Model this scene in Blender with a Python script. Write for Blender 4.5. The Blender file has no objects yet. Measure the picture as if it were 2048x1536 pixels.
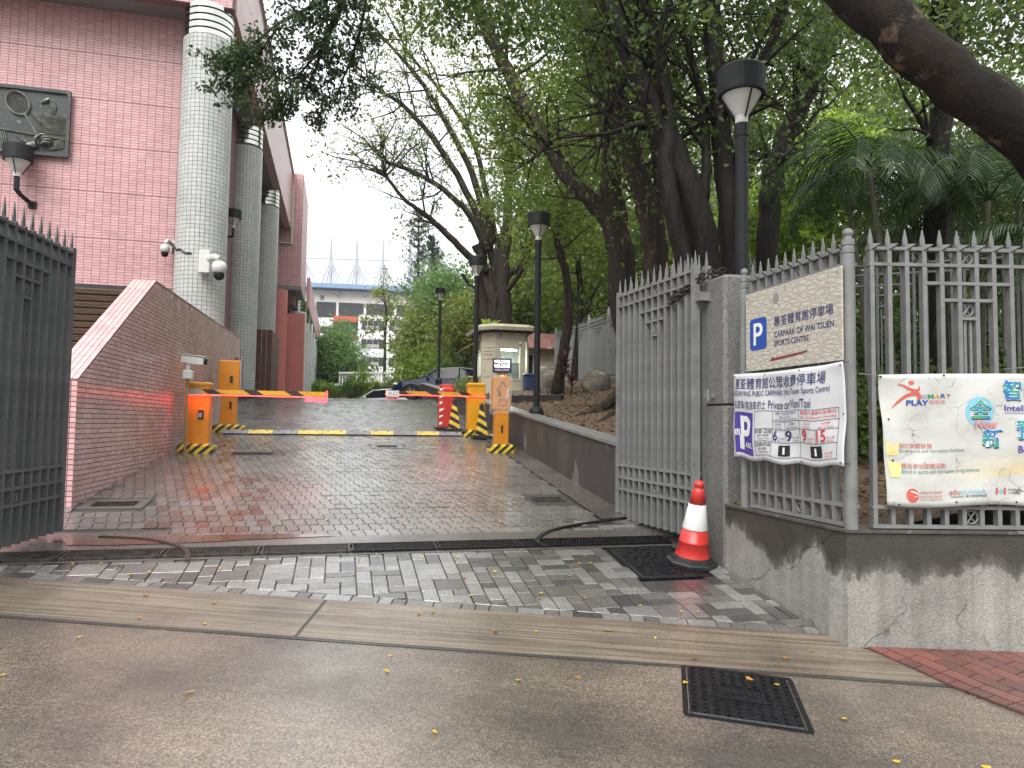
import bpy, math, random
import numpy as np
from mathutils import Vector, Matrix

# ------------------------------------------------------------------ camera
sc = bpy.context.scene
R = math.radians
cam_d = bpy.data.cameras.new('camera')
cam = bpy.data.objects.new('camera', cam_d)
sc.collection.objects.link(cam)
sc.camera = cam
cam_d.sensor_width = 36.0
cam_d.lens = 36.0 * 1420 / 2048
cam_d.clip_end = 3000
_fw0 = Vector((math.sin(R(13.6)), math.cos(R(13.6)), 0)); _rt0 = Vector((math.cos(R(13.6)), -math.sin(R(13.6)), 0))
_p = math.atan(79 / 1420); _r = 0.014
_fw = _fw0 * math.cos(_p) + Vector((0, 0, 1)) * math.sin(_p)
_up = Vector((0, 0, 1)) * math.cos(_p) - _fw0 * math.sin(_p)
_rt = _rt0 * math.cos(_r) + _up * math.sin(_r)
_up = _up * math.cos(_r) - _rt0 * math.sin(_r)
cam.matrix_world = Matrix(((_rt.x, _up.x, -_fw.x, 0), (_rt.y, _up.y, -_fw.y, 0), (_rt.z, _up.z, -_fw.z, 1.1), (0, 0, 0, 1)))
sc.render.resolution_x, sc.render.resolution_y = 1024, 768

# ------------------------------------------------------------------ overcast sky, weak soft sun
SUN_EL, SUN_AZ = R(50), R(-150)            # azimuth from +Y towards +X
world = bpy.data.worlds.new('World'); sc.world = world
world.use_nodes = True
wn, wl = world.node_tree.nodes, world.node_tree.links
wn.clear()
w_out = wn.new('ShaderNodeOutputWorld'); w_bg = wn.new('ShaderNodeBackground')
w_sky = wn.new('ShaderNodeTexSky'); w_sky.sky_type = 'NISHITA'; w_sky.sun_disc = False
w_sky.sun_elevation = SUN_EL; w_sky.sun_rotation = SUN_AZ
w_sky.air_density = 1.0; w_sky.dust_density = 4.0; w_sky.ozone_density = 1.0
w_hs = wn.new('ShaderNodeHueSaturation'); w_hs.inputs['Saturation'].default_value = 0.12
w_mix = wn.new('ShaderNodeMixRGB'); w_mix.inputs[0].default_value = 0.93   # cloud deck over the clear sky
w_tc = wn.new('ShaderNodeTexCoord'); w_map = wn.new('ShaderNodeMapping'); w_map.inputs['Scale'].default_value = (1, 1, 2.2)
w_nz = wn.new('ShaderNodeTexNoise'); w_nz.inputs['Scale'].default_value = 1.7; w_nz.inputs['Detail'].default_value = 6
w_cr = wn.new('ShaderNodeValToRGB')
w_cr.color_ramp.elements[0].position = 0.3; w_cr.color_ramp.elements[0].color = (12.6, 13.1, 13.5, 1)
w_cr.color_ramp.elements[1].position = 0.7; w_cr.color_ramp.elements[1].color = (14.6, 15.0, 15.2, 1)
wl.new(w_tc.outputs['Generated'], w_map.inputs['Vector']); wl.new(w_map.outputs[0], w_nz.inputs['Vector'])
wl.new(w_nz.outputs['Fac'], w_cr.inputs[0])
# overcast luminance: the zenith about three times the horizon
w_sep = wn.new('ShaderNodeSeparateXYZ'); wl.new(w_tc.outputs['Generated'], w_sep.inputs[0])
w_ov = wn.new('ShaderNodeMapRange'); wl.new(w_sep.outputs['Z'], w_ov.inputs[0]); w_ov.inputs[3].default_value = 0.36; w_ov.inputs[4].default_value = 1.0
w_mul = wn.new('ShaderNodeVectorMath'); w_mul.operation = 'SCALE'; wl.new(w_cr.outputs[0], w_mul.inputs[0]); wl.new(w_ov.outputs[0], w_mul.inputs['Scale'])
wl.new(w_sky.outputs[0], w_hs.inputs['Color']); wl.new(w_hs.outputs[0], w_mix.inputs[1]); wl.new(w_mul.outputs[0], w_mix.inputs[2])
wl.new(w_mix.outputs[0], w_bg.inputs['Color']); w_bg.inputs['Strength'].default_value = 0.07
wl.new(w_bg.outputs[0], w_out.inputs['Surface'])

sun_d = bpy.data.lights.new('sun', 'SUN'); sun_d.energy = 1.5; sun_d.angle = R(40); sun_d.color = (1.0, 0.97, 0.93)
sun = bpy.data.objects.new('sun', sun_d); sc.collection.objects.link(sun)
_sd = Vector((math.sin(SUN_AZ) * math.cos(SUN_EL), math.cos(SUN_AZ) * math.cos(SUN_EL), math.sin(SUN_EL)))
sun.rotation_euler = _sd.to_track_quat('Z', 'Y').to_euler()

sc.view_settings.view_transform = 'Standard'; sc.view_settings.look = 'None'
sc.view_settings.exposure = 1.4; sc.view_settings.gamma = 1.0; sc.view_settings.use_curve_mapping = False
sc.render.engine = 'CYCLES'
sc.cycles.max_bounces = 7; sc.cycles.diffuse_bounces = 4; sc.cycles.glossy_bounces = 3
sc.cycles.transmission_bounces = 4; sc.cycles.transparent_max_bounces = 8
sc.cycles.use_denoising = True
sc.cycles.sample_clamp_indirect = 6

# ------------------------------------------------------------------ helpers
COL = sc.collection
rng = random.Random(7)
nrng = np.random.default_rng(11)


def world_of(o):
    m = o.matrix_basis.copy()
    while o.parent:
        o = o.parent
        m = o.matrix_basis @ m
    return m


def tag(o, label=None, cat=None, group=None, kind=None):
    if label: o['label'] = label
    if cat: o['category'] = cat
    if group: o['group'] = group
    if kind: o['kind'] = kind
    return o


def thing(name, label, cat, loc=(0, 0, 0), rz=0.0, group=None):
    o = bpy.data.objects.new(name, None); COL.objects.link(o)
    o.empty_display_size = 0.1
    o.location = loc; o.rotation_euler = (0, 0, rz)
    return tag(o, label, cat, group)


def copy_tree(o, parent=None):
    c = o.copy(); COL.objects.link(c)
    if parent is not None:
        c.parent = parent
    for ch in [x for x in o.children]:
        copy_tree(ch, c)
    return c


def relabel(o, label=None, group=None):
    if label: o['label'] = label
    if group: o['group'] = group


def rotz(a):
    c, s = math.cos(a), math.sin(a)
    return np.array([[c, -s, 0], [s, c, 0], [0, 0, 1.0]])


def link_mesh(name, me, mat, parent=None, local=False, smooth=False):
    o = bpy.data.objects.new(name, me); COL.objects.link(o)
    if mat is not None:
        for m in (mat if isinstance(mat, (list, tuple)) else [mat]):
            me.materials.append(m)
    n = len(me.vertices)
    if smooth and len(me.polygons):
        me.polygons.foreach_set('use_smooth', np.ones(len(me.polygons), dtype=bool))
    if n:
        co = np.empty(n * 3, dtype=np.float32); me.vertices.foreach_get('co', co); co = co.reshape(-1, 3)
        if parent is not None:
            o.parent = parent
            if not local:
                inv = np.array(world_of(parent).inverted())
                co = co @ inv[:3, :3].T + inv[:3, 3]
                me.vertices.foreach_set('co', co.astype(np.float32).ravel())
        elif not local:
            mn, mx = co.min(0), co.max(0)
            c = np.array([(mn[0] + mx[0]) / 2, (mn[1] + mx[1]) / 2, mn[2]])
            me.vertices.foreach_set('co', (co - c).astype(np.float32).ravel())
            o.location = c
    me.update()
    return o


class MB:
    def __init__(s):
        s.v = []; s.f = []; s.m = []
        s.mi = 0

    def add(s, vs, fs):
        b = len(s.v)
        s.v.extend([tuple(p) for p in vs])
        s.f.extend([tuple(i + b for i in f) for f in fs])
        s.m.extend([s.mi] * len(fs))
        return s

    def box(s, c, d, rot=None, taper=1.0):
        x, y, z = d[0] / 2, d[1] / 2, d[2] / 2
        t = taper
        vs = np.array([(-x, -y, -z), (x, -y, -z), (x, y, -z), (-x, y, -z), (-x * t, -y * t, z), (x * t, -y * t, z), (x * t, y * t, z), (-x * t, y * t, z)])
        if rot is not None: vs = vs @ np.asarray(rot).T
        vs = vs + np.asarray(c)
        return s.add(vs, [(0, 3, 2, 1), (4, 5, 6, 7), (0, 1, 5, 4), (1, 2, 6, 5), (2, 3, 7, 6), (3, 0, 4, 7)])

    def bb(s, x0, x1, y0, y1, z0, z1):
        return s.box(((x0 + x1) / 2, (y0 + y1) / 2, (z0 + z1) / 2), (x1 - x0, y1 - y0, z1 - z0))

    def bev(s, c, d, b=0.01, rot=None):
        # box with chamfered vertical and top edges
        x, y, z = d[0] / 2, d[1] / 2, d[2] / 2
        def ring(a, h, k):
            return [(-x + a + k, -y + a, h), (x - a - k, -y + a, h), (x - a, -y + a + k, h), (x - a, y - a - k, h), (x - a - k, y - a, h), (-x + a + k, y - a, h), (-x + a, y - a - k, h), (-x + a, -y + a + k, h)]
        vs = np.array(ring(0, -z, b) + ring(0, z - b, b) + ring(b, z, b))
        if rot is not None: vs = vs @ np.asarray(rot).T
        vs = vs + np.asarray(c)
        fs = [tuple(range(7, -1, -1)), tuple(range(16, 24))]
        for k in (0, 8):
            for i in range(8):
                j = (i + 1) % 8
                fs.append((k + i, k + j, k + 8 + j, k + 8 + i))
        return s.add(vs, fs)

    def prism(s, poly, O, U, V, N, h):
        # polygon (u,v) in the plane O,U,V extruded by h along N
        O, U, V, N = map(np.asarray, (O, U, V, N))
        n = len(poly)
        a = [O + U * p[0] + V * p[1] for p in poly]
        b = [q + N * h for q in a]
        fs = [tuple(range(n - 1, -1, -1)), tuple(range(n, 2 * n))]
        for i in range(n):
            j = (i + 1) % n
            fs.append((i, j, n + j, n + i))
        return s.add(a + b, fs)

    def vprism(s, poly, z0, z1):
        return s.prism(poly, (0, 0, z0), (1, 0, 0), (0, 1, 0), (0, 0, 1), z1 - z0)

    def tube(s, pts, rad, n=8, cap=True, lump=0.0, rg=None):
        pts = [np.asarray(p, float) for p in pts]
        if not hasattr(rad, '__len__'): rad = [rad] * len(pts)
        m = len(pts)
        T = []
        for i in range(m):
            d = pts[min(i + 1, m - 1)] - pts[max(i - 1, 0)]
            T.append(d / (np.linalg.norm(d) + 1e-9))
        ref = np.array([1.0, 0, 0]) if abs(T[0][0]) < 0.9 else np.array([0, 1.0, 0])
        u = np.cross(T[0], ref); u /= np.linalg.norm(u)
        vs = []
        for i in range(m):
            u = u - T[i] * (u @ T[i]); u /= (np.linalg.norm(u) + 1e-9)
            w = np.cross(T[i], u)
            for k in range(n):
                a = 2 * math.pi * k / n
                r = rad[i]
                if lump:
                    r = r * (1 + lump * (math.sin(a * 3 + 0.9 * math.sin(i * 0.5)) * 0.5 + math.sin(a * 2 + i * 0.31 + 1) * 0.35 + math.sin(a * 5 + i * .2) * .3))
                vs.append(pts[i] + (u * math.cos(a) + w * math.sin(a)) * r)
        fs = []
        for i in range(m - 1):
            for k in range(n):
                j = (k + 1) % n
                fs.append((i * n + k, i * n + j, (i + 1) * n + j, (i + 1) * n + k))
        if cap:
            fs.append(tuple(range(n - 1, -1, -1))); fs.append(tuple((m - 1) * n + k for k in range(n)))
        return s.add(vs, fs)

    def lathe(s, prof, c=(0, 0, 0), n=20, axis=None):
        vs = []; m = len(prof)
        for r, z in prof:
            for k in range(n):
                a = 2 * math.pi * k / n
                p = np.array([r * math.cos(a), r * math.sin(a), z])
                if axis is not None: p = np.asarray(axis) @ p
                vs.append(p + np.asarray(c))
        fs = []
        for i in range(m - 1):
            for k in range(n):
                j = (k + 1) % n
                fs.append((i * n + k, i * n + j, (i + 1) * n + j, (i + 1) * n + k))
        fs.append(tuple(range(n - 1, -1, -1))); fs.append(tuple((m - 1) * n + k for k in range(n)))
        return s.add(vs, fs)

    def sphere(s, c, r, n=10, m=6):
        r = np.asarray(r) if hasattr(r, '__len__') else np.array([r, r, r])
        prof = [(math.sin(math.pi * (i + .02) / (m + .04)), -math.cos(math.pi * (i + .02) / (m + .04))) for i in range(m + 1)]
        t = MB(); t.lathe(prof, n=n)
        return s.add(np.array(t.v) * r + np.asarray(c), t.f)

    def mesh(s, name):
        me = bpy.data.meshes.new(name)
        me.from_pydata([tuple(map(float, p)) for p in s.v], [], s.f)
        if any(s.m): me.polygons.foreach_set('material_index', s.m)
        return me

    def build(s, name, mat, parent=None, local=False, smooth=False):
        return link_mesh(name, s.mesh(name), mat, parent, local, smooth)


def mesh_np(name, V, quads):
    me = bpy.data.meshes.new(name)
    V = np.asarray(V, np.float32); Q = np.asarray(quads, np.int32)
    k = Q.shape[1]
    me.vertices.add(len(V)); me.vertices.foreach_set('co', V.ravel())
    me.loops.add(Q.size); me.loops.foreach_set('vertex_index', Q.ravel())
    me.polygons.add(len(Q)); me.polygons.foreach_set('loop_start', np.arange(0, Q.size, k, dtype=np.int32))
    me.update(calc_edges=True)
    return me


def clip_poly(poly, a, b, c):
    # keep the side a*x + b*y <= c
    out = []
    for i in range(len(poly)):
        p, q = poly[i], poly[(i + 1) % len(poly)]
        dp, dq = a * p[0] + b * p[1] - c, a * q[0] + b * q[1] - c
        if dp <= 0: out.append(p)
        if (dp < 0 < dq) or (dq < 0 < dp):
            t = dp / (dp - dq)
            out.append((p[0] + (q[0] - p[0]) * t, p[1] + (q[1] - p[1]) * t))
    return out


def area(poly):
    return abs(sum(poly[i][0] * poly[(i + 1) % len(poly)][1] - poly[(i + 1) % len(poly)][0] * poly[i][1] for i in range(len(poly)))) / 2


def tiles_on(poly, pu, pv, joint, brick=False, u0=0.0, v0=0.0):
    # convex (u,v) polygon, counter-clockwise -> list of clipped tile polygons
    us = [p[0] for p in poly]; vs = [p[1] for p in poly]
    H = []
    for i in range(len(poly)):
        p, q = poly[i], poly[(i + 1) % len(poly)]
        dx, dy = q[0] - p[0], q[1] - p[1]
        H.append((dy, -dx, dy * p[0] - dx * p[1]))
    out = []
    j = math.floor((min(vs) - v0) / pv)
    while v0 + j * pv < max(vs):
        off = pu / 2 if (brick and j % 2) else 0
        i = math.floor((min(us) - u0 - off) / pu)
        while u0 + off + i * pu < max(us):
            a, b = u0 + off + i * pu + joint / 2, v0 + j * pv + joint / 2
            q = [(a, b), (a + pu - joint, b), (a + pu - joint, b + pv - joint), (a, b + pv - joint)]
            if not all(h[0] * x + h[1] * y <= h[2] + 1e-9 for x, y in q for h in H):
                for h in H:
                    if len(q) > 2: q = clip_poly(q, *h)
            if len(q) > 2 and area(q) > pu * pv * 0.04: out.append(q)
            i += 1
        j += 1
    return out


# ------------------------------------------------------------------ materials
MATS = {}


def nt(name):
    m = bpy.data.materials.new(name); m.use_nodes = True
    n, l = m.node_tree.nodes, m.node_tree.links
    return m, n, l, n['Principled BSDF']


def ramp_node(n, l, src, stops):
    r = n.new('ShaderNodeValToRGB'); l.new(src, r.inputs[0])
    e = r.color_ramp.elements
    while len(e) < len(stops): e.new(0.5)
    for k, (p, c) in enumerate(stops):
        e[k].position = p; e[k].color = (*c, 1) if len(c) == 3 else c
    return r


def M(name, c1, c2=None, scale=4.0, rough=0.5, rough2=None, metal=0.0, bump=0.0, bscale=None, stretch=(1, 1, 1), island=0.0, objrand=0.0,
      stain=None, coat=0.0, emit=None, estr=0.0, alpha=None, trans=0.0, spec=0.5, coord='Object'):
    """general procedural surface: two tones mixed by noise, optional wear stains, relief and per-piece variation"""
    if name in MATS: return MATS[name]
    m, n, l, b = nt(name)
    tc = n.new('ShaderNodeTexCoord'); mp = n.new('ShaderNodeMapping'); mp.inputs['Scale'].default_value = stretch
    l.new(tc.outputs[coord], mp.inputs[0])
    nz = n.new('ShaderNodeTexNoise'); nz.inputs['Scale'].default_value = scale; nz.inputs['Detail'].default_value = 7; nz.inputs['Roughness'].default_value = 0.6
    l.new(mp.outputs[0], nz.inputs['Vector'])
    c2 = c2 or tuple(x * 0.8 for x in c1)
    cr = ramp_node(n, l, nz.outputs['Fac'], [(0.32, c2), (0.68, c1)])
    out = cr.outputs[0]
    if island or objrand:
        hs = n.new('ShaderNodeHueSaturation'); l.new(out, hs.inputs['Color'])
        src = None
        if island:
            g = n.new('ShaderNodeNewGeometry'); src = g.outputs['Random Per Island']; amt = island
        else:
            g = n.new('ShaderNodeObjectInfo'); src = g.outputs['Random']; amt = objrand
        mr = n.new('ShaderNodeMapRange'); l.new(src, mr.inputs[0]); mr.inputs[3].default_value = 1 - amt; mr.inputs[4].default_value = 1 + amt
        l.new(mr.outputs[0], hs.inputs['Value']); out = hs.outputs[0]
    if stain:
        col, sscale, thr = stain
        n2 = n.new('ShaderNodeTexNoise'); n2.inputs['Scale'].default_value = sscale; n2.inputs['Detail'].default_value = 9; n2.inputs['Roughness'].default_value = 0.65
        mp2 = n.new('ShaderNodeMapping'); mp2.inputs['Scale'].default_value = stretch; mp2.inputs['Location'].default_value = (3.1, 7.7, 1.3)
        l.new(tc.outputs[coord], mp2.inputs[0]); l.new(mp2.outputs[0], n2.inputs['Vector'])
        sr = ramp_node(n, l, n2.outputs['Fac'], [(thr, (0, 0, 0)), (thr + 0.08, (1, 1, 1))])
        mx = n.new('ShaderNodeMixRGB'); l.new(sr.outputs[0], mx.inputs[0]); l.new(out, mx.inputs[1]); mx.inputs[2].default_value = (*col, 1); out = mx.outputs[0]
    l.new(out, b.inputs['Base Color'])
    if rough2 is not None:
        rr = n.new('ShaderNodeMapRange'); l.new(nz.outputs['Fac'], rr.inputs[0]); rr.inputs[1].default_value = .35; rr.inputs[2].default_value = .65
        rr.inputs[3].default_value = rough; rr.inputs[4].default_value = rough2; l.new(rr.outputs[0], b.inputs['Roughness'])
    else:
        b.inputs['Roughness'].default_value = rough
    b.inputs['Metallic'].default_value = metal
    b.inputs['Specular IOR Level'].default_value = spec
    if coat: b.inputs['Coat Weight'].default_value = coat; b.inputs['Coat Roughness'].default_value = 0.08
    if bump:
        n3 = n.new('ShaderNodeTexNoise'); n3.inputs['Scale'].default_value = bscale or scale * 6; n3.inputs['Detail'].default_value = 6
        l.new(mp.outputs[0], n3.inputs['Vector'])
        bp = n.new('ShaderNodeBump'); bp.inputs['Strength'].default_value = 1.0; bp.inputs['Distance'].default_value = bump
        l.new(n3.outputs['Fac'], bp.inputs['Height']); l.new(bp.outputs[0], b.inputs['Normal'])
    if emit: b.inputs['Emission Color'].default_value = (*emit, 1); b.inputs['Emission Strength'].default_value = estr
    if trans: b.inputs['Transmission Weight'].default_value = trans
    if alpha is not None: b.inputs['Alpha'].default_value = alpha
    MATS[name] = m
    return m


def leaf_mat(name, c1, c2, c3=None, trans=0.4, rough=0.35):
    if name in MATS: return MATS[name]
    m, n, l, b = nt(name)
    g = n.new('ShaderNodeNewGeometry')
    tc = n.new('ShaderNodeTexCoord'); nz = n.new('ShaderNodeTexNoise'); nz.inputs['Scale'].default_value = 0.7; nz.inputs['Detail'].default_value = 3
    l.new(tc.outputs['Object'], nz.inputs['Vector'])
    ad = n.new('ShaderNodeMath'); ad.operation = 'ADD'; l.new(g.outputs['Random Per Island'], ad.inputs[0]); l.new(nz.outputs['Fac'], ad.inputs[1])
    ml = n.new('ShaderNodeMath'); ml.operation = 'MULTIPLY'; ml.inputs[1].default_value = 0.5; l.new(ad.outputs[0], ml.inputs[0])
    st = [(0.2, c1), (0.75, c2)] + ([(0.86, c3)] if c3 else [])
    cr = ramp_node(n, l, ml.outputs[0], st)
    l.new(cr.outputs[0], b.inputs['Base Color']); b.inputs['Roughness'].default_value = rough; b.inputs['Specular IOR Level'].default_value = 0.45
    tr = n.new('ShaderNodeBsdfTranslucent'); hs = n.new('ShaderNodeHueSaturation'); hs.inputs['Value'].default_value = 1.5; hs.inputs['Hue'].default_value = 0.485
    l.new(cr.outputs[0], hs.inputs['Color']); l.new(hs.outputs[0], tr.inputs['Color'])
    mx = n.new('ShaderNodeMixShader'); mx.inputs[0].default_value = trans
    l.new(b.outputs[0], mx.inputs[1]); l.new(tr.outputs[0], mx.inputs[2])
    l.new(mx.outputs[0], n['Material Output'].inputs['Surface'])
    MATS[name] = m
    return m


def wetM(name, c1, c2, speck=None, sscale=90.0, scale=1.6, r_dry=0.55, r_wet=0.14, wet_mid=0.5, bump=0.004, bscale=60.0, objrand=0.0, lines=0.0, island=0.0, pits=0.0, line_rot=0.0, spec=0.8, film=0.9, con=0.2):
    """rain-wet paving: tone noise, stone speckle, gloss that follows standing water, fine relief (world coordinates)"""
    if name in MATS: return MATS[name]
    m, n, l, b = nt(name)
    g = n.new('ShaderNodeNewGeometry'); pos = g.outputs['Position']
    def noise(sc_, det=7, rgh=0.6, vec=None):
        q = n.new('ShaderNodeTexNoise'); q.inputs['Scale'].default_value = sc_; q.inputs['Detail'].default_value = det; q.inputs['Roughness'].default_value = rgh
        l.new(vec or pos, q.inputs['Vector']); return q.outputs['Fac']
    nz = noise(scale)
    out = ramp_node(n, l, nz, [(0.5 - con, c2), (0.5 + con, c1)]).outputs[0]
    if speck:
        vo = n.new('ShaderNodeTexVoronoi'); vo.inputs['Scale'].default_value = sscale; l.new(pos, vo.inputs['Vector'])
        cr = ramp_node(n, l, vo.outputs['Color'], [(0.0, speck[0]), (0.5, (1, 1, 1)), (1.0, speck[1])])
        mx = n.new('ShaderNodeMixRGB'); mx.blend_type = 'MULTIPLY'; mx.inputs[0].default_value = 0.9
        l.new(out, mx.inputs[1]); l.new(cr.outputs[0], mx.inputs[2]); out = mx.outputs[0]
    if objrand or island:
        hs = n.new('ShaderNodeHueSaturation'); l.new(out, hs.inputs['Color'])
        if island: src = g.outputs['Random Per Island']
        else: src = n.new('ShaderNodeObjectInfo').outputs['Random']
        mr = n.new('ShaderNodeMapRange'); l.new(src, mr.inputs[0]); a = objrand or island
        mr.inputs[3].default_value = 1 - a; mr.inputs[4].default_value = 1 + a; l.new(mr.outputs[0], hs.inputs['Value']); out = hs.outputs[0]
    wet = noise(0.55, 8, 0.62)
    wr = n.new('ShaderNodeMapRange'); l.new(wet, wr.inputs[0]); wr.inputs[1].default_value = wet_mid - 0.09; wr.inputs[2].default_value = wet_mid + 0.09
    wr.inputs[3].default_value = r_dry; wr.inputs[4].default_value = r_wet
    fine = noise(14.0, 5); rj = n.new('ShaderNodeMath'); rj.operation = 'MULTIPLY_ADD'; rj.inputs[1].default_value = 0.22; rj.inputs[2].default_value = -0.11
    l.new(fine, rj.inputs[0]); ra = n.new('ShaderNodeMath'); ra.operation = 'ADD'; ra.use_clamp = True; l.new(rj.outputs[0], ra.inputs[0]); l.new(wr.outputs[0], ra.inputs[1])
    l.new(ra.outputs[0], b.inputs['Roughness']); b.inputs['Specular IOR Level'].default_value = spec
    hgt = noise(bscale, 4)
    if lines:
        mp = n.new('ShaderNodeMapping'); mp.inputs['Rotation'].default_value = (0, 0, line_rot); l.new(pos, mp.inputs[0])
        m2 = n.new('ShaderNodeMapping'); m2.inputs['Scale'].default_value = (0.9, 30, 1); l.new(mp.outputs[0], m2.inputs[0])
        ln = noise(1.0, 4, 0.6, m2.outputs[0])
        mm = n.new('ShaderNodeMixRGB'); mm.inputs[0].default_value = lines; l.new(hgt, mm.inputs[1]); l.new(ln, mm.inputs[2]); hgt = mm.outputs[0]
        dk = n.new('ShaderNodeMixRGB'); dk.blend_type = 'MULTIPLY'; dk.inputs[0].default_value = lines
        lr = ramp_node(n, l, ln, [(0.36, (.38, .35, .31)), (0.6, (1.1, 1.1, 1.1))]); l.new(out, dk.inputs[1]); l.new(lr.outputs[0], dk.inputs[2]); out = dk.outputs[0]
    if pits:
        pn = noise(3.0, 9, 0.7); pr = ramp_node(n, l, pn, [(pits, (.35, .32, .3)), (pits + .05, (1, 1, 1))])
        pm = n.new('ShaderNodeMixRGB'); pm.blend_type = 'MULTIPLY'; pm.inputs[0].default_value = 0.6; l.new(out, pm.inputs[1]); l.new(pr.outputs[0], pm.inputs[2]); out = pm.outputs[0]
    l.new(out, b.inputs['Base Color'])
    bp = n.new('ShaderNodeBump'); bp.inputs['Distance'].default_value = bump; l.new(hgt, bp.inputs['Height']); l.new(bp.outputs[0], b.inputs['Normal'])
    # film of rain water, thicker where the wet map is high
    cw = n.new('ShaderNodeMapRange'); l.new(wet, cw.inputs[0]); cw.inputs[1].default_value = wet_mid - 0.14; cw.inputs[2].default_value = wet_mid + 0.06
    cw.inputs[3].default_value = film * 0.25; cw.inputs[4].default_value = film; l.new(cw.outputs[0], b.inputs['Coat Weight'])
    b.inputs['Coat Roughness'].default_value = 0.16; b.inputs['Coat IOR'].default_value = 1.45
    cb2 = n.new('ShaderNodeBump'); cb2.inputs['Distance'].default_value = 0.0035; l.new(noise(26.0, 4), cb2.inputs['Height']); l.new(cb2.outputs[0], b.inputs['Coat Normal'])
    MATS[name] = m
    return m


# ------------------------------------------------------------------ terrain
KA = R(16.8); K0 = (-2.39, 6.02)
EU = (math.cos(KA), -math.sin(KA)); EV = (-math.sin(KA), -math.cos(KA))    # along the street, towards the road
RAMP = [(6.6, 0.0), (20.0, 1.474), (22.5, 1.72), (25.0, 1.88), (28.0, 1.97), (30.0, 1.95), (32.0, 1.82), (36.0, 1.45), (46.0, 1.35), (60.0, 1.35)]
BANK = [(2.0, .40), (5.6, .42), (7.6, .80), (12.5, 1.22), (15.6, 1.50), (22.5, 2.08), (28.0, 2.55), (45.0, 2.7), (400.0, 2.7)]


def interp(tab, t):
    for (a, u), (b, v) in zip(tab, tab[1:]):
        if t <= b: return u + (v - u) * max(0, (t - a)) / (b - a)
    return tab[-1][1]


def ramp_z(y): return interp(RAMP, y)


def street_uv(x, y):
    dx, dy = x - K0[0], y - K0[1]
    return dx * EU[0] + dy * EU[1], dx * EV[0] + dy * EV[1]


def street_xy(u, v): return K0[0] + u * EU[0] + v * EV[0], K0[1] + u * EU[1] + v * EV[1]


def H(x, y):
    u, v = street_uv(x, y)
    if v <= 0.6:
        if y > 6.6 and -4 < x < 4: return ramp_z(y)
        return 0.14 * (y - 6.6)
    x0, y0 = street_xy(u, 0.6)
    return 0.14 * (y0 - 6.6) - 0.05 * (v - 0.6)


def bank_z(x, y):
    return interp(BANK, y) + 0.11 * max(0, x - 3.3) + 0.05 * math.sin(x * 1.7 + y) + 0.04 * math.sin(y * 2.1 - x)


def sheet(name, pts, mat, dz=0.0, kind='structure', label=None):
    mb = MB(); mb.add([(x, y, z + dz) for x, y, z in pts], [tuple(range(len(pts)))])
    o = mb.build(name, mat); tag(o, label, kind=kind)
    return o


def xyz(x, y, dz=0.0): return (x, y, H(x, y) + dz)


m_road = wetM('road_aggregate', (0.178, 0.144, 0.113), (0.060, 0.050, 0.042), speck=((.38, .36, .34), (2.1, 2.0, 1.9)), sscale=130, scale=.55, r_dry=.30, r_wet=.06, wet_mid=.46, bump=.006, bscale=75, lines=.20, pits=.3, line_rot=KA, spec=1.0, con=.11)
m_kerb = wetM('kerb_concrete', (0.205, 0.165, 0.124), (0.12, 0.095, 0.072), speck=((.7, .66, .6), (1.2, 1.2, 1.15)), sscale=160, scale=2.0, r_dry=.45, r_wet=.15, wet_mid=.53, bump=.012, bscale=120, lines=.75, line_rot=KA)
m_conc = wetM('wet_concrete', (0.095, 0.082, 0.07), (0.05, 0.044, 0.039), speck=((.7, .7, .7), (1.25, 1.25, 1.2)), sscale=140, r_dry=.5, r_wet=.15, bump=.005, bscale=80)
m_joint = wetM('joint_grit', (0.03, 0.026, 0.022), (0.015, 0.013, 0.012), r_dry=.8, r_wet=.6, bump=.003)
m_pav_l = wetM('paver_light', (0.23, 0.226, 0.214), (0.165, 0.162, 0.154), speck=((.25, .25, .25), (1.2, 1.2, 1.2)), sscale=190, scale=5, r_dry=.26, r_wet=.07, wet_mid=.44, bump=.006, bscale=42, objrand=.12)
m_pav_m = wetM('paver_grey', (0.125, 0.117, 0.107), (0.085, 0.079, 0.073), speck=((.35, .35, .35), (1.5, 1.5, 1.5)), sscale=190, scale=5, r_dry=.26, r_wet=.07, wet_mid=.44, bump=.006, bscale=42, objrand=.2)
m_pav_d = wetM('paver_dark', (0.068, 0.064, 0.061), (0.04, 0.038, 0.037), speck=((.4, .4, .4), (1.6, 1.6, 1.6)), sscale=190, scale=5, r_dry=.26, r_wet=.07, wet_mid=.44, bump=.006, bscale=42, objrand=.2)
m_rpav = wetM('ramp_paver', (0.185, 0.172, 0.162), (0.10, 0.093, 0.088), speck=((.7, .68, .66), (1.3, 1.3, 1.3)), sscale=110, scale=1.2, r_dry=.25, r_wet=.06, wet_mid=.48, film=.7, bump=.006, bscale=55, objrand=.16)
m_rpav_s = wetM('ramp_paver_field', (0.185, 0.172, 0.162), (0.10, 0.093, 0.088), speck=((.7, .68, .66), (1.3, 1.3, 1.3)), sscale=110, scale=1.2, r_dry=.25, r_wet=.06, wet_mid=.48, film=.7, bump=.006, bscale=55, island=.16)
m_rpav_r = wetM('ramp_paver_red', (0.125, 0.062, 0.05), (0.085, 0.045, 0.038), scale=2, r_dry=.45, r_wet=.14, bump=.005, bscale=55, objrand=.2)
m_brick = wetM('red_brick_paver', (0.16, 0.042, 0.028), (0.085, 0.025, 0.02), scale=5, r_dry=.6, r_wet=.35, bump=.004, bscale=90, objrand=.3)
m_iron = M('wet_cast_iron', (0.022, 0.023, 0.026), (0.010, 0.010, 0.012), scale=14, rough=.22, rough2=.5, metal=.6, bump=.004, bscale=90)
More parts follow.
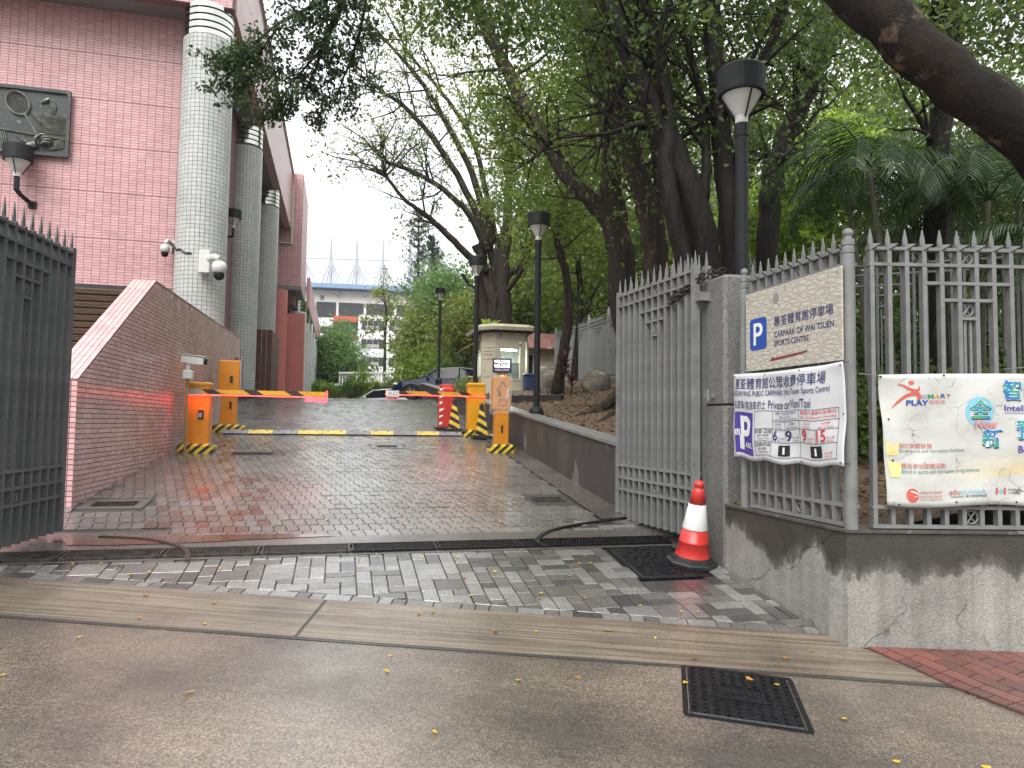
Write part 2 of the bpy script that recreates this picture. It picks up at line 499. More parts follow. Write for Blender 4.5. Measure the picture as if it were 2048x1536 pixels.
m_grate = M('worn_grating_steel', (0.16, 0.15, 0.145), (0.06, 0.045, 0.04), scale=9, rough=.3, rough2=.55, metal=.8, bump=.002)
m_soil = M('damp_soil', (0.075, 0.05, 0.032), (0.035, 0.024, 0.016), scale=3, rough=.85, bump=.02, bscale=20)

# base terrain far beyond the site
mb = MB()
gx = [-1500, -300, -60, -12, 3.4, 12, 60, 300, 1500]; gy = [-1500, -300, -40, 4, 12, 20, 28, 45, 120, 300, 1500]
def terr(x, y):
    if y <= 4: return min(-0.9, -0.9 + 0.0 * y)
    return interp([(4, -0.9), (12, -.1), (20, .8), (28, 1.1), (45, 1.1), (120, 1.4), (3000, 2.0)], y)
vs = [(x, y, terr(x, y)) for y in gy for x in gx]
fs = [(j * len(gx) + i, j * len(gx) + i + 1, (j + 1) * len(gx) + i + 1, (j + 1) * len(gx) + i) for j in range(len(gy) - 1) for i in range(len(gx) - 1)]
mb.add(vs, fs); tag(mb.build('ground', m_soil), kind='structure')

# street carriageway and kerb strip
pts = []
for u, v in ((-40, .6), (40, .6), (40, 16), (-40, 16)):
    x, y = street_xy(u, v); pts.append((x, y, H(x, y)))
sheet('road', [pts[3], pts[2], pts[1], pts[0]], m_road)
U_JOINT = street_uv(*(-0.11, 5.13))[0]
def kerb_piece(u0, u1, skew0=0, skew1=0):
    q = []
    for u, v in ((u0 + skew0, .61), (u1 + skew1, .61), (u1, -.0), (u0, -.0)):
        x, y = street_xy(u, v); q.append((x, y, 0.14 * (y - 6.6)))
    o = sheet('kerb_strip', q, m_kerb, dz=.006)
kerb_piece(-40, U_JOINT - .012); kerb_piece(U_JOINT + .012, 6.35, 0, .9)
q = []
for u, v in ((U_JOINT - .03, .60), (U_JOINT + .03, .60), (U_JOINT + .03, 0), (U_JOINT - .03, 0)):
    x, y = street_xy(u, v); q.append((x, y, 0.14 * (y - 6.6)))
sheet('kerb_gap', q, m_joint, dz=.0025)
# dark tar line between the carriageway and the kerb strip
q = []
for u, v in ((-40, .645), (6.9, .645), (6.9, .605), (-40, .605)):
    x, y = street_xy(u, v); q.append((x, y, H(x, y)))
sheet('kerb_line', q, m_joint, dz=.0035)

# apron of mixed granite setts
APL = math.atan(0.14)
def ap(x, y, dz=0.0): return (x, y, 0.14 * (y - 6.6) + dz)
apron = tag(MB().add([ap(-7, 7.4, -.02), ap(-7, 5.0, -.02), ap(3.6, 4.0, -.02), ap(3.6, 6.66, -.02), ap(-7, 6.66, -.02)][1:], [(0, 1, 2, 3)]).build('apron', m_joint), kind='structure')
GX0, GY0, GU = -3.5, 4.0, 0.118
grid = {}
NX, NY = 59, 20
kinds = []
r1 = random.Random(5)
MH = (2.44, 3.10, 5.47, 6.27)
for j in range(NY):
    for i in range(NX):
        if (i, j) in grid: continue
        opts = [(2, 1)] * 4 + [(1, 2)] * 4 + [(2, 2)] * 1 + [(1, 1)] * 2
        r1.shuffle(opts)
        for w, h in opts + [(1, 1)]:
            if i + w <= NX and j + h <= NY and all((i + a, j + b) not in grid for a in range(w) for b in range(h)):
                for a in range(w):
                    for b in range(h): grid[(i + a, j + b)] = 1
                kinds.append((i, j, w, h)); break
kc = KA
pieces = []
for i, j, w, h in kinds:
    x0, y0 = GX0 + i * GU, GY0 + j * GU
    p = [(x0 + .004, y0 + .004), (x0 + w * GU - .004, y0 + .004), (x0 + w * GU - .004, y0 + h * GU - .004), (x0 + .004, y0 + h * GU - .004)]
    full = True
    cuts = [(EV[0], EV[1], EV[0] * K0[0] + EV[1] * K0[1] - 0.122), (0, 1, 6.335), (1, 0, 3.285)]
    for a, b, c in cuts:
        if any(a * q[0] + b * q[1] > c for q in p): full = False; p = clip_poly(p, a, b, c)
        if len(p) < 3: break
    if len(p) < 3 or area(p) < .0008: continue
    cx, cy = sum(q[0] for q in p) / len(p), sum(q[1] for q in p) / len(p)
    if MH[0] - .03 < cx < MH[1] + .03 and MH[2] - .03 < cy < MH[3] + .03: continue
    pieces.append((cx, cy, p, (w, h) if full else None))
# soldier course along the kerb
for k in range(60):
    u0 = -2.0 + k * .2; wl_ = .2 if k % 3 else .12
    for (a, b) in ((u0, u0 + .2),) if k % 3 else ((u0, u0 + .1), (u0 + .1, u0 + .2)):
        q = [street_xy(a + .003, -.006), street_xy(b - .003, -.006), street_xy(b - .003, -.116), street_xy(a + .003, -.116)]
        if q[1][0] > 3.28 or q[0][0] < -3.6: continue
        pieces.append((sum(t[0] for t in q) / 4, sum(t[1] for t in q) / 4, q, None))
# small fields behind the drain, inside the gate tracks
for (xa, xb, ya, yb) in ((2.35, 3.2, 6.86, 7.32), (-2.35, -1.55, 6.86, 7.15)):
    jj = 0
    yy = ya
    while yy + .1 < yb:
        xx = xa + (0.1 if jj % 2 else 0)
        while xx + .2 < xb:
            q = [(xx + .003, yy + .003), (xx + .197, yy + .003), (xx + .197, yy + .097), (xx + .003, yy + .097)]
            pieces.append((xx + .1, yy + .05, q, None)); xx += .2
        yy += .1; jj += 1
pieces.sort(key=lambda t: math.hypot(t[0], t[1]))
share = {}
sm = MB()
r2 = random.Random(9)
for k, (cx, cy, p, wh) in enumerate(pieces):
    t = r2.random()
    m = m_pav_l if t < .36 else (m_pav_m if t < .74 else m_pav_d)
    zc = (0.14 * (cy - 6.6) if cy < 6.6 else ramp_z(cy) + .004) + r2.uniform(-.0015, .002)
    sl = 0.14 if cy < 6.6 else 0.11
    loc = [(x - cx, y - cy) for x, y in p]
    if k < 300:
        key = (wh, m.name)
        if wh and key in share: me = share[key]
        else:
            mb = MB(); ins = .004
            n_ = len(loc)
            inn = [(x * (1 - ins / max(.03, math.hypot(x, y))), y * (1 - ins / max(.03, math.hypot(x, y)))) for x, y in loc]
            vs = [(x, y, -.03) for x, y in loc] + [(x, y, -.004) for x, y in loc] + [(x, y, 0) for x, y in inn]
            fs = [tuple(range(2 * n_, 3 * n_))]
            for a in (0, n_):
                for i in range(n_):
                    jn = (i + 1) % n_; fs.append((a + i, a + jn, a + n_ + jn, a + n_ + i))
            mb.add(vs, fs); me = mb.mesh('paver'); me.materials.append(m)
            if wh: share[key] = me
        o = bpy.data.objects.new('paver', me); COL.objects.link(o); o.parent = apron
        ploc = apron.location
        o.location = (cx - ploc.x, cy - ploc.y, zc - ploc.z); o.rotation_euler = (math.atan(sl), 0, 0)
    else:
        sm.mi = 0 if m is m_pav_l else (1 if m is m_pav_m else 2)
        sm.add([(cx + x, cy + y, zc + sl * y - .03) for x, y in loc] + [(cx + x, cy + y, zc + sl * y) for x, y in loc],
               [tuple(range(len(loc), 2 * len(loc)))] + [(i, (i + 1) % len(loc), len(loc) + (i + 1) % len(loc), len(loc) + i) for i in range(len(loc))])
if sm.v:
    tag(sm.build('paver_field', [m_pav_l, m_pav_m, m_pav_d], apron), kind='stuff')

# ------------------------------------------------------------------ drain across the entrance
DY0, DY1 = 6.345, 6.615
mb = MB()
mb.bb(-3.6, 3.25, DY0 - .0, DY1 + .0, -.36, -.30)
tag(mb.build('drain_channel', m_joint), kind='structure')
mb = MB()
mb.add([ap(-3.6, DY0 - .055, .003), ap(3.3, DY0 - .055, .003), ap(3.3, DY0 - .005, .003), ap(-3.6, DY0 - .005, .003)], [(0, 1, 2, 3)])
mb.add([(-3.6, DY1, .006), (3.3, DY1, .006), (3.3, 6.86, .034), (-3.6, 6.86, .034)], [(0, 1, 2, 3)])
mb.add([(-3.6, DY1, -.3), (3.3, DY1, -.3), (3.3, DY1, .006), (-3.6, DY1, .006)], [(0, 1, 2, 3)])
mb.add([ap(-3.6, DY0 - .005, -.3), ap(3.3, DY0 - .005, -.3), ap(3.3, DY0 - .005, .003), ap(-3.6, DY0 - .005, .003)], [(3, 2, 1, 0)])
tag(mb.build('drain_rim', m_conc), kind='structure')


def grating(w, d, nb, name='drain_grating', slant=0.0, cross=3):
    mb = MB(); t = .012
    mb.bb(-w / 2, w / 2, -d / 2, -d / 2 + t, -.03, 0); mb.bb(-w / 2, w / 2, d / 2 - t, d / 2, -.03, 0)
    mb.bb(-w / 2, -w / 2 + t, -d / 2 + t, d / 2 - t, -.03, -.0008); mb.bb(w / 2 - t, w / 2, -d / 2 + t, d / 2 - t, -.03, -.0008)
    for i in range(1, nb):
        x = -w / 2 + w * i / nb
        mb.box((x, 0, -.015), (.008, d - 2 * t, .026), np.array([[1, slant, 0], [0, 1, 0], [0, 0, 1.0]]))
    for j in range(1, cross + 1):
        y = -d / 2 + d * j / (cross + 1)
        mb.bb(-w / 2 + t, w / 2 - t, y - .005, y + .005, -.026, -.004)
    return mb.mesh(name)


gme = grating(.735, .25, 26, slant=.35); gme.materials.append(m_grate)
gme2 = grating(.735, .25, 26, slant=.35); gme2.materials.append(m_iron)
for k in range(8):
    x = -2.52 + k * .757
    o = bpy.data.objects.new('drain_grating', gme if k < 4 else gme2); COL.objects.link(o)
    yc = (DY0 + DY1) / 2
    o.location = (x, yc, 0.14 * (yc - 6.6) + .012); o.rotation_euler = (math.atan(.09), 0, 0)
    tag(o, ['worn grey drain grating, first from the dark gate', 'worn grey drain grating crossed by the rusty gate track', 'worn grey drain grating, next past the rusty gate track', 'worn grey drain grating adjoining the black gratings', 'black drain grating adjoining the worn grey gratings', 'second black drain grating from the worn grey gratings', 'black drain grating crossed by the black gate track', 'black drain grating before the pillar, behind the square cover'][k], 'grating', 'drain gratings across the entrance')

# ------------------------------------------------------------------ ramp
mb = MB()
prev = None
XR0, XR1 = -3.2, 3.3
ys = [6.6, 6.84] + [y for y, _ in RAMP[1:]]
vs = []
for y in ys: vs += [(XR0, y, ramp_z(y) - .012), (XR1 if y < 26 else 30, y, ramp_z(y) - .012)]
mb.add(vs, [(2 * i, 2 * i + 1, 2 * i + 3, 2 * i + 2) for i in range(len(ys) - 1)])
ramp = tag(mb.build('ramp', m_joint), kind='structure')
PW, PH = .1125, .225
def zig(cx, cy, h2=PH / 2, w2=PW / 2, d=.014, g=.0048):
    w2 -= g; h2 -= g
    L = [(-w2, -h2), (-w2 + d, -h2 / 2), (-w2 - d * .0, 0), (-w2 - d, h2 / 2), (-w2, h2)]
    Rr = [(w2, h2), (w2 - d, h2 / 2), (w2, 0), (w2 + d, -h2 / 2), (w2, -h2)]
    return [(cx + x, cy + y) for x, y in (L[::-1] + Rr[::-1])]
cells = []
y = 6.97; j = 0
while y < 24.5:
    x = -2.72 + (PW / 2 if j % 2 else 0)
    wl0 = interp([(6, -2.70), (8.4, -2.64), (17.6, -2.36), (17.61, -3.1), (40, -3.1)], y)
    while x < 2.78:
        if x > wl0 - .1: cells.append((x, y + (PH / 2 if int(round((x + 2.72) / PW * 2)) % 2 == 99 else 0)))
        x += PW
    y += PH; j += 1
base = zig(0, 0)
nB = len(base)
def paver_geo(cx, cy, dz, sl, ox=0, oy=0):
    return [(cx + x - ox, cy + y - oy, dz + sl * y - .02) for x, y in base] + [(cx + x - ox, cy + y - oy, dz + sl * y) for x, y in base]
pf = [tuple(range(nB, 2 * nB))[::-1]] + [((i + 1) % nB, i, nB + i, nB + (i + 1) % nB) for i in range(nB)]
pm = MB().add(paver_geo(0, 0, 0, 0), pf).mesh('paver_block'); pm.materials.append(m_rpav)
pm2 = MB().add(paver_geo(0, 0, 0, 0), pf).mesh('paver_block'); pm2.materials.append(m_rpav_r)
r3 = random.Random(3)
fm = MB()
HOLES = [(-2.6, -1.95, 8.12, 8.55), (-1.75, -.85, 11.55, 12.0), (.55, 1.1, 12.45, 12.85), (2.25, 2.72, 8.15, 8.5)]
n_ind = 0
for cx, cy in cells:
    if any(a - .03 < cx < b + .03 and c - .06 < cy < d + .06 for a, b, c, d in HOLES): continue
    if cy < 7.3 and (cx > 2.3 or cx < -1.5): continue
    dz = ramp_z(cy) + r3.uniform(-.003, .003)
    sl = (ramp_z(cy + .1) - ramp_z(cy - .1)) / .2 + r3.uniform(-.02, .02)
    pr = math.exp(-((cx + 1.2 + .12 * (cy - 9)) / .5) ** 2) * (0.25 if cy < 10.5 else .10)
    red = r3.random() < pr
    if n_ind < 300:
        o = bpy.data.objects.new('paver_block', pm2 if red else pm); COL.objects.link(o); o.parent = ramp
        o.location = (cx - ramp.location.x, cy - ramp.location.y, dz - ramp.location.z); o.rotation_euler = (math.atan(sl), 0, 0)
        n_ind += 1
    else:
        fm.mi = 1 if red else 0
        fm.add(paver_geo(cx, cy, dz, sl), pf)
tag(fm.build('paver_field', [m_rpav_s, m_rpav_r], ramp), kind='stuff')
# concrete edge strip along the right wall
mb = MB()
ys2 = [7.3, 9, 12, 16, 20, 22.5, 25, 27]
vs = []
for y in ys2: vs += [(2.79, y, ramp_z(y) + .004), (3.14, y, ramp_z(y) + .03)]
mb.add(vs, [(2 * i, 2 * i + 1, 2 * i + 3, 2 * i + 2) for i in range(len(ys2) - 1)])
tag(mb.build('edge_strip', m_conc), kind='structure')
# smooth car park surface over the crest and sunken wet concrete at the gates
mb = MB()
ysx = [24.3, 25, 28, 30, 32, 36, 46, 60]
vs = []
for y in ysx: vs += [(-3.2, y, ramp_z(y) - .004), (3.3 if y < 26 else 30, y, ramp_z(y) - .004)]
mb.add(vs, [(2 * i, 2 * i + 1, 2 * i + 3, 2 * i + 2) for i in range(len(ysx) - 1)])
tag(mb.build('car_park', m_rpav_s), kind='structure')
for nm, (xa, xb, ya, yb) in {'gate_pad': (2.3, 3.3, 6.862, 7.35)}.items():
    sheet(nm, [(xa, ya, ramp_z(ya)), (xb, ya, ramp_z(ya)), (xb, yb, ramp_z(yb)), (xa, yb, ramp_z(yb))], m_conc, dz=-.006)
sheet('gate_pad', [(-3.3, 6.862, ramp_z(6.862)), (-1.5, 6.862, ramp_z(6.862)), (-1.5, 7.2, ramp_z(7.2)), (-3.3, 7.2, ramp_z(7.2))], m_conc, dz=-.006)
m_pud = wetM('rusty_puddle', (0.13, 0.04, 0.025), (0.06, 0.025, 0.018), scale=1.5, r_dry=.1, r_wet=.04, bump=.0006, bscale=10)
pp = []
r4 = random.Random(2)
for k in range(26):
    a = 2 * math.pi * k / 26
    rx, ry = 1.15 * (1 + .18 * math.sin(3 * a + 1) + r4.uniform(-.06, .06)), .115 * (1 + .3 * math.sin(2 * a) + r4.uniform(-.12, .12))
    x, y = -1.35 + rx * math.cos(a), 6.86 + ry * math.sin(a)
    pp.append((x, y, ramp_z(y) + .010))
sheet('puddle', pp, m_pud)

# gate tracks: curved flat steel rails
def ribbon(name, pts, w, h, mat):
    mb = MB(); n = len(pts); vs = []
    for i, p in enumerate(pts):
        a, b = pts[max(0, i - 1)], pts[min(n - 1, i + 1)]
        d = np.array(b) - np.array(a); d[2] = 0; d /= np.linalg.norm(d); s_ = np.array([-d[1], d[0], 0]) * w / 2
        p = np.array(p)
        vs += [p - s_ - (0, 0, .02), p + s_ - (0, 0, .02), p + s_ * .9 + (0, 0, h), p - s_ * .9 + (0, 0, h)]
    fs = []
    for i in range(n - 1):
        for k in range(4):
            fs.append((4 * i + k, 4 * i + (k + 1) % 4, 4 * i + 4 + (k + 1) % 4, 4 * i + 4 + k))
    fs += [(3, 2, 1, 0), (4 * n - 4, 4 * n - 3, 4 * n - 2, 4 * n - 1)]
    mb.add(vs, fs)
    return mb.build(name, mat)
def arc_pts(c, r, a0, a1, n=18):
    out = []
    for i in range(n):
        a = R(a0 + (a1 - a0) * i / (n - 1)); x, y = c[0] + r * math.cos(a), c[1] + r * math.sin(a)
        out.append((x, y, max(H(x, y), 0.14 * (y - 6.6)) + .02))
    return out
m_rust = M('rusted_rail', (0.085, 0.05, 0.042), (0.04, 0.028, 0.026), scale=12, rough=.3, rough2=.6, metal=.5, bump=.002)
def smooth_pts(p, n=22):
    p = [np.array(q, float) for q in p]; out = []
    P_ = [2 * p[0] - p[1]] + p + [2 * p[-1] - p[-2]]
    segs = len(p) - 1
    for i in range(n):
        t = i / (n - 1) * segs; k = min(int(t), segs - 1); f = t - k
        a, b, c, d = P_[k:k + 4]
        out.append(.5 * ((2 * b) + (-a + c) * f + (2 * a - 5 * b + 4 * c - d) * f * f + (-a + 3 * b - 3 * c + d) * f ** 3))
    return out
trk = smooth_pts([(1.87, 6.33), (1.85, 6.54), (2.07, 6.85), (2.47, 7.09), (3.01, 7.27)])
tag(ribbon('gate_track', [(x, y, H(x, y) + .010) for x, y in trk], .05, .009, m_iron), 'black curved steel gate track crossing the drain by the grey gate', 'gate track')
trk = smooth_pts([(-1.16, 6.24), (-1.22, 6.50), (-1.37, 6.70), (-1.63, 6.89), (-2.03, 7.01)])
tag(ribbon('gate_track', [(x, y, H(x, y) + .010) for x, y in trk], .045, .007, m_rust), 'rusty curved steel gate track in the reddish puddle by the dark gate', 'gate track')

# access covers and gullies
def cover(name, cx, cy, w, d, sl, label, dashes, radial=False, mat=m_iron, z0=None, rz=0.0, lift=.004):
    z0 = (H(cx, cy) if z0 is None else z0) + lift
    t = thing(name, label, 'cover', (cx, cy, z0)); t.rotation_euler = (Vector((0, 0, 1)).rotation_difference(Vector((-sl[0], -sl[1], 1)).normalized()) @ Matrix.Rotation(rz, 3, 'Z').to_quaternion()).to_euler()
    MB().bev((0, 0, -.02), (w, d, .045), .008).build('plate', mat, t, local=True)
    fr = MB(); b = .028
    for s_ in (-1, 1):
        fr.bb(-w / 2 - b, w / 2 + b, s_ * (d / 2 + .006 + b / 2) - b / 2, s_ * (d / 2 + .006 + b / 2) + b / 2, -.04, -.001)
        fr.bb(s_ * (w / 2 + .006 + b / 2) - b / 2, s_ * (w / 2 + .006 + b / 2) + b / 2, -d / 2 - .005, d / 2 + .005, -.04, -.0015)
    fr.build('frame', mat, t, local=True)
    st = MB(); rg = random.Random(len(name) + int(cx * 100))
    if radial:
        for ring_, nn in ((.07, 6), (.14, 11), (.215, 16), (.29, 18)):
            for k in range(nn):
                a = 2 * math.pi * k / nn + ring_ * 9
                x, y = ring_ * math.cos(a) * w / .66, ring_ * math.sin(a) * d / .7
                if abs(x) < w / 2 - .03 and abs(y) < d / 2 - .03:
                    st.box((x, y, .005), (.042, .009, .009), rotz(a + (math.pi / 2 if k % 2 else .5)))
        for k in range(14):
            a = 2 * math.pi * k / 14
            st.box((.36 * math.cos(a) * .8, .36 * math.sin(a) * .95, .005), (.03, .012, .008), rotz(a + math.pi / 2))
    else:
        nx, ny = dashes
        for i in range(nx):
            for j_ in range(ny):
                x, y = -w / 2 + (i + .5) * w / nx, -d / 2 + (j_ + .5) * d / ny
                if abs(x) < w * .2 and abs(y) < d * .16: continue
                st.box((x, y, .004), (.028, .010, .009), rotz(math.pi / 4 if (i + j_) % 2 else -math.pi / 4))
        for s_ in (-1, 1):
            st.box((0, s_ * d * .15, .004), (w * .4, .008, .008)); st.box((s_ * w * .2, 0, .004), (.008, d * .3, .008))
        for k in range(5): st.box((-w * .13 + k * w * .065, 0, .004), (.016, .05, .007), rotz(.3))
    tag(st.build('raised_pattern', mat, t, local=True), kind='stuff')
    return t
cover('access_cover', (MH[0] + MH[1]) / 2, (MH[2] + MH[3]) / 2, .60, .74, (0, .14), 'black square cast iron cover with radiating dashes in the granite setts', None, radial=True)
mhc = (2.20, 3.60)
cover('access_cover', mhc[0], mhc[1], .57, .64, ((H(mhc[0] + .1, mhc[1]) - H(mhc[0] - .1, mhc[1])) / .2, (H(mhc[0], mhc[1] + .1) - H(mhc[0], mhc[1] - .1)) / .2), 'black square cast iron cover set in the road concrete beside the kerb strip', (10, 12), rz=-R(26), lift=.006)
# ramp gullies
def gully(cx, cy, w, d, label, nb, surround=True):
    z = ramp_z(cy) + .006
    t = thing('gully_grating', label, 'grating', (cx, cy, z)); t.rotation_euler = (math.atan(.11), 0, 0)
    if surround:
        mb = MB()
        for s_ in (-1, 1):
            mb.bb(-w / 2 - .09, w / 2 + .09, s_ * (d / 2 + .045) - .045, s_ * (d / 2 + .045) + .045, -.05, -.002)
            mb.bb(s_ * (w / 2 + .045) - .045, s_ * (w / 2 + .045) + .045, -d / 2, d / 2, -.05, -.003)
        mb.build('surround', m_conc, t, local=True)
    me = grating(w, d, nb, 'bars', slant=.2, cross=1); link_mesh('bars', me, m_grate, t, local=True)
    MB().bb(-w / 2, w / 2, -d / 2, d / 2, -.10, -.06).build('sump', m_joint, t, local=True)
gully(-2.28, 8.33, .44, .24, 'steel gully grating in concrete surround at the foot of the pink tiled wall', 13)
gully(-1.3, 11.78, .62, .28, 'wide steel gully grating in the ramp near the striped barrier base', 12)
gully(2.48, 8.32, .38, .22, 'black gully grating beside the edge strip of the planter wall', 13, False)
gully(.82, 12.65, .36, .26, 'small access grating in a pale concrete frame in the middle of the ramp', 9)
# red brick pavement at the foot of the roadside wall
WCX, WCY, WA = 3.3, 4.11, R(12.0)
WU = (math.cos(WA), -math.sin(WA))
bl = [(3.42, 4.08), (3.66, 3.18)]
bd = np.array(bl[1]) - np.array(bl[0]); bd /= np.linalg.norm(bd)
far = np.array(bl[0]) + bd * 9; wfar = (WCX + WU[0] * 9, WCY + WU[1] * 9)
foot = [tuple(bl[0]), tuple(far), wfar, (WCX + .05, WCY + .0)]
m_bj = m_joint
far = np.array(bl[0]) + bd * 2.6; wfar = (WCX + WU[0] * 2.8, WCY + WU[1] * 2.8)
foot = [tuple(bl[0]), tuple(far), wfar, (WCX + .05, WCY + .0)]
NG = 10; vs = []
for j in range(NG + 1):
    for i in range(NG + 1):
        f_, g_ = i / NG, j / NG
        p_ = (1 - g_) * ((1 - f_) * np.array(foot[0]) + f_ * np.array(foot[1])) + g_ * ((1 - f_) * np.array(foot[3]) + f_ * np.array(foot[2]))
        vs.append(xyz(p_[0], p_[1], .007))
bpave = tag(MB().add(vs, [(j * (NG + 1) + i, j * (NG + 1) + i + 1, (j + 1) * (NG + 1) + i + 1, (j + 1) * (NG + 1) + i) for j in range(NG) for i in range(NG)]).build('brick_pavement', m_bj), kind='structure')
O2 = np.array(bl[0]); nB2 = np.array([-bd[1], bd[0]])
def to_uv(p): q = np.array(p) - O2; return (float(q @ bd), float(q @ nB2))
poly = [to_uv(p) for p in foot]
cnt = 0
for course in (0, 1):
    reg = [(0, 0.006), (2.6, .006), (2.6, .10), (0, .10)] if course == 0 else [(0.0, .106), (2.6, .106), poly[2], (0.0, .14)]
    for q in tiles_on(reg, .105 if course == 0 else .21, .095 if course == 0 else .105, .006, brick=True, v0=.005 if course == 0 else .106):
        if max(b_ for _, b_ in q) > 2.2: continue
        w_ = [O2 + bd * a + nB2 * b for a, b in q]
        n_ = len(w_)
        mb = MB(); mb.add([xyz(x, y, -.02) for x, y in w_] + [xyz(x, y, .016) for x, y in w_], [tuple(range(n_, 2 * n_))] + [(i, (i + 1) % n_, n_ + (i + 1) % n_, n_ + i) for i in range(n_)])
        mb.build('brick', m_brick, bpave)

# leaf-littered bank on the right
xs = [3.38 + .45 * i for i in range(12)] + [9, 12, 18, 30, 80]; ysb = [3.9 + .5 * i for i in range(50)] + [32, 40, 60, 120]
vs, fs = [], []
nx = len(xs)
for y in ysb:
    for x in xs:
        xx = x
        vs.append((xx, y, bank_z(xx, y) - (0.04 if x == 3.2 else 0)))
for j in range(len(ysb) - 1):
    for i in range(nx - 1):
        cx, cy = (xs[i] + xs[i + 1]) / 2, ysb[j]
        if (cy - WCY) < WU[1] / WU[0] * (cx - WCX) + .15: continue
        fs.append((j * nx + i, j * nx + i + 1, (j + 1) * nx + i + 1, (j + 1) * nx + i))
m_litter = M('leaf_litter', (0.16, 0.095, 0.05), (0.05, 0.034, 0.02), scale=22, rough=.8, bump=.03, bscale=30, stain=((.24, .16, .08), 30, .58))
bank = tag(MB().add(vs, fs).build('bank', m_litter), kind='structure')

# ------------------------------------------------------------------ pink tiled sports hall
m_pink = M('pink_glazed_tile', (0.60, 0.35, 0.352), (0.53, 0.295, 0.30), scale=1.2, rough=.32, rough2=.45, island=.10, bump=.0006, bscale=40)
m_pink_o = M('pink_glazed_tile_single', (0.70, 0.41, 0.405), (0.60, 0.34, 0.34), scale=3, rough=.14, rough2=.25, objrand=.12, bump=.0006, bscale=40)
m_pink_w = M('pink_wall_tile', (0.62, 0.42, 0.41), (0.53, 0.35, 0.345), scale=1.2, rough=.16, rough2=.3, island=.12, bump=.0006, bscale=40)
m_grout = M('dark_grout', (0.22, 0.125, 0.125), (0.15, 0.085, 0.085), scale=8, rough=.8)
m_grout_l = M('grey_grout', (0.12, 0.12, 0.115), (0.08, 0.08, 0.078), scale=8, rough=.8)
m_colt = M('pale_grey_tile', (0.48, 0.49, 0.47), (0.41, 0.42, 0.405), scale=1.0, rough=.3, rough2=.42, island=.07)
m_chrome = M('polished_steel_band', (0.62, 0.62, 0.58), (0.5, 0.5, 0.46), scale=2, rough=.12, metal=1.0)
m_dark = M('dark_gap', (0.02, 0.02, 0.022), rough=.6)
m_soffit = M('grey_soffit', (0.23, 0.235, 0.24), (0.18, 0.185, 0.19), scale=2, rough=.7)
m_red = M('red_painted_tile', (0.55, 0.18, 0.16), (0.48, 0.15, 0.135), scale=1.5, rough=.45)
m_white_t = M('white_tile', (0.66, 0.66, 0.64), (0.56, 0.56, 0.545), scale=1.5, rough=.4, island=.06)
m_brown = M('rusty_brown_panel', (0.13, 0.045, 0.03), (0.075, 0.028, 0.02), scale=2.5, rough=.5, stretch=(6, 6, .6), stain=((.22, .10, .06), 4, .58))
m_slat = M('weathered_wood_slat', (0.17, 0.10, 0.065), (0.07, 0.045, 0.03), scale=3, stretch=(1, 4, 14), rough=.5)
m_copper = M('white_downpipe', (0.55, 0.53, 0.48), (0.45, 0.43, 0.38), scale=4, rough=.5)

hall = thing('sports_hall', 'large pink tiled building with pale grey round columns and overhanging roof', 'building', (-8.0, 17.9, 1.2))


def clad(mb, O, U, V, N, poly, pu, pv, joint, th, brick=False):
    O, U, V, N = (np.asarray(a, float) for a in (O, U, V, N))
    for q in tiles_on(poly, pu, pv, joint, brick):
        n_ = len(q)
        lo = [O + U * a + V * b for a, b in q]; hi = [p + N * th for p in lo]
        mb.add(lo + hi, [tuple(range(n_, 2 * n_))] + [(i, (i + 1) % n_, n_ + (i + 1) % n_, n_ + i) for i in range(n_)])


YW = 17.95                                  # front wall plane
mb = MB(); mb.bb(-16, -3.3, YW, YW + 3, .8, 11.2); mb.bb(-16, -3.4, YW + 3, 60, .8, 13.2)
wall = mb.build('wall', m_grout, hall)
mb = MB()
z = 4.15; step = 1.085; first = True
while z < 10.75:
    h = min(step - .009, 10.75 - z)
    clad(mb, (-9.4, YW - .001, z), (1, 0, 0), (0, 0, 1), (0, -1, 0), [(0, 0), (6.2, 0), (6.2, h), (0, h)], .172, .0626, .0085, .008)
    z += step
tag(mb.build('wall_tiles', m_pink, wall), kind='stuff')
# louvred strip under the tiles
for k in range(9):
    z = 2.75 + k * .155
    mb = MB(); mb.box((-7.3, YW - .06, z), (6.6, .10, .105), np.array([[1, 0, 0], [0, .94, -.34], [0, .34, .94]]))
    mb.build('slat', m_slat, hall)
mb = MB(); mb.bb(-10.6, -4.0, YW - .012, YW - .003, 2.5, 4.14); mb.build('slat_backing', m_dark, hall)

ZT, ZS, ZP = 9.84, 10.63, 13.4
# overhang: soffit, front fascia with tiles, long side fascia
mb = MB(); mb.bb(-16, -2.62, 17.1, 36.4, ZS, ZS + .12); soff = mb.build('soffit', m_soffit, hall)
mb = MB(); mb.bb(-16, -2.64, 17.0, 17.25, ZS - .06, ZP); fas = mb.build('front_fascia', m_grout, hall)
mb = MB(); clad(mb, (-9.5, 16.999, ZS - .05), (1, 0, 0), (0, 0, 1), (0, -1, 0), [(0, 0), (6.84, 0), (6.84, 1.2), (0, 1.2)], .16, .062, .009, .008)
tag(mb.build('fascia_tiles', m_pink, fas), kind='stuff')
mb = MB(); mb.bb(-2.9, -2.60, 17.25, 36.4, ZS - .06, ZP)
m_pside = M('pink_side_tile', (0.55, 0.36, 0.35), (0.44, 0.27, 0.27), scale=3, stretch=(1, 1, .5), rough=.3, rough2=.45)
mb.build('side_fascia', m_pside, hall)
mb = MB(); mb.bb(-3.05, -2.52, 16.95, 36.4, ZP, ZP + .08); mb.build('parapet_cap', m_copper, hall)


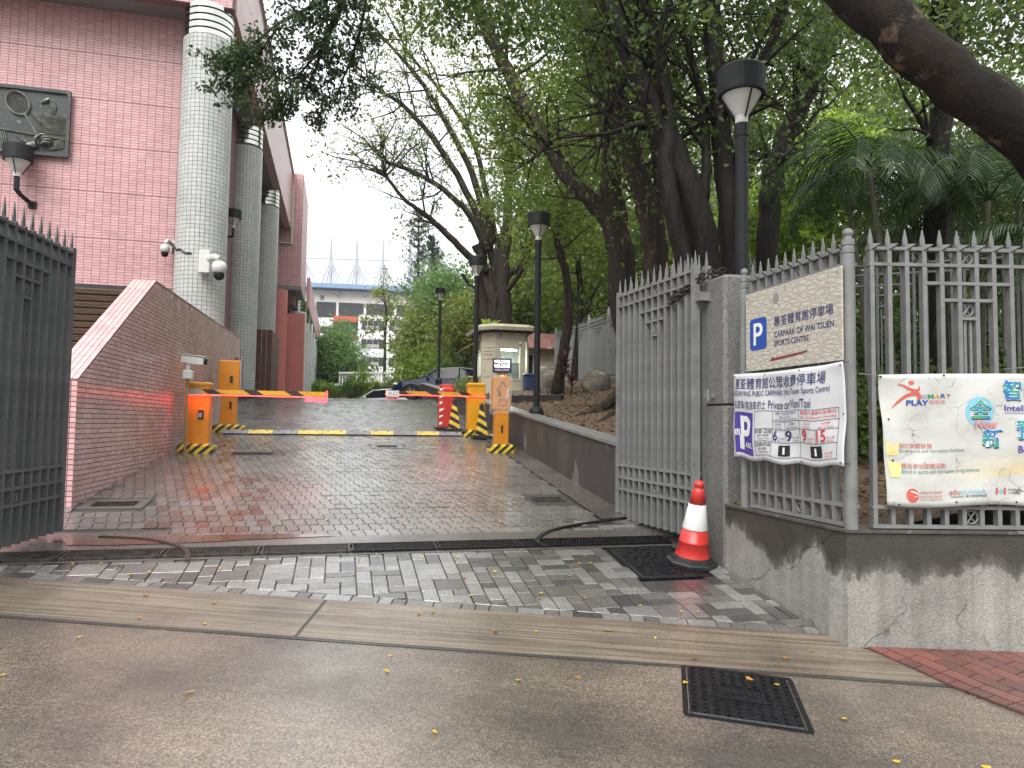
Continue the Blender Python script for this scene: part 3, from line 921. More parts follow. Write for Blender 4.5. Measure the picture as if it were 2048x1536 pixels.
def column(cx, cy, z0, z1, zs, r, name='column', tiles=True, mat=m_colt):
    core = MB().lathe([(r - .012, z0), (r - .012, z1)], (cx, cy, 0), 34).build(name, m_grout_l, hall)
    if tiles:
        mb = MB(); n = 34; pv = .0955; j = 0; zz = z0
        while zz + pv < z1 + .01:
            for k in range(n):
                a0, a1 = 2 * math.pi * (k + .045) / n, 2 * math.pi * (k + .955) / n
                if math.cos((a0 + a1) / 2 - math.atan2(-cy, -cx)) < -.35: continue
                q = []
                for rr in (r - .014, r):
                    for a, b in ((a0, zz + .004), (a1, zz + .004), (a1, zz + pv - .004), (a0, zz + pv - .004)):
                        q.append((cx + rr * math.cos(a), cy + rr * math.sin(a), b))
                mb.add(q, [(4, 5, 6, 7), (0, 1, 5, 4), (1, 2, 6, 5), (2, 3, 7, 6), (3, 0, 4, 7)])
            zz += pv
        tag(mb.build('column_tiles', mat, core), kind='stuff')
    # stacked polished bands under the soffit
    nb = 5; hb = (zs - z1) / nb
    MB().lathe([(r * .86, z1), (r * .86, zs)], (cx, cy, 0), 30).build('capital_core', m_dark, core)
    for k in range(nb):
        MB().lathe([(r * .88, z1 + k * hb + .02), (r * .98, z1 + k * hb + .02), (r * .98, z1 + (k + 1) * hb - .022), (r * .88, z1 + (k + 1) * hb - .022)], (cx, cy, 0), 30).build('capital_band', m_chrome, core, smooth=False)
    return core


for cy in (17.4, 23.9, 30.4):
    column(-3.2, cy, 1.25 if cy < 18 else ramp_z(cy) - .05, ZT, ZS, .55)
MB().lathe([(.60, ramp_z(23.9) - .1), (.60, ramp_z(23.9) + .22)], (-3.2, 23.9, 0), 30).build('plinth', m_dark, hall)

# projecting bay at the far end of the overhang
mb = MB(); mb.bb(-6.5, -2.07, 36.4, 41.5, 7.75, 13.4); bay = mb.build('bay', m_grout, hall)
mb = MB(); clad(mb, (-4.0, 36.395, 7.76), (1, 0, 0), (0, 0, 1), (0, -1, 0), [(0, 0), (1.92, 0), (1.92, 5.62), (0, 5.62)], .16, .12, .012, .008)
clad(mb, (-2.069, 36.4, 7.76), (0, 1, 0), (0, 0, 1), (1, 0, 0), [(0, 0), (5, 0), (5, 5.62), (0, 5.62)], .16, .12, .012, .008)
tag(mb.build('bay_tiles', m_pink, bay), kind='stuff')
MB().bb(-6.5, -2.02, 36.3, 41.6, 7.55, 7.75).build('bay_ledge', m_soffit, bay)
MB().bb(-5.2, -2.35, 36.9, 41.0, 6.9, 7.55).build('bay_beam', m_grout, bay)
# drain pipes on the bay
for args in ((-2.62, 9.9, 12.7),):
    MB().tube([(-2.55, 36.32, 12.75), (-2.55, 36.32, 9.85)], .055, 8).build('downpipe', m_copper, bay)
    MB().tube([(-4.0, 36.32, 9.85), (-2.50, 36.32, 9.85)], .05, 8).build('downpipe', m_copper, bay)
# red drum and pier under the bay
MB().lathe([(.42, 1.4), (.42, 7.0)], (-2.86, 33.6, 0), 26).build('red_drum', m_red, hall, smooth=False)
mb = MB(); mb.bb(-3.3, -1.75, 35.2, 35.9, 1.4, 6.2); mb.build('red_pier', m_red, hall)
# rusty panel screen between the columns
for k in range(5):
    mb = MB(); x = -3.22 + k * .17
    mb.bb(x, x + .155, 26.0, 26.03, ramp_z(26) + .05, 4.25); mb.build('screen_panel', m_brown, hall)
for k in range(7):
    mb = MB(); y = 26.05 + k * .42
    mb.bb(-2.40, -2.37, y, y + .405, ramp_z(min(28, y)), 4.25); mb.build('screen_panel', m_brown, hall)
for z in (2.6, 3.9):
    MB().bb(-3.25, -2.42, 26.03, 26.07, z, z + .06).build('screen_rail', m_brown, hall)
# rear wing: white columns in a row below a sloping line of fascia
for k, cy in enumerate((38.5, 43, 47.5, 52, 56.5, 61)):
    core = MB().lathe([(.42, 1.0), (.42, 6.7)], (-2.25, cy, 0), 24).build('rear_column', m_grout_l, hall)
    mb = MB(); zz = 1.0
    while zz < 6.65:
        for q in range(24):
            a0, a1 = 2 * math.pi * (q + .04) / 24, 2 * math.pi * (q + .96) / 24
            if math.cos((a0 + a1) / 2 + 1.4) < -.3: continue
            w_ = []
            for rr in (.405, .425):
                for a, b in ((a0, zz + .006), (a1, zz + .006), (a1, zz + .114), (a0, zz + .114)): w_.append((-2.25 + rr * math.cos(a), cy + rr * math.sin(a), b))
            mb.add(w_, [(4, 5, 6, 7), (0, 1, 5, 4), (1, 2, 6, 5), (2, 3, 7, 6), (3, 0, 4, 7)])
        zz += .12
    tag(mb.build('column_tiles', m_white_t, core), kind='stuff')
    for b in range(4):
        MB().lathe([(.36, 6.72 + b * .16), (.42, 6.72 + b * .16), (.42, 6.84 + b * .16), (.36, 6.84 + b * .16)], (-2.25, cy, 0), 20).build('capital_band', m_chrome, core)
MB().bb(-5, -1.86, 41.5, 64, 7.36, 7.5).build('rear_soffit', m_soffit, hall)
MB().bb(-2.0, -1.84, 41.5, 64, 7.5, 9.2).build('rear_fascia', m_pink, hall)
MB().bb(-9, -3.2, 36, 64, 1.0, 7.4).build('rear_wall', m_white_t, hall)
# handrail by the white columns
MB().tube([(-2.1, 34.5, 1.6), (-2.1, 34.5, 2.5), (-1.1, 34.6, 2.35), (-0.9, 34.6, 2.3), (-.9, 34.6, 1.6)], .03, 6).build('handrail', m_soffit, hall)

# ------------------------------------------------------------------ relief plaque (badminton racket and hand)
m_bronze = M('weathered_bronze', (0.05, 0.055, 0.052), (0.03, 0.034, 0.034), scale=3, rough=.45, metal=.3, bump=.004, bscale=14, stain=((.20, .20, .165), 5, .60))
m_bronze_l = M('worn_bronze_highlight', (0.24, 0.235, 0.19), (0.09, 0.095, 0.085), scale=6, rough=.4, metal=.3, bump=.003, bscale=30)
YP = YW - .12
pl = thing('relief_plaque', 'weathered bronze relief panel of a badminton racket and gripping hand on the pink wall', 'plaque', (-7.6, YW - .01, 7.0))
PXL, PXR, PZB, PZT = -9.0, -6.2, 7.05, 8.51
def S(u, v): return (-7.58 + u * 1.38, v * 1.46 + PZB)      # u,v of the visible part of the panel (0..1)
mb = MB(); mb.bb(PXL, PXR, YP + .03, YW - .01, PZB, PZT); mb.build('panel', m_bronze, pl)
fr = MB()
fr.bb(PXL, PXR, YP - .02, YP + .04, PZB - .04, PZB + .03); fr.bb(PXL, PXR, YP - .02, YP + .04, PZT - .03, PZT + .04); fr.bb(PXR - .035, PXR + .035, YP - .019, YP + .041, PZB - .035, PZT + .035); fr.bb(PXL - .03, PXL + .03, YP - .019, YP + .041, PZB - .035, PZT + .035)
fr.build('frame', m_bronze, pl)
rk = MB(); cx, cz = S(.25, .76); ang = R(32)
loop = []
for k in range(33):
    a = 2 * math.pi * k / 32; ex, ez = .215 * math.cos(a), .285 * math.sin(a)
    loop.append((cx + ex * math.cos(ang) - ez * math.sin(ang), YP - .01, cz + ex * math.sin(ang) + ez * math.cos(ang)))
rk.tube(loop, .017, 6, cap=False)
a0 = loop[24]; s0, s1 = S(.62, .16)
rk.tube([a0, (S(.50, .38)[0], YP - .02, S(.50, .38)[1]), (S(.60, .22)[0], YP - .03, S(.60, .22)[1])], [.017, .017, .022], 6)
rk.build('racket', m_bronze_l, pl)
sg = MB()
for k in range(-7, 8):
    t_ = k / 8
    hx = .215 * math.sqrt(max(0, 1 - t_ * t_))
    p0 = np.array([-hx, .285 * t_]); p1 = np.array([hx, .285 * t_])
    pts = []
    for p in (p0, p1): pts.append((cx + p[0] * math.cos(ang) - p[1] * math.sin(ang), YP + .012, cz + p[0] * math.sin(ang) + p[1] * math.cos(ang)))
    sg.tube(pts, .006, 4)
sg.build('strings', m_bronze_l, pl)
# gripping hand: palm, four curled fingers, thumb and forearm in one relief
hd = MB()
def R3(u, v, d=.03): x, z = S(u, v); return (x, YP - d, z)
hd.tube([R3(.22, .03, .0), R3(.40, .08, .02), R3(.56, .13, .05)], [.05, .06, .085], 8)
for k, (u0, v0, u1, v1) in enumerate(((.56, .215, .70, .295), (.60, .185, .745, .255), (.62, .15, .765, .215), (.62, .115, .745, .17))):
    hd.tube([R3(u0, v0, .05), R3((u0 + u1) / 2, (v0 + v1) / 2 + .02, .10), R3(u1, v1, .07), R3(u1 + .005, v1 - .04, .03)], [.028, .03, .026, .02], 7)
hd.tube([R3(.55, .14, .06), R3(.56, .22, .10), R3(.60, .27, .09)], [.035, .03, .022], 7)
hd.build('hand', m_bronze_l, pl, smooth=True)
st = MB(); rg = random.Random(4)
for k in range(11):     # flowing ridges to the right of the racket
    v = .34 + k * .028
    st.tube([R3(.52 + rg.uniform(0, .1), v + .03, -.01), R3(.75, v + .012 * math.sin(k), .0), R3(.97, v - .01, -.01)], [0.004, 0.013, 0.010], 5)
for k in range(6):
    st.tube([R3(.70 + k * .02, .06 + k * .006, -.01), R3(.82, .09 + k * .022, .0), R3(.95, .13 + k * .03, -.01)], [0.004, 0.013, 0.008], 5)
for k in range(4):
    st.tube([R3(.70 + k * .022, .88, -.01), R3(.74 + k * .02, .75, .0), R3(.73 + k * .02, .64, -.01)], [0.006, 0.014, 0.007], 5)
for k in range(3):
    st.tube([R3(.22 + k * .05, .27 - k * .01, -.01), R3(.33 + k * .05, .19 - k * .02, .0), R3(.45 + k * .03, .12, -.01)], [0.006, 0.015, 0.007], 5)
for k in range(3):
    st.tube([R3(.02 + k * .03, .30, -.01), R3(.05 + k * .03, .18, .0), R3(.08 + k * .03, .05, -.01)], [0.008, 0.014, 0.008], 5)
st.tube([R3(.0, .33, -.005), R3(.35, .30, .0), R3(.97, .25, -.005)], .016, 5)
st.tube([R3(.58, .80, .0), R3(.66, .84, .02), R3(.70, .87, .0)], [0.014, 0.035, 0.035], 6)
for k in range(5): st.tube([R3(.43 + k * .01, .66 - k * .03, -.01), R3(.52 + .02 * k, .60 - k * .028, 0), R3(.60, .585 - k * .03, -.01)], [0.004, 0.014, 0.006], 5)
st.build('relief_ridges', m_bronze_l, pl)

# ------------------------------------------------------------------ drum lanterns
m_lampb = M('black_lamp_paint', (0.012, 0.013, 0.015), (0.007, 0.008, 0.009), scale=8, rough=.45, rough2=.6, spec=.3)
m_lampw = M('lamp_diffuser', (0.62, 0.61, 0.58), (0.52, 0.51, 0.48), scale=3, rough=.35)
def lantern(t, z, k=1.0):
    """drum shade over a white cone with three ribs; z = top of pole"""
    MB().lathe([(.055 * k, z - .02), (.055 * k, z + .05 * k), (.165 * k, z + .235 * k), (.165 * k, z + .26 * k)], n=24).build('diffuser', m_lampw, t, local=True)
    MB().lathe([(.172 * k, z + .235 * k), (.202 * k, z + .235 * k), (.205 * k, z + .25 * k), (.205 * k, z + .455 * k), (.19 * k, z + .475 * k), (.03, z + .48 * k)], n=28).build('shade', m_lampb, t, local=True)
    for q in range(3):
        a = 2 * math.pi * q / 3 + .5
        MB().tube([(.06 * k * math.cos(a), .06 * k * math.sin(a), z + .03), (.175 * k * math.cos(a), .175 * k * math.sin(a), z + .245 * k)], .008 * k, 5).build('rib', m_lampb, t, local=True)
def street_lamp(x, y, z0, h, label, spot=False, k=1.0):
    t = thing('street_lamp', label, 'lamp', (x, y, z0), group='black drum lamps along the drive')
    MB().lathe([(.13 * k, -.3), (.13 * k, .16), (.115 * k, .2), (.075 * k, .24)], n=16).build('base', m_lampb, t, local=True)
    MB().lathe([(.056 * k, .2), (.056 * k, h - .62 * k), (.064 * k, h - .61 * k), (.064 * k, h - .5 * k), (.045 * k, h - .49 * k), (.045 * k, h - .46 * k)], n=14).build('pole', m_lampb, t, local=True)
    lantern(t, h - .48 * k, k)
    if spot:
        MB().tube([(-.03, 0, h - .8), (-.22, 0, h - .72), (-.28, 0, h - .64)], .025, 6).build('bracket', m_lampb, t, local=True)
        MB().box((-.30, 0, h - .58), (.05, .12, .28), rotz(0) @ np.array([[.8, 0, -.6], [0, 1, 0], [.6, 0, .8]])).build('floodlight', m_lampb, t, local=True)
    return t

# ------------------------------------------------------------------ pink tiled wing wall beside the ramp
wing = thing('tiled_wall', 'pink tiled wing wall with sloping top beside the ramp', 'wall', (-2.6, 12.5, .2))
A0 = np.array([-2.66, 8.25]); A1 = np.array([-2.36, 18.0])
wd = (A1 - A0) / np.linalg.norm(A1 - A0); wnr = np.array([wd[1], -wd[0]])       # outward normal towards the ramp
WL = float(np.linalg.norm(A1 - A0)); WT = .30
Z0, ZN, ZTOP, YPK = -.35, 1.50, 3.05, 2.65
prof = [(0, Z0), (WL, Z0), (WL, ZTOP), (YPK, ZTOP), (0, ZN)]
U3 = np.array([wd[0], wd[1], 0]); N3 = np.array([wnr[0], wnr[1], 0]); O3 = np.array([A0[0], A0[1], 0])
mb = MB(); mb.prism(prof, O3 - N3 * WT, U3, (0, 0, 1), N3, WT - .008)
core = mb.build('core', m_grout, wing)
side = MB()
def add_tile(mb, q, O, U, V, N, th=.010):
    n_ = len(q); O, U, V, N = map(np.asarray, (O, U, V, N))
    lo = [O + U * a + V * b for a, b in q]; hi = [p + N * th for p in lo]
    mb.add(lo + hi, [tuple(range(n_, 2 * n_))] + [(i, (i + 1) % n_, n_ + (i + 1) % n_, n_ + i) for i in range(n_)])
for q in tiles_on([(0.0, .0), (WL, .0), (WL, ZTOP - .03), (YPK + .02, ZTOP - .03), (0, ZN - .03)], .105, .0545, .0085, v0=.0):
    add_tile(side, q, O3 - N3 * .008, U3, (0, 0, 1), N3, .008)
tag(side.build('wall_tiles', m_pink_w, wing), kind='stuff')
# end face and sloping coping: single tiles nearest the entrance, the rest joined
rest = MB()
n_t = 0
E0 = O3 - N3 * WT - U3 * .004
for q in tiles_on([(0, .12), (WT, .12), (WT, ZN - .012), (0, ZN - .012)], .0605, .0545, .008, v0=.12):
    m1 = MB(); add_tile(m1, q, E0, N3, (0, 0, 1), -U3, .008); m1.build('tile', m_pink_o, wing); n_t += 1
sl_len = math.hypot(YPK, ZTOP - ZN); SV = U3 * (YPK / sl_len) + np.array([0, 0, (ZTOP - ZN) / sl_len]); SN = np.array([0, 0, 1]) * (YPK / sl_len) - U3 * ((ZTOP - ZN) / sl_len)
S0 = O3 - N3 * WT + np.array([0, 0, ZN]) - SN * .003
for q in tiles_on([(0, 0), (WT, 0), (WT, sl_len), (0, sl_len)], .0605, .0575, .008):
    if n_t < 300:
        m1 = MB(); add_tile(m1, q, S0, N3, SV, SN, .010); m1.build('tile', m_pink_o, wing); n_t += 1
    else: add_tile(rest, q, S0, N3, SV, SN, .010)
T0 = O3 - N3 * WT + U3 * YPK + np.array([0, 0, ZTOP - .003])
for q in tiles_on([(0, 0), (WT, 0), (WT, WL - YPK), (0, WL - YPK)], .0605, .0575, .008):
    add_tile(rest, q, T0, N3, U3, (0, 0, 1), .010)
tag(rest.build('coping_tiles', m_pink_w, wing), kind='stuff')
MB().prism([(0, Z0), (.5, Z0), (.5, .1), (0, .1)], O3 - N3 * WT - U3 * .02, N3 * (WT / .5), (0, 0, 1), -U3, -.05).build('plinth', m_conc, wing)
# louvre vent near the far end
vt = O3 + U3 * (WL - .62) + N3 * .006
MB().prism([(0, 1.75), (.34, 1.75), (.34, 2.55), (0, 2.55)], vt, U3, (0, 0, 1), N3, .012).build('vent', m_grout, wing)
for k in range(7):
    MB().prism([(.02, 1.79 + k * .107), (.32, 1.79 + k * .107), (.32, 1.84 + k * .107), (.02, 1.84 + k * .107)], vt + N3 * .012, U3, (0, 0, 1), N3, .02).build('vent_slat', m_grout, wing)

# wall lantern on the pink wall
wlp = thing('wall_lantern', 'black drum lantern on a bracket below the bronze relief', 'lamp', (-7.05, YW - .42, 6.0))
lantern(wlp, .40, 1.42)
MB().tube([(0, 0, .42), (0, 0, .1), (.06, .05, .0), (.18, .38, -.12)], [.06, .06, .05, .05], 8).build('bracket', m_lampb, wlp, local=True)
MB().box((.18, .39, -.12), (.16, .05, .16)).build('wall_plate', m_lampb, wlp, local=True)
wl2 = thing('wall_lantern', 'black drum lantern half hidden behind the first grey column', 'lamp', (-3.05, 21.0, 6.2))
lantern(wl2, .3, 1.05)
MB().tube([(0, 0, .32), (0, 0, .05), (-.35, .0, -.05)], .04, 7).build('bracket', m_lampb, wl2, local=True)

# CCTV
m_cam = M('white_camera_shell', (0.62, 0.62, 0.60), (0.52, 0.52, 0.50), scale=5, rough=.3)
m_glass_d = M('smoked_dome', (0.012, 0.014, 0.016), rough=.08, spec=.25)
m_cable = M('black_cable', (0.015, 0.015, 0.015), rough=.5)
def dome_cam(x, y, z, s, label):
    t = thing('dome_camera', label, 'camera', (x, y, z))
    MB().lathe([(.06 * s, 0.06 * s), (.125 * s, .10 * s), (.14 * s, .2 * s), (.12 * s, .27 * s), (.06 * s, .31 * s), (.02 * s, .315 * s)], n=18).build('housing', m_cam, t, local=True, smooth=True)
    MB().sphere((0, 0, .05 * s), (.105 * s, .105 * s, .115 * s), 16, 8).build('dome', m_glass_d, t, local=True, smooth=True)
    return t
c1 = dome_cam(-2.66, 16.55, 4.22, 1.15, 'large white dome camera with dark glass on the first grey column')
MB().tube([(-.0, 0, .42), (-.12, .05, .46), (-.26, .12, .42)], [.06, .07, .07], 8).build('arm', m_cam, c1, local=True)
MB().bev((-.33, .18, .36), (.24, .20, .50), .02).build('box', m_cam, c1, local=True)
c2 = dome_cam(-4.0, 17.55, 4.85, .78, 'small white dome camera on the pink wall beside the first column')
MB().tube([(0, 0, .27), (.02, .1, .36), (.12, .36, .30)], [.04, .05, .05], 8).build('arm', m_cam, c2, local=True)
MB().box((.13, .37, .30), (.2, .04, .26)).build('wall_plate', m_cam, c2, local=True)
cb = MB(); pts = []
for k in range(15):
    a = math.pi + .25 + (k / 14) * 1.15
    pts.append((-3.2 + .565 * math.cos(a), 17.4 + .565 * math.sin(a), 4.98 - .22 * k / 14 + .02 * math.sin(k)))
cb.tube([(-3.9, 17.9, 5.04), (-3.85, 17.6, 5.00)] + pts, .022, 5)
tag(cb.build('cable', m_cable), 'black cable clipped round the first grey column between two cameras', 'cable')

# ------------------------------------------------------------------ stained concrete walls
def stained(name, pale, mid, dark, ztop, band, amp, nscale=2.6, speck=120, cracks=True, patches=None):
    if name in MATS: return MATS[name]
    m, n, l, b = nt(name)
    g = n.new('ShaderNodeNewGeometry'); pos = g.outputs['Position']
    def noise(s, d=8, r_=.62, st=None):
        q = n.new('ShaderNodeTexNoise'); q.inputs['Scale'].default_value = s; q.inputs['Detail'].default_value = d; q.inputs['Roughness'].default_value = r_
        if st:
            mp = n.new('ShaderNodeMapping'); mp.inputs['Scale'].default_value = st; l.new(pos, mp.inputs[0]); l.new(mp.outputs[0], q.inputs['Vector'])
        else: l.new(pos, q.inputs['Vector'])
        return q.outputs['Fac']
    base = ramp_node(n, l, noise(1.7), [(.35, mid), (.65, pale)]).outputs[0]
    vo = n.new('ShaderNodeTexVoronoi'); vo.inputs['Scale'].default_value = speck; l.new(pos, vo.inputs['Vector'])
    sp = ramp_node(n, l, vo.outputs['Color'], [(0, (.6, .58, .55)), (.5, (1, 1, 1)), (1, (1.35, 1.33, 1.3))])
    mx = n.new('ShaderNodeMixRGB'); mx.blend_type = 'MULTIPLY'; mx.inputs[0].default_value = .8; l.new(base, mx.inputs[1]); l.new(sp.outputs[0], mx.inputs[2]); base = mx.outputs[0]
    # vertical run streaks
    vs_ = ramp_node(n, l, noise(1.0, 5, .6, (7, 7, .35)), [(.35, (.62, .6, .56)), (.6, (1, 1, 1))])
    m0 = n.new('ShaderNodeMixRGB'); m0.blend_type = 'MULTIPLY'; m0.inputs[0].default_value = .7; l.new(base, m0.inputs[1]); l.new(vs_.outputs[0], m0.inputs[2]); base = m0.outputs[0]
    # soaked growth running down from the coping with a ragged edge
    sx = n.new('ShaderNodeSeparateXYZ'); l.new(pos, sx.inputs[0])
    nn = noise(nscale * .75, 10, .62, (1, 1, .35))
    a = n.new('ShaderNodeMath'); a.operation = 'MULTIPLY_ADD'; a.inputs[1].default_value = amp * 2.0; a.inputs[2].default_value = -amp - (ztop - band); l.new(nn, a.inputs[0])
    s_ = n.new('ShaderNodeMath'); s_.operation = 'ADD'; l.new(a.outputs[0], s_.inputs[0]); l.new(sx.outputs['Z'], s_.inputs[1])
    n_b = noise(11.0, 6, .65); jb = n.new('ShaderNodeMath'); jb.operation = 'MULTIPLY_ADD'; jb.inputs[1].default_value = .16; l.new(n_b, jb.inputs[0]); l.new(s_.outputs[0], jb.inputs[2])
    k = ramp_node(n, l, jb.outputs[0], [(0.05, (0, 0, 0)), (.085, (.7, .7, .7)), (.16, (1, 1, 1))])
    dk = n.new('ShaderNodeMixRGB'); l.new(k.outputs[0], dk.inputs[0]); l.new(base, dk.inputs[1])
    dn = ramp_node(n, l, noise(9), [(.3, tuple(c * .6 for c in dark)), (.7, dark)]); l.new(dn.outputs[0], dk.inputs[2]); base = dk.outputs[0]
    if cracks:
        v2 = n.new('ShaderNodeTexVoronoi'); v2.feature = 'DISTANCE_TO_EDGE'; v2.inputs['Scale'].default_value = 1.25
        wv = n.new('ShaderNodeTexNoise'); wv.inputs['Scale'].default_value = 3.5; wv.inputs['Detail'].default_value = 6; l.new(pos, wv.inputs['Vector'])
        ad = n.new('ShaderNodeMixRGB'); ad.blend_type = 'ADD'; ad.inputs[0].default_value = .35; l.new(pos, ad.inputs[1]); l.new(wv.outputs['Color'], ad.inputs[2]); l.new(ad.outputs[0], v2.inputs['Vector'])
        ck = ramp_node(n, l, v2.outputs['Distance'], [(0, (.22, .2, .18)), (.011, (1, 1, 1))])
        gate = ramp_node(n, l, noise(1.1, 3), [(.5, (0, 0, 0)), (.56, (1, 1, 1))])
        mk = n.new('ShaderNodeMixRGB'); mk.blend_type = 'MULTIPLY'; l.new(gate.outputs[0], mk.inputs[0]); l.new(base, mk.inputs[1]); l.new(ck.outputs[0], mk.inputs[2]); base = mk.outputs[0]
    l.new(base, b.inputs['Base Color']); b.inputs['Roughness'].default_value = .62
    bp = n.new('ShaderNodeBump'); bp.inputs['Distance'].default_value = .006; l.new(noise(70, 5), bp.inputs['Height']); l.new(bp.outputs[0], b.inputs['Normal'])
    MATS[name] = m
    return m


m_rwall = stained('roadside_wall_render', (0.31, 0.303, 0.28), (0.20, 0.195, 0.18), (0.05, 0.044, 0.035), .42, .24, .42)
m_pwall = M('planter_wall_render', (0.070, 0.064, 0.060), (0.034, 0.031, 0.029), scale=1.6, rough=.55, bump=.004, bscale=50, stretch=(1, 1, .55), stain=((.21, .205, .195), 1.3, .585))
WT2 = .26
rw = thing('roadside_wall', 'low stained concrete wall carrying the grey railing at the corner', 'wall', (3.6, 4.3, -.4))
wn3 = np.array([math.sin(WA), math.cos(WA)])      # inwards normal of the street face
cor = np.array([WCX, WCY])
L2 = 7.0
poly = [(WCX, 5.64), (WCX, WCY), (WCX + WU[0] * L2, WCY + WU[1] * L2), tuple(np.array([WCX + WU[0] * L2, WCY + WU[1] * L2]) + wn3 * WT2), (WCX + WT2, WCY + WT2 * .83), (WCX + WT2, 5.64)]
def wall_prism(mb, poly, z0, z1):
    mb.vprism(poly, z0, z1)
mb = MB(); mb.vprism(poly, -1.0, .405); mb.build('wall_body', m_rwall, rw)
inset = [(WCX - .012, 5.64), (WCX - .012, WCY - .012), (WCX + WU[0] * L2, WCY + WU[1] * L2 - .012), poly[3], poly[4], poly[5]]
m_cap = M('mossy_coping', (0.085, 0.08, 0.065), (0.04, 0.038, 0.032), scale=6, rough=.6, bump=.006, bscale=40, stain=((.22, .21, .19), 9, .60))
mb = MB(); mb.vprism(inset, .406, .425); mb.build('coping', m_cap, rw)

pw = thing('planter_wall', 'dark stained concrete retaining wall rising along the ramp', 'wall', (3.25, 14, .2))
vs = []; ysw = [7.62, 9.5, 12.5, 15.6, 19, 22.5, 25, 28.3]
PT = [(6.2, .66), (7.6, .85), (12.5, 1.27), (15.6, 1.55), (22.5, 2.12), (28.3, 2.62)]
for y in ysw:
    zt = interp(PT, y); zb = ramp_z(y) - .3
    vs += [(3.12, y, zb), (3.12, y, zt), (3.42, y, zt), (3.42, y, zb)]
fs = [(4 * i + k, 4 * i + 4 + k, 4 * i + 4 + (k + 1) % 4, 4 * i + (k + 1) % 4) for i in range(len(ysw) - 1) for k in range(4)]
fs += [(0, 1, 2, 3), tuple(4 * (len(ysw) - 1) + k for k in (3, 2, 1, 0))]
MB().add(vs, fs).build('wall_body', m_pwall, pw)
m_cop = M('grey_coping', (0.20, 0.20, 0.195), (0.12, 0.12, 0.115), scale=5, rough=.4, bump=.003)
vs = []
for y in ysw:
    zt = interp(PT, y)
    vs += [(3.09, y, zt + .002), (3.09, y, zt + .04), (3.40, y, zt + .04), (3.40, y, zt + .002)]
MB().add(vs, fs).build('coping', m_cop, pw)
MB().bb(3.43, 3.63, 6.02, 7.62, -.2, .82).build('return_wall', m_pwall, pw); MB().bb(3.41, 3.65, 6.02, 7.617, .822, .855).build('return_coping', m_cop, pw)

# granite pillar
m_gran = M('speckled_granite', (0.225, 0.22, 0.208), (0.045, 0.045, 0.043), scale=85, rough=.35, rough2=.5, bump=.001, stain=((.10, .098, .09), 1.6, .56))
pil = thing('gate_pillar', 'speckled granite gate pillar between the grey gate and the railing', 'pillar', (3.47, 5.83, -.2))
mb = MB(); mb.bev((3.475, 5.825, .55), (.35, .36, 1.5), .03); mb.build('lower_block', m_gran, pil)
mb = MB(); mb.bev((3.475, 5.825, 1.885), (.35, .36, 1.16), .03); mb.build('upper_block', m_gran, pil)

# ------------------------------------------------------------------ steel railing
m_rail = M('grey_railing_paint', (0.195, 0.198, 0.193), (0.13, 0.132, 0.129), scale=6, rough=.42, rough2=.55, bump=.0008, stain=((.11, .10, .09), 7, .62))
m_raild = M('shaded_railing_paint', (0.115, 0.118, 0.12), (0.07, 0.073, 0.075), scale=6, rough=.45, bump=.0008)  # same grey paint, with the shade on these railings put into the colour
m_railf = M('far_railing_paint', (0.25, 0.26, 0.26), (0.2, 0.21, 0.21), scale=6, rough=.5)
_bars = {}


def bar_mesh(zb, zr, tip, w, mat, spike=True):
    key = (round(zb, 3), round(zr, 3), round(tip, 3), w, mat.name, spike)
    if key in _bars: return _bars[key]
    mb = MB(); h = w / 2
    mb.bb(-h, h, -h * 1.7, h * 1.7, zb, zr)
    if spike:
        # blade tip: widens a touch then runs to a point
        t = tip - zr
        mb.add([(-h, -h * .5, zr), (h, -h * .5, zr), (h, h * .5, zr), (-h, h * .5, zr), (-h * 1.15, -h * .35, zr + t * .3), (h * 1.15, -h * .35, zr + t * .3), (h * 1.15, h * .35, zr + t * .3), (-h * 1.15, h * .35, zr + t * .3), (-.002, -.003, tip), (.002, -.003, tip), (.002, .003, tip), (-.002, .003, tip)],
               [(0, 1, 5, 4), (1, 2, 6, 5), (2, 3, 7, 6), (3, 0, 4, 7), (4, 5, 9, 8), (5, 6, 10, 9), (6, 7, 11, 10), (7, 4, 8, 11), (8, 9, 10, 11)])
        # sharp collar flaring out at the top rail
        zc = zr - .045
        mb.add([(-h - .002, -h, zc), (h + .002, -h, zc), (0, -h, zc + .05), (h * 2.1, -h - .065, zc + .035)], [(0, 1, 3), (1, 2, 3), (2, 0, 3), (0, 2, 1)])
    me = mb.mesh('bar'); me.materials.append(mat)
    _bars[key] = me
    return me


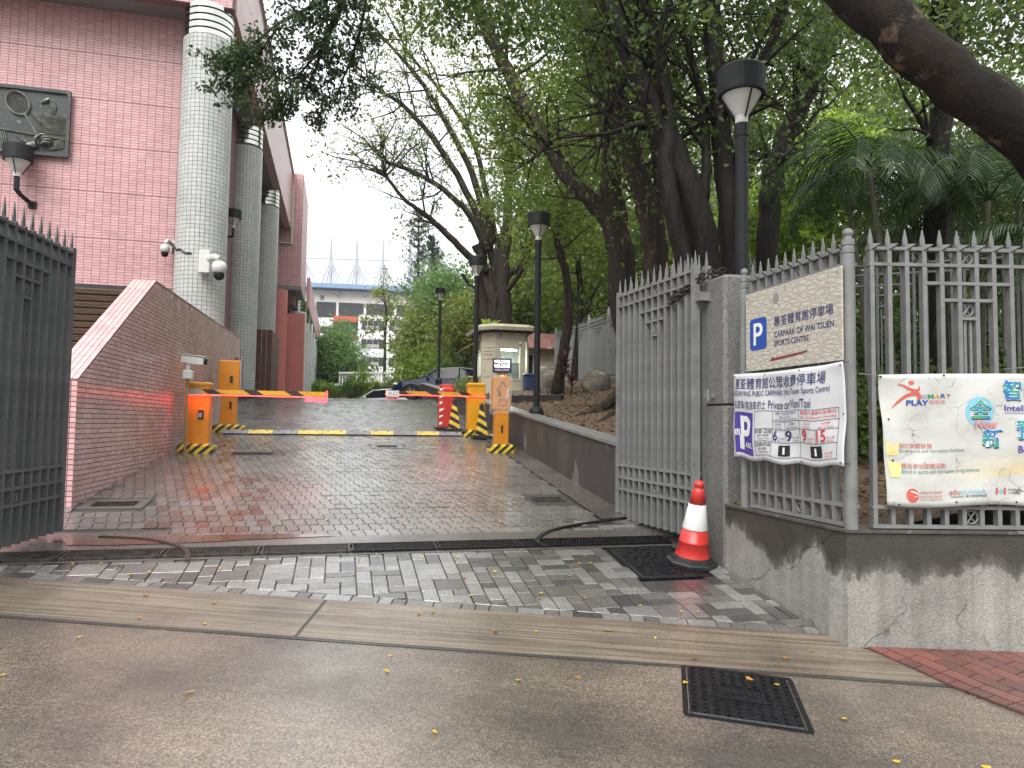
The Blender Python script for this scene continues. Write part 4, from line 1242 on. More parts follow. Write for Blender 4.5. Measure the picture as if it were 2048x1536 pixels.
def panel(t, n, sp, zb, z1, tip, rails, ornaments, mat, w=.029, thin=None, xoff=0.0, spike=True):
    """pickets along local x; rails = (z, first bar, last bar); ornaments = (cell, z0, z1)"""
    me = bar_mesh(zb, z1 + .03, tip, w, mat, spike)
    for i in range(n + 1):
        o = bpy.data.objects.new('bar', me); COL.objects.link(o); o.parent = t; o.location = (xoff + i * sp, 0, 0)
    for z, a, b in rails:
        MB().bb(xoff + a * sp - (.02 if a == 0 else 0), xoff + b * sp + (.02 if b == n else 0), -w * .92, w * .92, z - .011, z + .011).build('rail', mat, t, local=True)
    for c, a, b in ornaments:
        x0, x1 = xoff + c * sp + w / 2, xoff + (c + 1) * sp - w / 2
        mb = MB(); cx, cz = (x0 + x1) / 2, (a + b) / 2; r = min(x1 - x0, b - a) / 2 * .96
        mb.tube([(x0, 0, a), (x1, 0, b)], .006, 4); mb.tube([(x0, .004, b), (x1, .004, a)], .006, 4)
        mb.tube([(cx + r * math.cos(2 * math.pi * k / 16), 0, cz + r * math.sin(2 * math.pi * k / 16)) for k in range(17)], .007, 4, cap=False)
        mb.build('ornament', mat, t, local=True)
    if thin:
        c, a, b = thin
        for k in (1, 2):
            x = xoff + (c + k / 3) * sp
            MB().bb(x - .008, x + .008, -.008, .008, a, b).build('thin_bar', mat, t, local=True)


def round_post(t, x, z0, z1, r, mat, local=True):
    MB().lathe([(r, z0), (r, z1 - .19), (r * .9, z1 - .185), (r * .9, z1 - .175), (r, z1 - .17), (r, z1 - .135), (r * .9, z1 - .13), (r * .9, z1 - .12), (r, z1 - .115), (r, z1 - .075), (r * .62, z1 - .07), (r * .62, z1 - .055), (r * .85, z1 - .035), (r * .8, z1 - .015), (r * .4, z1), (.004, z1 + .003)], (x, 0, 0), 18).build('post', mat, t, local=local, smooth=False)


RZ1, RZ2, RZ3, RZ4, RZ5 = 2.335, 2.225, 2.10, 1.985, 1.86
RB1, RB2 = .575, .445
def std_panel(t, n, sp, mat, c, zoff=0.0, x0=0.0, spike=True):
    rails = [(RZ1 + zoff, 0, n), (RZ2 + zoff, 0, n), (RZ3 + zoff, c - 2, c + 3), (RZ4 + zoff, c - 1, c + 2), (RZ5 + zoff, c, c + 1), (RB1 + zoff, 0, n), (RB2 + zoff, 0, n)]
    panel(t, n, sp, RB2 + zoff, RZ1 + zoff, 2.475 + zoff, rails, [(c, RZ2 + zoff, RZ1 + zoff), (c, RZ5 + zoff, RZ4 + zoff), (c, RB2 + zoff, RB1 + zoff)], mat, thin=(c, RB1 + zoff, RZ5 + zoff), xoff=x0, spike=spike)


# panel behind the signs, along the drive side
FX = 3.365
rp = thing('spiked_railing', 'grey spiked railing panel behind the car park sign and fee banner', 'railing', (FX, 5.40, 0), -math.pi / 2, 'grey spiked railing on the roadside wall')
std_panel(rp, 10, .112, m_rail, 5, x0=.10)
p1 = thing('railing_post', 'slim grey round railing post beside the granite pillar', 'post', (FX - .02, 5.40, .425)); round_post(p1, 0, 0, 2.03, .036, m_rail)
p2 = thing('railing_post', 'thick grey round railing post at the wall corner', 'post', (3.365, 4.145, .425)); round_post(p2, 0, 0, 2.045, .043, m_rail)
for z in (RZ2, RB1):
    MB().bb(-.02, .06, -.012, .012, z - .425 - .01, z - .425 + .01).build('lug', m_rail, p2, local=True)
# panels along the street
for k in range(3):
    lab = ['grey spiked railing panel with circle ornaments carrying the sports banner', 'grey spiked railing panel past the sports banner', 'grey spiked railing panel at the far end of the roadside wall'][k]
    s0 = .155 + k * 1.50
    t = thing('spiked_railing', lab, 'railing', (3.365 + WU[0] * s0, 4.145 + WU[1] * s0, 0), -WA, 'grey spiked railing on the roadside wall')
    std_panel(t, 11, .1215, m_rail, 5)
    if k < 2:
        s1 = .155 + 1.3365 + .082 + k * 1.5
        q = thing('railing_post', 'grey round railing post past the sports banner' if k == 0 else 'grey round railing post at the far roadside wall', 'post', (3.365 + WU[0] * s1, 4.145 + WU[1] * s1, .425)); round_post(q, 0, 0, 2.045, .043, m_rail)

# ------------------------------------------------------------------ gates
GA = math.atan2(.9965, -.084)
def gate(t, n, sp, mat, c, zb=.07, dz=0.0, stile=True):
    rails = [(2.44 + dz, 0, n), (2.56 + dz, 0, n), (2.30 + dz, c - 2, c + 3), (2.18 + dz, c - 1, c + 2), (2.03 + dz, c, c + 1), (.65 + dz, 0, n), (.515 + dz, 0, n), (.385 + dz, 0, n)]
    panel(t, n, sp, zb, 2.56 + dz, 2.75 + dz, rails, [(c, 2.44 + dz, 2.56 + dz), (c, 2.03 + dz, 2.18 + dz), (c, .385 + dz, .515 + dz)], mat, thin=(c, .65 + dz, 2.03 + dz), w=.032)
    if stile:
        for i in (0, n):
            MB().bb(i * sp - .03, i * sp + .03, -.032, .032, zb + .0, 2.61 + dz).build('stile', mat, t, local=True)
gz = -.0
g1 = thing('gate_leaf', 'front leaf of the folded grey spiked gate beside the granite pillar', 'gate', (3.215, 6.02, 0), GA, 'folded spiked entrance gates'); gate(g1, 12, .128, m_rail, 5)
g2 = thing('gate_leaf', 'rear leaf of the folded grey spiked gate behind the front leaf', 'gate', (3.335, 6.03, 0), GA - .02, 'folded spiked entrance gates'); gate(g2, 12, .128, m_rail, 5)
MB().lathe([(.035, 0), (.035, .03)], (1.5, 0, .03), 12, np.array([[1, 0, 0], [0, 0, 1], [0, -1, 0]])).build('wheel', m_iron, g1, local=True)
LA = math.atan2(-.994, -.108)
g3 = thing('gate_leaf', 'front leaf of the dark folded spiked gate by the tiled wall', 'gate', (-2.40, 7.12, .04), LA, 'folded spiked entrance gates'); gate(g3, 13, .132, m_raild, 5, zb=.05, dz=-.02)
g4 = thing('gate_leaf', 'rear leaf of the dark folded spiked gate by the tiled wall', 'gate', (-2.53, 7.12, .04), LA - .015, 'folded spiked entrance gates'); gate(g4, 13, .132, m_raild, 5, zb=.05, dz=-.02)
# hinges and bolt by the pillar
hg = thing('gate_latch', 'grey steel latch plate joining the gate to the granite pillar', 'latch', (3.26, 5.93, 1.38))
MB().bb(3.215, 3.33, 5.82, 5.85, 1.36, 1.40).build('plate', m_rail, hg); MB().tube([(3.225, 5.80, 1.43), (3.225, 5.80, 1.33)], .016, 8).build('pin', m_rail, hg)
hg2 = thing('gate_latch', 'upper grey hinge plate on top of the granite pillar side', 'latch', (3.26, 5.93, 2.28))
MB().bb(3.20, 3.31, 5.90, 5.99, 2.26, 2.34).build('plate', m_rail, hg2)
# chain
m_chain = M('rusty_chain', (0.06, 0.05, 0.045), (0.03, 0.026, 0.024), scale=20, rough=.5, metal=.6)
ch = thing('chain', 'rusty steel chain wrapped from the gate top to the granite pillar', 'chain', (3.25, 6.0, 2.2))
lk = MB(); lk.tube([(.034 * math.cos(2 * math.pi * k / 14) * 1.0, .02 * math.sin(2 * math.pi * k / 14), 0) for k in range(15)], .0075, 5, cap=False)
lme = lk.mesh('link'); lme.materials.append(m_chain)
cp = smooth_pts([(3.13, 6.40, 2.30), (3.155, 6.25, 2.33), (3.19, 6.08, 2.40), (3.27, 5.93, 2.475), (3.42, 5.86, 2.50)], 15)
for lay in range(2):
    for k in range(14):
        a, b = cp[k], cp[k + 1]; d = Vector(b - a)
        o = bpy.data.objects.new('link', lme); COL.objects.link(o); o.parent = ch
        o.location = Vector((a + b) / 2) - Vector((3.25, 6.0, 2.2)) + Vector((0.0, -.015 * lay, .045 * lay))
        o.rotation_euler = (d.to_track_quat('X', 'Z') @ Matrix.Rotation(math.pi / 2 * (k % 2) + .3 * lay, 3, 'X').to_quaternion()).to_euler()

# ------------------------------------------------------------------ railings further in
def far_run(p0, d, nP, label, zfun, mat, sp=.122, n=11, posts=True):
    a = math.atan2(d[1], d[0])
    for k in range(nP):
        x, y = p0[0] + d[0] * 1.46 * k, p0[1] + d[1] * 1.46 * k
        z = zfun(x, y) - .33
        t = thing('spiked_railing', label[k] if isinstance(label, list) else label, 'railing', (x, y, z), a, 'spiked railing along the wooded bank')
        std_panel(t, n, sp, mat, 5)
        if posts:
            q = MB().lathe([(.045, RB2 - .4), (.045, 2.5), (.03, 2.53), (.03, 2.55), (.04, 2.58), (.01, 2.61)], (-.06, 0, 0), 10); q.build('post', mat, t, local=True)
FA = np.array((7.53, 24.39, 2.14)[:2]); FB = np.array((7.95, 18.62, 2.23)[:2]); fd = (FB - FA) / np.linalg.norm(FB - FA)
def fz(x, y):
    s_ = float((np.array((x, y)) - FA) @ fd); return 2.3 + .02 * s_
FL = ['grey railing panel behind the purple leaved plant', 'grey railing panel behind the gap between the two boulders', 'grey railing panel behind the mossy boulder', 'grey railing panel beside the leaning tree roots', 'grey railing panel behind the leaning brown trunk', 'grey railing panel hidden behind the folded gate', 'grey railing panel deep behind the gate', 'grey railing panel among the dark trunks']
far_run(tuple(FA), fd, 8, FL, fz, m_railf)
IA = np.array((5.39, 7.14, 1.19)[:2]); IB = np.array((7.20, 5.88, 1.21)[:2]); idr = (IB - IA) / np.linalg.norm(IB - IA)
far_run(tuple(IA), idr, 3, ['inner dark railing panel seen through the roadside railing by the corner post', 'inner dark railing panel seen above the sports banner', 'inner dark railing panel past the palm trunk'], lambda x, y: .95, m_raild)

# ------------------------------------------------------------------ lamps along the drive
x, y = 3.80, 6.17
street_lamp(x, y, .55, 4.66 - .55, 'black drum lamp post rising behind the granite pillar', k=1.13)
x, y, _ = (3.42, 12.25, 1.28)
street_lamp(x, y, bank_z(x, y), 4.92 - bank_z(x, y), 'black drum lamp post standing in the leaf litter beside the kiosk')
x, y, _ = (3.30, 17.60, 1.93)
street_lamp(x, y, bank_z(x, y), 5.33 - bank_z(x, y), 'black drum lamp post with floodlight behind the kiosk', spot=True)
x, y, _ = (3.56, 26.36, 2.53)
street_lamp(x, y, bank_z(x, y), 6.15 - bank_z(x, y), 'black drum lamp post in front of the dark blue car', k=.92)


def stripes(name, ca, cb, period, d, off=0.0, rough=.4, duty=.5, coord='Object'):
    if name in MATS: return MATS[name]
    m, n, l, b = nt(name)
    tc = n.new('ShaderNodeTexCoord')
    dp = n.new('ShaderNodeVectorMath'); dp.operation = 'DOT_PRODUCT'; dp.inputs[1].default_value = [c / period for c in d]
    l.new(tc.outputs[coord], dp.inputs[0])
    ad = n.new('ShaderNodeMath'); ad.operation = 'ADD'; ad.inputs[1].default_value = off + 100; l.new(dp.outputs['Value'], ad.inputs[0])
    fr = n.new('ShaderNodeMath'); fr.operation = 'FRACT'; l.new(ad.outputs[0], fr.inputs[0])
    gt = n.new('ShaderNodeMath'); gt.operation = 'GREATER_THAN'; gt.inputs[1].default_value = duty; l.new(fr.outputs[0], gt.inputs[0])
    mx = n.new('ShaderNodeMixRGB'); l.new(gt.outputs[0], mx.inputs[0]); mx.inputs[1].default_value = (*ca, 1); mx.inputs[2].default_value = (*cb, 1)
    nz = n.new('ShaderNodeTexNoise'); nz.inputs['Scale'].default_value = 9; nz.inputs['Detail'].default_value = 8; l.new(tc.outputs[coord], nz.inputs['Vector'])
    dr = ramp_node(n, l, nz.outputs['Fac'], [(.33, (.45, .42, .38)), (.5, (1, 1, 1))])
    ml = n.new('ShaderNodeMixRGB'); ml.blend_type = 'MULTIPLY'; ml.inputs[0].default_value = .6; l.new(mx.outputs[0], ml.inputs[1]); l.new(dr.outputs[0], ml.inputs[2])
    l.new(ml.outputs[0], b.inputs['Base Color']); b.inputs['Roughness'].default_value = rough
    MATS[name] = m
    return m


YEL, BLK = (0.62, 0.44, 0.025), (0.018, 0.018, 0.018)
m_or = M('orange_powder_coat', (0.62, 0.235, 0.015), (0.52, 0.19, 0.012), scale=3, rough=.28, rough2=.4, stain=((.40, .15, .02), 8, .66))
m_oy = M('amber_powder_coat', (0.70, 0.33, 0.012), (0.60, 0.27, 0.010), scale=3, rough=.28, rough2=.4)
m_stripe_base = stripes('hazard_tape', YEL, BLK, .145, (1, 0, -1.1))
m_arm = stripes('barrier_arm_paint', (0.66, 0.32, 0.02), (0.03, 0.022, 0.015), .62, (1, 0, 1.6), off=.1, duty=.68)
m_alu = M('dull_aluminium', (0.42, 0.42, 0.42), (0.33, 0.33, 0.33), scale=6, rough=.4, metal=.7)
m_blackp = M('black_plastic', (0.02, 0.02, 0.022), (0.012, 0.012, 0.013), scale=8, rough=.45)
m_led = M('red_led_strip', (0.5, 0.02, 0.02), rough=.4, emit=(1.0, .035, .03), estr=5.0)
m_glow = M('red_light_panel', (0.75, 0.10, 0.12), rough=.3, emit=(1.0, .07, .10), estr=.85)


def on_ramp(x, y, dz=0.0): return (x, y, ramp_z(y) + dz)


def striped_base(t, w, d, h, rz=0):
    MB().bev((0, 0, h / 2 - .015), (w, d, h + .03), .035).build('striped_base', m_stripe_base, t, local=True)


# exit barrier on the left
t = thing('barrier', 'orange exit barrier with glowing red arm beside the pink tiled wall', 'barrier', on_ramp(-2.16, 12.05), group='car park barriers')
striped_base(t, .52, .46, .12)
cab = MB().bev((0, 0, .12 + .46), (.36, .30, .94), .012).build('cabinet', m_or, t, local=True)
MB().bev((0, 0, 1.055), (.375, .315, .05), .02).build('lid', m_oy, t, local=True)
MB().bb(.02, .10, -.165, -.150, .50, .64).build('lock_plate', m_blackp, t, local=True)
MB().bb(.03, .075, -.170, -.165, .53, .60).build('key_flap', m_alu, t, local=True)
MB().bb(-.13, .13, -.20, -.15, .87, .97).build('arm_hub', m_alu, t, local=True)
arm = MB().bb(.06, 1.93, -.215, -.185, .895, .965).build('arm', m_arm, t, local=True)
MB().bb(.08, 1.93, -.21, -.19, .872, .884).build('led_strip', m_led, t, local=True)
MB().bb(1.62, 1.96, -.235, -.218, .80, .862).build('end_light', m_glow, t, local=True)
MB().bb(1.935, 1.965, -.225, -.18, .862, .985).build('end_cap', m_glow, t, local=True)
ld = bpy.data.lights.new('led_glow', 'AREA'); ld.energy = .9; ld.specular_factor = .1; ld.color = (1, .04, .03); ld.shape = 'RECTANGLE'; ld.size = .5; ld.size_y = .03
lo = bpy.data.objects.new('led_glow', ld); COL.objects.link(lo); lo.parent = t; lo.location = (.12, -.23, .865); lo.rotation_euler = (R(35), 0, 0)
ld2 = bpy.data.lights.new('led_glow', 'POINT'); ld2.energy = .35; ld2.specular_factor = .15; ld2.color = (1, .03, .03); ld2.shadow_soft_size = .12
lo2 = bpy.data.objects.new('led_glow', ld2); COL.objects.link(lo2); lo2.parent = t; lo2.location = (-.27, -.10, .80)

# plate camera on a thin pole
t = thing('plate_camera', 'white box camera on a thin pole in front of the orange exit barrier', 'camera', on_ramp(-2.27, 11.70))
MB().tube([(0, 0, -.05), (0, 0, 1.18)], .02, 8).build('pole', M('tan_pole', (.30, .22, .12), (.2, .15, .08), scale=6, rough=.5), t, local=True)
MB().bev((0, 0, 1.22), (.15, .12, .13), .02).build('junction_box', m_cam, t, local=True)
MB().tube([(0, 0, 1.26), (0, 0, 1.38)], .035, 8).build('neck', m_cam, t, local=True)
rt = np.array([[math.cos(.12), 0, math.sin(.12)], [0, 1, 0], [-math.sin(.12), 0, math.cos(.12)]])
MB().bev((.07, 0, 1.44), (.36, .13, .115), .02, rt @ rotz(-.25)).build('housing', m_cam, t, local=True)
MB().box((.085, 0, 1.51), (.42, .15, .012), rt @ rotz(-.25)).build('sun_hood', m_cam, t, local=True)
MB().box((.245, -.042, 1.415), (.02, .095, .08), rt @ rotz(-.25)).build('lens_window', m_glass_d, t, local=True)

# ticket pillar on the left
t = thing('ticket_pillar', 'tall orange ticket pillar on a striped base near the grey column', 'ticket machine', on_ramp(-2.06, 14.65))
striped_base(t, .56, .44, .12)
MB().bev((-.02, 0, .40), (.29, .26, .60), .01).build('lower_body', m_or, t, local=True)
MB().bev((-.02, 0, 1.02), (.39, .34, .66), .015).build('upper_body', m_or, t, local=True)
MB().bb(.178, .198, -.16, .165, .70, 1.34).build('side_cover', m_alu, t, local=True)
MB().bb(-.0, .05, -.19, -.172, .93, 1.05).build('slot', m_blackp, t, local=True)
MB().bb(.0, .04, -.146, -.131, .42, .56).build('handle', m_blackp, t, local=True)

# speed bump modules
m_bumpy = M('yellow_rubber', (0.62, 0.47, 0.10), (0.45, 0.33, 0.06), scale=7, rough=.5, stain=((.30, .25, .14), 9, .56))
m_bumpk = M('grey_rubber', (0.20, 0.20, 0.21), (0.13, 0.13, 0.14), scale=7, rough=.45)
def bump_mesh(w):
    mb = MB(); pr = [(-.20, 0), (-.15, .045), (-.06, .07), (.06, .07), (.15, .045), (.20, 0)]
    mb.prism([(a, b) for a, b in pr], (-w / 2, 0, 0), (0, 1, 0), (0, 0, 1), (1, 0, 0), w)
    return mb
seq = 'KYKYYKYKYK'
xb = -2.12
for k, c in enumerate(seq):
    wmod = .452
    col_w = 'yellow' if c == 'Y' else 'grey'
    wh = ['beside the striped ticket pillar base', 'second from the striped ticket pillar base', 'third from the striped ticket pillar base', 'fourth from the striped ticket pillar base', 'touching another yellow section mid-ramp', 'right after the two yellow sections', 'fourth from the striped cone', 'third from the striped cone', 'in front of the red water barrier', 'beside the striped cone'][k]
    t = thing('speed_bump', f'{col_w} rubber speed bump section {wh}', 'speed bump', on_ramp(xb + k * wmod + wmod / 2, 14.3), group='speed bump sections across the ramp')
    bump_mesh(wmod - .008).build('section', m_bumpy if c == 'Y' else m_bumpk, t, local=True)
    for sx_ in (-.12, .12):
        MB().bb(sx_ - .02, sx_ + .02, -.125, -.085, .045, .064).build('bolt', m_blackp, t, local=True)

# entry barrier on the right
t = thing('barrier', 'amber entry barrier with long arm carrying an entrance plate', 'barrier', on_ramp(2.69, 14.25), group='car park barriers')
striped_base(t, .52, .44, .12)
MB().bev((0, 0, .56), (.34, .30, .90), .012).build('cabinet', m_oy, t, local=True)
MB().bev((0, 0, 1.04), (.36, .32, .06), .022).build('lid', m_oy, t, local=True)
MB().lathe([(.018, 0), (.018, .02)], (.01, -.152, .80), 10, np.array([[1, 0, 0], [0, 0, -1], [0, 1, 0]])).build('lock', m_alu, t, local=True)
MB().bb(-1.83, -.1, -.20, -.17, .80, .868).build('arm', m_arm, t, local=True)
MB().bb(-1.83, .17, -.175, -.155, .785, .795).build('led_strip', m_led, t, local=True)
m_sig = M('white_plate', (0.72, 0.72, 0.70), (0.62, 0.62, 0.60), scale=6, rough=.35)
m_sigp = M('pink_lit_plate', (0.72, 0.22, 0.25), (0.6, 0.17, .2), scale=6, rough=.35)
pt = MB().bb(-1.82, -1.57, -.222, -.215, .76, .87).build('entrance_plate', m_sig, t, local=True)
MB().bb(-1.82, -1.57, -.222, -.215, .70, .7595).build('arrow_plate', m_sigp, t, local=True)
MB().prism([(0, -.006), (.13, -.006), (.13, -.02), (.17, 0), (.13, .02), (.13, .006), (0, .006)], (-1.78, -.223, .725), (1, 0, 0), (0, 0, 1), (0, -1, 0), .003).build('arrow', m_blackp, t, local=True)
ENTRY = t

# water-filled barrier and hazard cones
m_wred = M('red_polyethylene', (0.50, 0.035, 0.03), (0.40, 0.025, 0.022), scale=4, rough=.4, stain=((.62, .55, .52), 5, .64))
t = thing('water_barrier', 'red plastic water barrier with worn white stripes behind the striped cone', 'barrier', on_ramp(2.25, 15.35))
MB().bev((0, 0, .46), (.34, .34, .90), .05).build('tank', m_wred, t, local=True)
MB().bev((.0, 0, .93), (.28, .22, .06), .02).build('top', m_wred, t, local=True)
for k in range(6):
    MB().prism([(0, 0), (.07, .03 + .02 * (k % 2)), (.05 + .03 * (k % 3), .08), (0, .06)], (-.172, -.172, .08 + k * .145), (1, 0, 0), (0, 0, 1), (0, -1, 0), .004).build('white_stripe', m_sig, t, local=True)
MB().bev((0, 0, .015), (.46, .44, .06), .01).build('foot', m_blackp, t, local=True)
m_cone_y = stripes('hazard_cone_wrap', (0.66, 0.46, 0.05), BLK, .17, (.55, 0, 1.0), off=.35)
def hazard_cone(x, y, label):
    t = thing('hazard_cone', label, 'cone', on_ramp(x, y), group='yellow and black cones by the entry barrier')
    MB().bev((0, 0, .03), (.40, .38, .07), .015).build('foot', m_blackp, t, local=True)
    MB().lathe([(.155, .06), (.15, .14), (.055, .60)], n=4, axis=rotz(math.pi / 4)).build('body', m_cone_y, t, local=True)
    MB().lathe([(.05, .595), (.045, .66), (.03, .69), (.012, .70)], n=10).build('cap', m_blackp, t, local=True)
hazard_cone(2.36, 14.93, 'yellow and black hazard cone in front of the red water barrier')
hazard_cone(2.74, 13.85, 'yellow and black hazard cone against the amber entry barrier')
MB2 = MB().tube(smooth_pts([(2.42, 15.2, ramp_z(15.2) + .25), (2.45, 14.9, ramp_z(14.9) + .06), (2.55, 14.6, ramp_z(14.6) + .02), (2.62, 14.45, ramp_z(14.4) + .02)], 10), .012, 6)
tag(MB2.build('cable', m_cable), 'black cable trailing from the red water barrier to the amber entry barrier', 'cable')
hose = MB().tube(smooth_pts([(2.86, 14.0, ramp_z(14.0) + .05), (2.98, 13.4, ramp_z(13.4) + .1), (3.0, 12.8, ramp_z(12.8) + .09), (2.95, 12.2, ramp_z(12.2) + .06)], 12), .014, 6)
tag(hose.build('white_conduit', m_sig), 'white cable conduit running along the foot of the planter wall', 'conduit')

# ticket machine on the right, wrapped in clear film
t = thing('ticket_machine', 'orange ticket machine wrapped in clear plastic film on a striped base', 'ticket machine', on_ramp(2.74, 12.12))
striped_base(t, .44, .36, .13)
MB().bev((.0, 0, .44), (.235, .22, .66), .008).build('lower_body', m_or, t, local=True)
MB().bev((-.01, 0, 1.02), (.30, .26, .56), .012).build('upper_body', m_or, t, local=True)
MB().bb(-.02, .012, -.125, -.108, .33, .46).build('handle', m_blackp, t, local=True)
fk = MB()
fk.bb(-.07, .07, -.140, -.128, .80, .812); fk.bb(-.07, .07, -.140, -.128, .90, .912); fk.bb(-.07, -.058, -.1395, -.1285, .812, .90); fk.bb(.058, .07, -.1395, -.1285, .812, .90)
fk.build('screen_frame', m_grout, t, local=True)
MB().bb(-.075, -.045, -.139, -.128, .96, 1.06).build('slot', m_blackp, t, local=True)
MB().tube([(-.11, -.138, 1.05), (-.04, -.14, 1.20), (.0, -.14, 1.22), (.06, -.139, 1.12)], .009, 5).build('tape_line', m_grout, t, local=True)
m_film = M('clear_film', (0.9, 0.88, 0.86), (.8, .78, .76), scale=8, rough=.12, alpha=.16, bump=.012, bscale=18)
mb = MB(); rg = random.Random(8)
ring = []
for j in range(7):
    z = .66 + j * .11
    for k in range(16):
        a = 2 * math.pi * k / 16; s_ = max(abs(math.cos(a)), abs(math.sin(a)))
        rr = .165 / s_ * (1 + rg.uniform(-.02, .06)); ring.append((-.01 + rr * math.cos(a), .9 * rr * math.sin(a), z + (rg.uniform(-.05, .03) if j == 0 else 0)))
mb.add(ring, [(16 * j + k, 16 * j + (k + 1) % 16, 16 * j + 16 + (k + 1) % 16, 16 * j + 16 + k) for j in range(6) for k in range(16)])
mb.build('film_wrap', m_film, t, local=True)
for k in range(3):
    MB().tube([(.05 + .02 * k, -.15, .90 + .02 * k), (.085 + .015 * k, -.152, 1.1 + .02 * k)], .004, 4).build('film_fold', m_sig, t, local=True)

# big traffic cone at the pillar
m_cred = M('red_cone_plastic', (0.55, 0.035, 0.028), (0.42, 0.025, 0.022), scale=5, rough=.3, rough2=.45, stain=((.30, .04, .03), 7, .62))
m_cwht = M('reflective_sleeve', (0.72, 0.72, 0.71), (0.60, 0.60, 0.59), scale=5, rough=.35, stain=((.45, .44, .42), 6, .64))
cx, cy = 3.06, 5.80
cz = H(cx, cy)
t = thing('traffic_cone', 'red and white traffic cone on a black octagonal base beside the pillar', 'cone', (cx, cy, cz + .005)); t.rotation_euler = (math.atan(.14), 0, .25)
def cr(z): return .15 - .108 * (z - .05) / .66
MB().lathe([(.225, 0), (.225, .022), (.21, .034), (.19, .036), (.185, .052), (.17, .055), (.165, .068), (.15, .07)], n=8).build('foot', m_blackp, t, local=True)
MB().lathe([(.155, .06), (.148, .075), (cr(.19), .19), (cr(.19) + .003, .193), (cr(.19) + .003, .20), (cr(.205), .205), (cr(.31), .31)], n=26).build('lower_body', m_cred, t, local=True, smooth=True)
MB().lathe([(cr(.31) + .003, .31), (cr(.31) + .004, .313), (cr(.53) + .004, .527), (cr(.53) + .002, .53)], n=26).build('white_sleeve', m_cwht, t, local=True, smooth=True)
MB().lathe([(cr(.53), .53), (cr(.64), .64), (cr(.66) - .002, .66), (.036, .668), (.036, .68), (.044, .69), (.044, .715), (.033, .73), (.012, .738)], n=26).build('top', m_cred, t, local=True, smooth=True)

# ------------------------------------------------------------------ kiosk
m_kio = M('cream_kiosk_panel', (0.46, 0.42, 0.32), (0.36, 0.325, 0.245), scale=2.5, rough=.5, stain=((.22, .19, .13), 5, .62))
m_kroof = M('mossy_kiosk_roof', (0.44, 0.40, 0.29), (0.30, 0.28, 0.19), scale=3, rough=.6, stain=((.10, .10, .06), 6, .58))
m_kglass = M('kiosk_glass', (0.55, 0.62, 0.60), rough=.03, alpha=.22, spec=.8)
m_tube = M('fluorescent_tube', (0.9, .95, .92), rough=.4, emit=(.86, 1.0, .93), estr=14)
kx, ky, _ = (4.51, 20.10, 1.73); kz = 1.70
kio = thing('kiosk', 'cream octagonal car park kiosk with lit window and mossy flat roof', 'kiosk', (kx, ky, kz), 0.0)
w2, d2, ch_ = .66, .80, .32
oct_ = [(-w2 + ch_, -d2), (w2 - .12, -d2), (w2, -d2 + .12), (w2, d2), (-w2, d2), (-w2, -d2 + ch_)]
HB = 2.02
fl = MB(); fl.vprism(oct_, -.4, .06); fl.build('plinth', m_conc, kio, local=True)
def ksil(k): return [(x * k, y * k) for x, y in oct_]
MB().vprism(ksil(.97), HB - .30, HB - .02).build('fascia', m_kio, kio, local=True)
rf = MB(); n_ = len(oct_)
lo = [(x * 1.28, y * 1.26, HB - .02) for x, y in oct_]; mi = [(x * 1.30, y * 1.28, HB + .07) for x, y in oct_]; up = [(x * 1.10, y * 1.10, HB + .16) for x, y in oct_]
rf.add(lo + mi + up, [tuple(range(n_ - 1, -1, -1)), tuple(range(2 * n_, 3 * n_))] + [(a + i, a + (i + 1) % n_, a + n_ + (i + 1) % n_, a + n_ + i) for a in (0, n_) for i in range(n_)])
rf.build('roof', m_kroof, kio, local=True)
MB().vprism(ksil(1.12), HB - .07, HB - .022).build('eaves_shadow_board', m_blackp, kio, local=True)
# front face: frame posts, window, lower panel
f0, f1 = -w2 + ch_, w2 - .12
for x0, x1 in ((f0, f0 + .10), (f1 - .10, f1)):
    MB().bb(x0, x1, -d2 - .005, -d2 + .05, .05, HB - .3).build('front_post', m_kio, kio, local=True)
MB().bb(f0 + .1, f1 - .1, -d2, -d2 + .04, .05, .60).build('lower_panel', m_kio, kio, local=True)
MB().bb(f0 + .14, f1 - .14, -d2 - .012, -d2 - .001, .12, .52).build('raised_field', m_kio, kio, local=True)
MB().bb(f0 + .1, f1 - .1, -d2, -d2 + .04, 1.58, HB - .29).build('head_panel', m_kio, kio, local=True)
win = MB(); win.bb(f0 + .1, f1 - .1, -d2 - .015, -d2 + .035, .60, .66); win.bb(f0 + .1, f1 - .1, -d2 - .015, -d2 + .035, 1.52, 1.58); win.bb(f0 + .1, f0 + .16, -d2 - .014, -d2 + .034, .66, 1.52); win.bb(f1 - .16, f1 - .1, -d2 - .014, -d2 + .034, .66, 1.52)
wf = win.build('window_frame', m_kio, kio, local=True)
MB().bb(f0 + .16, f1 - .16, -d2 + .005, -d2 + .012, .66, 1.52).build('pane', m_kglass, wf, local=True)
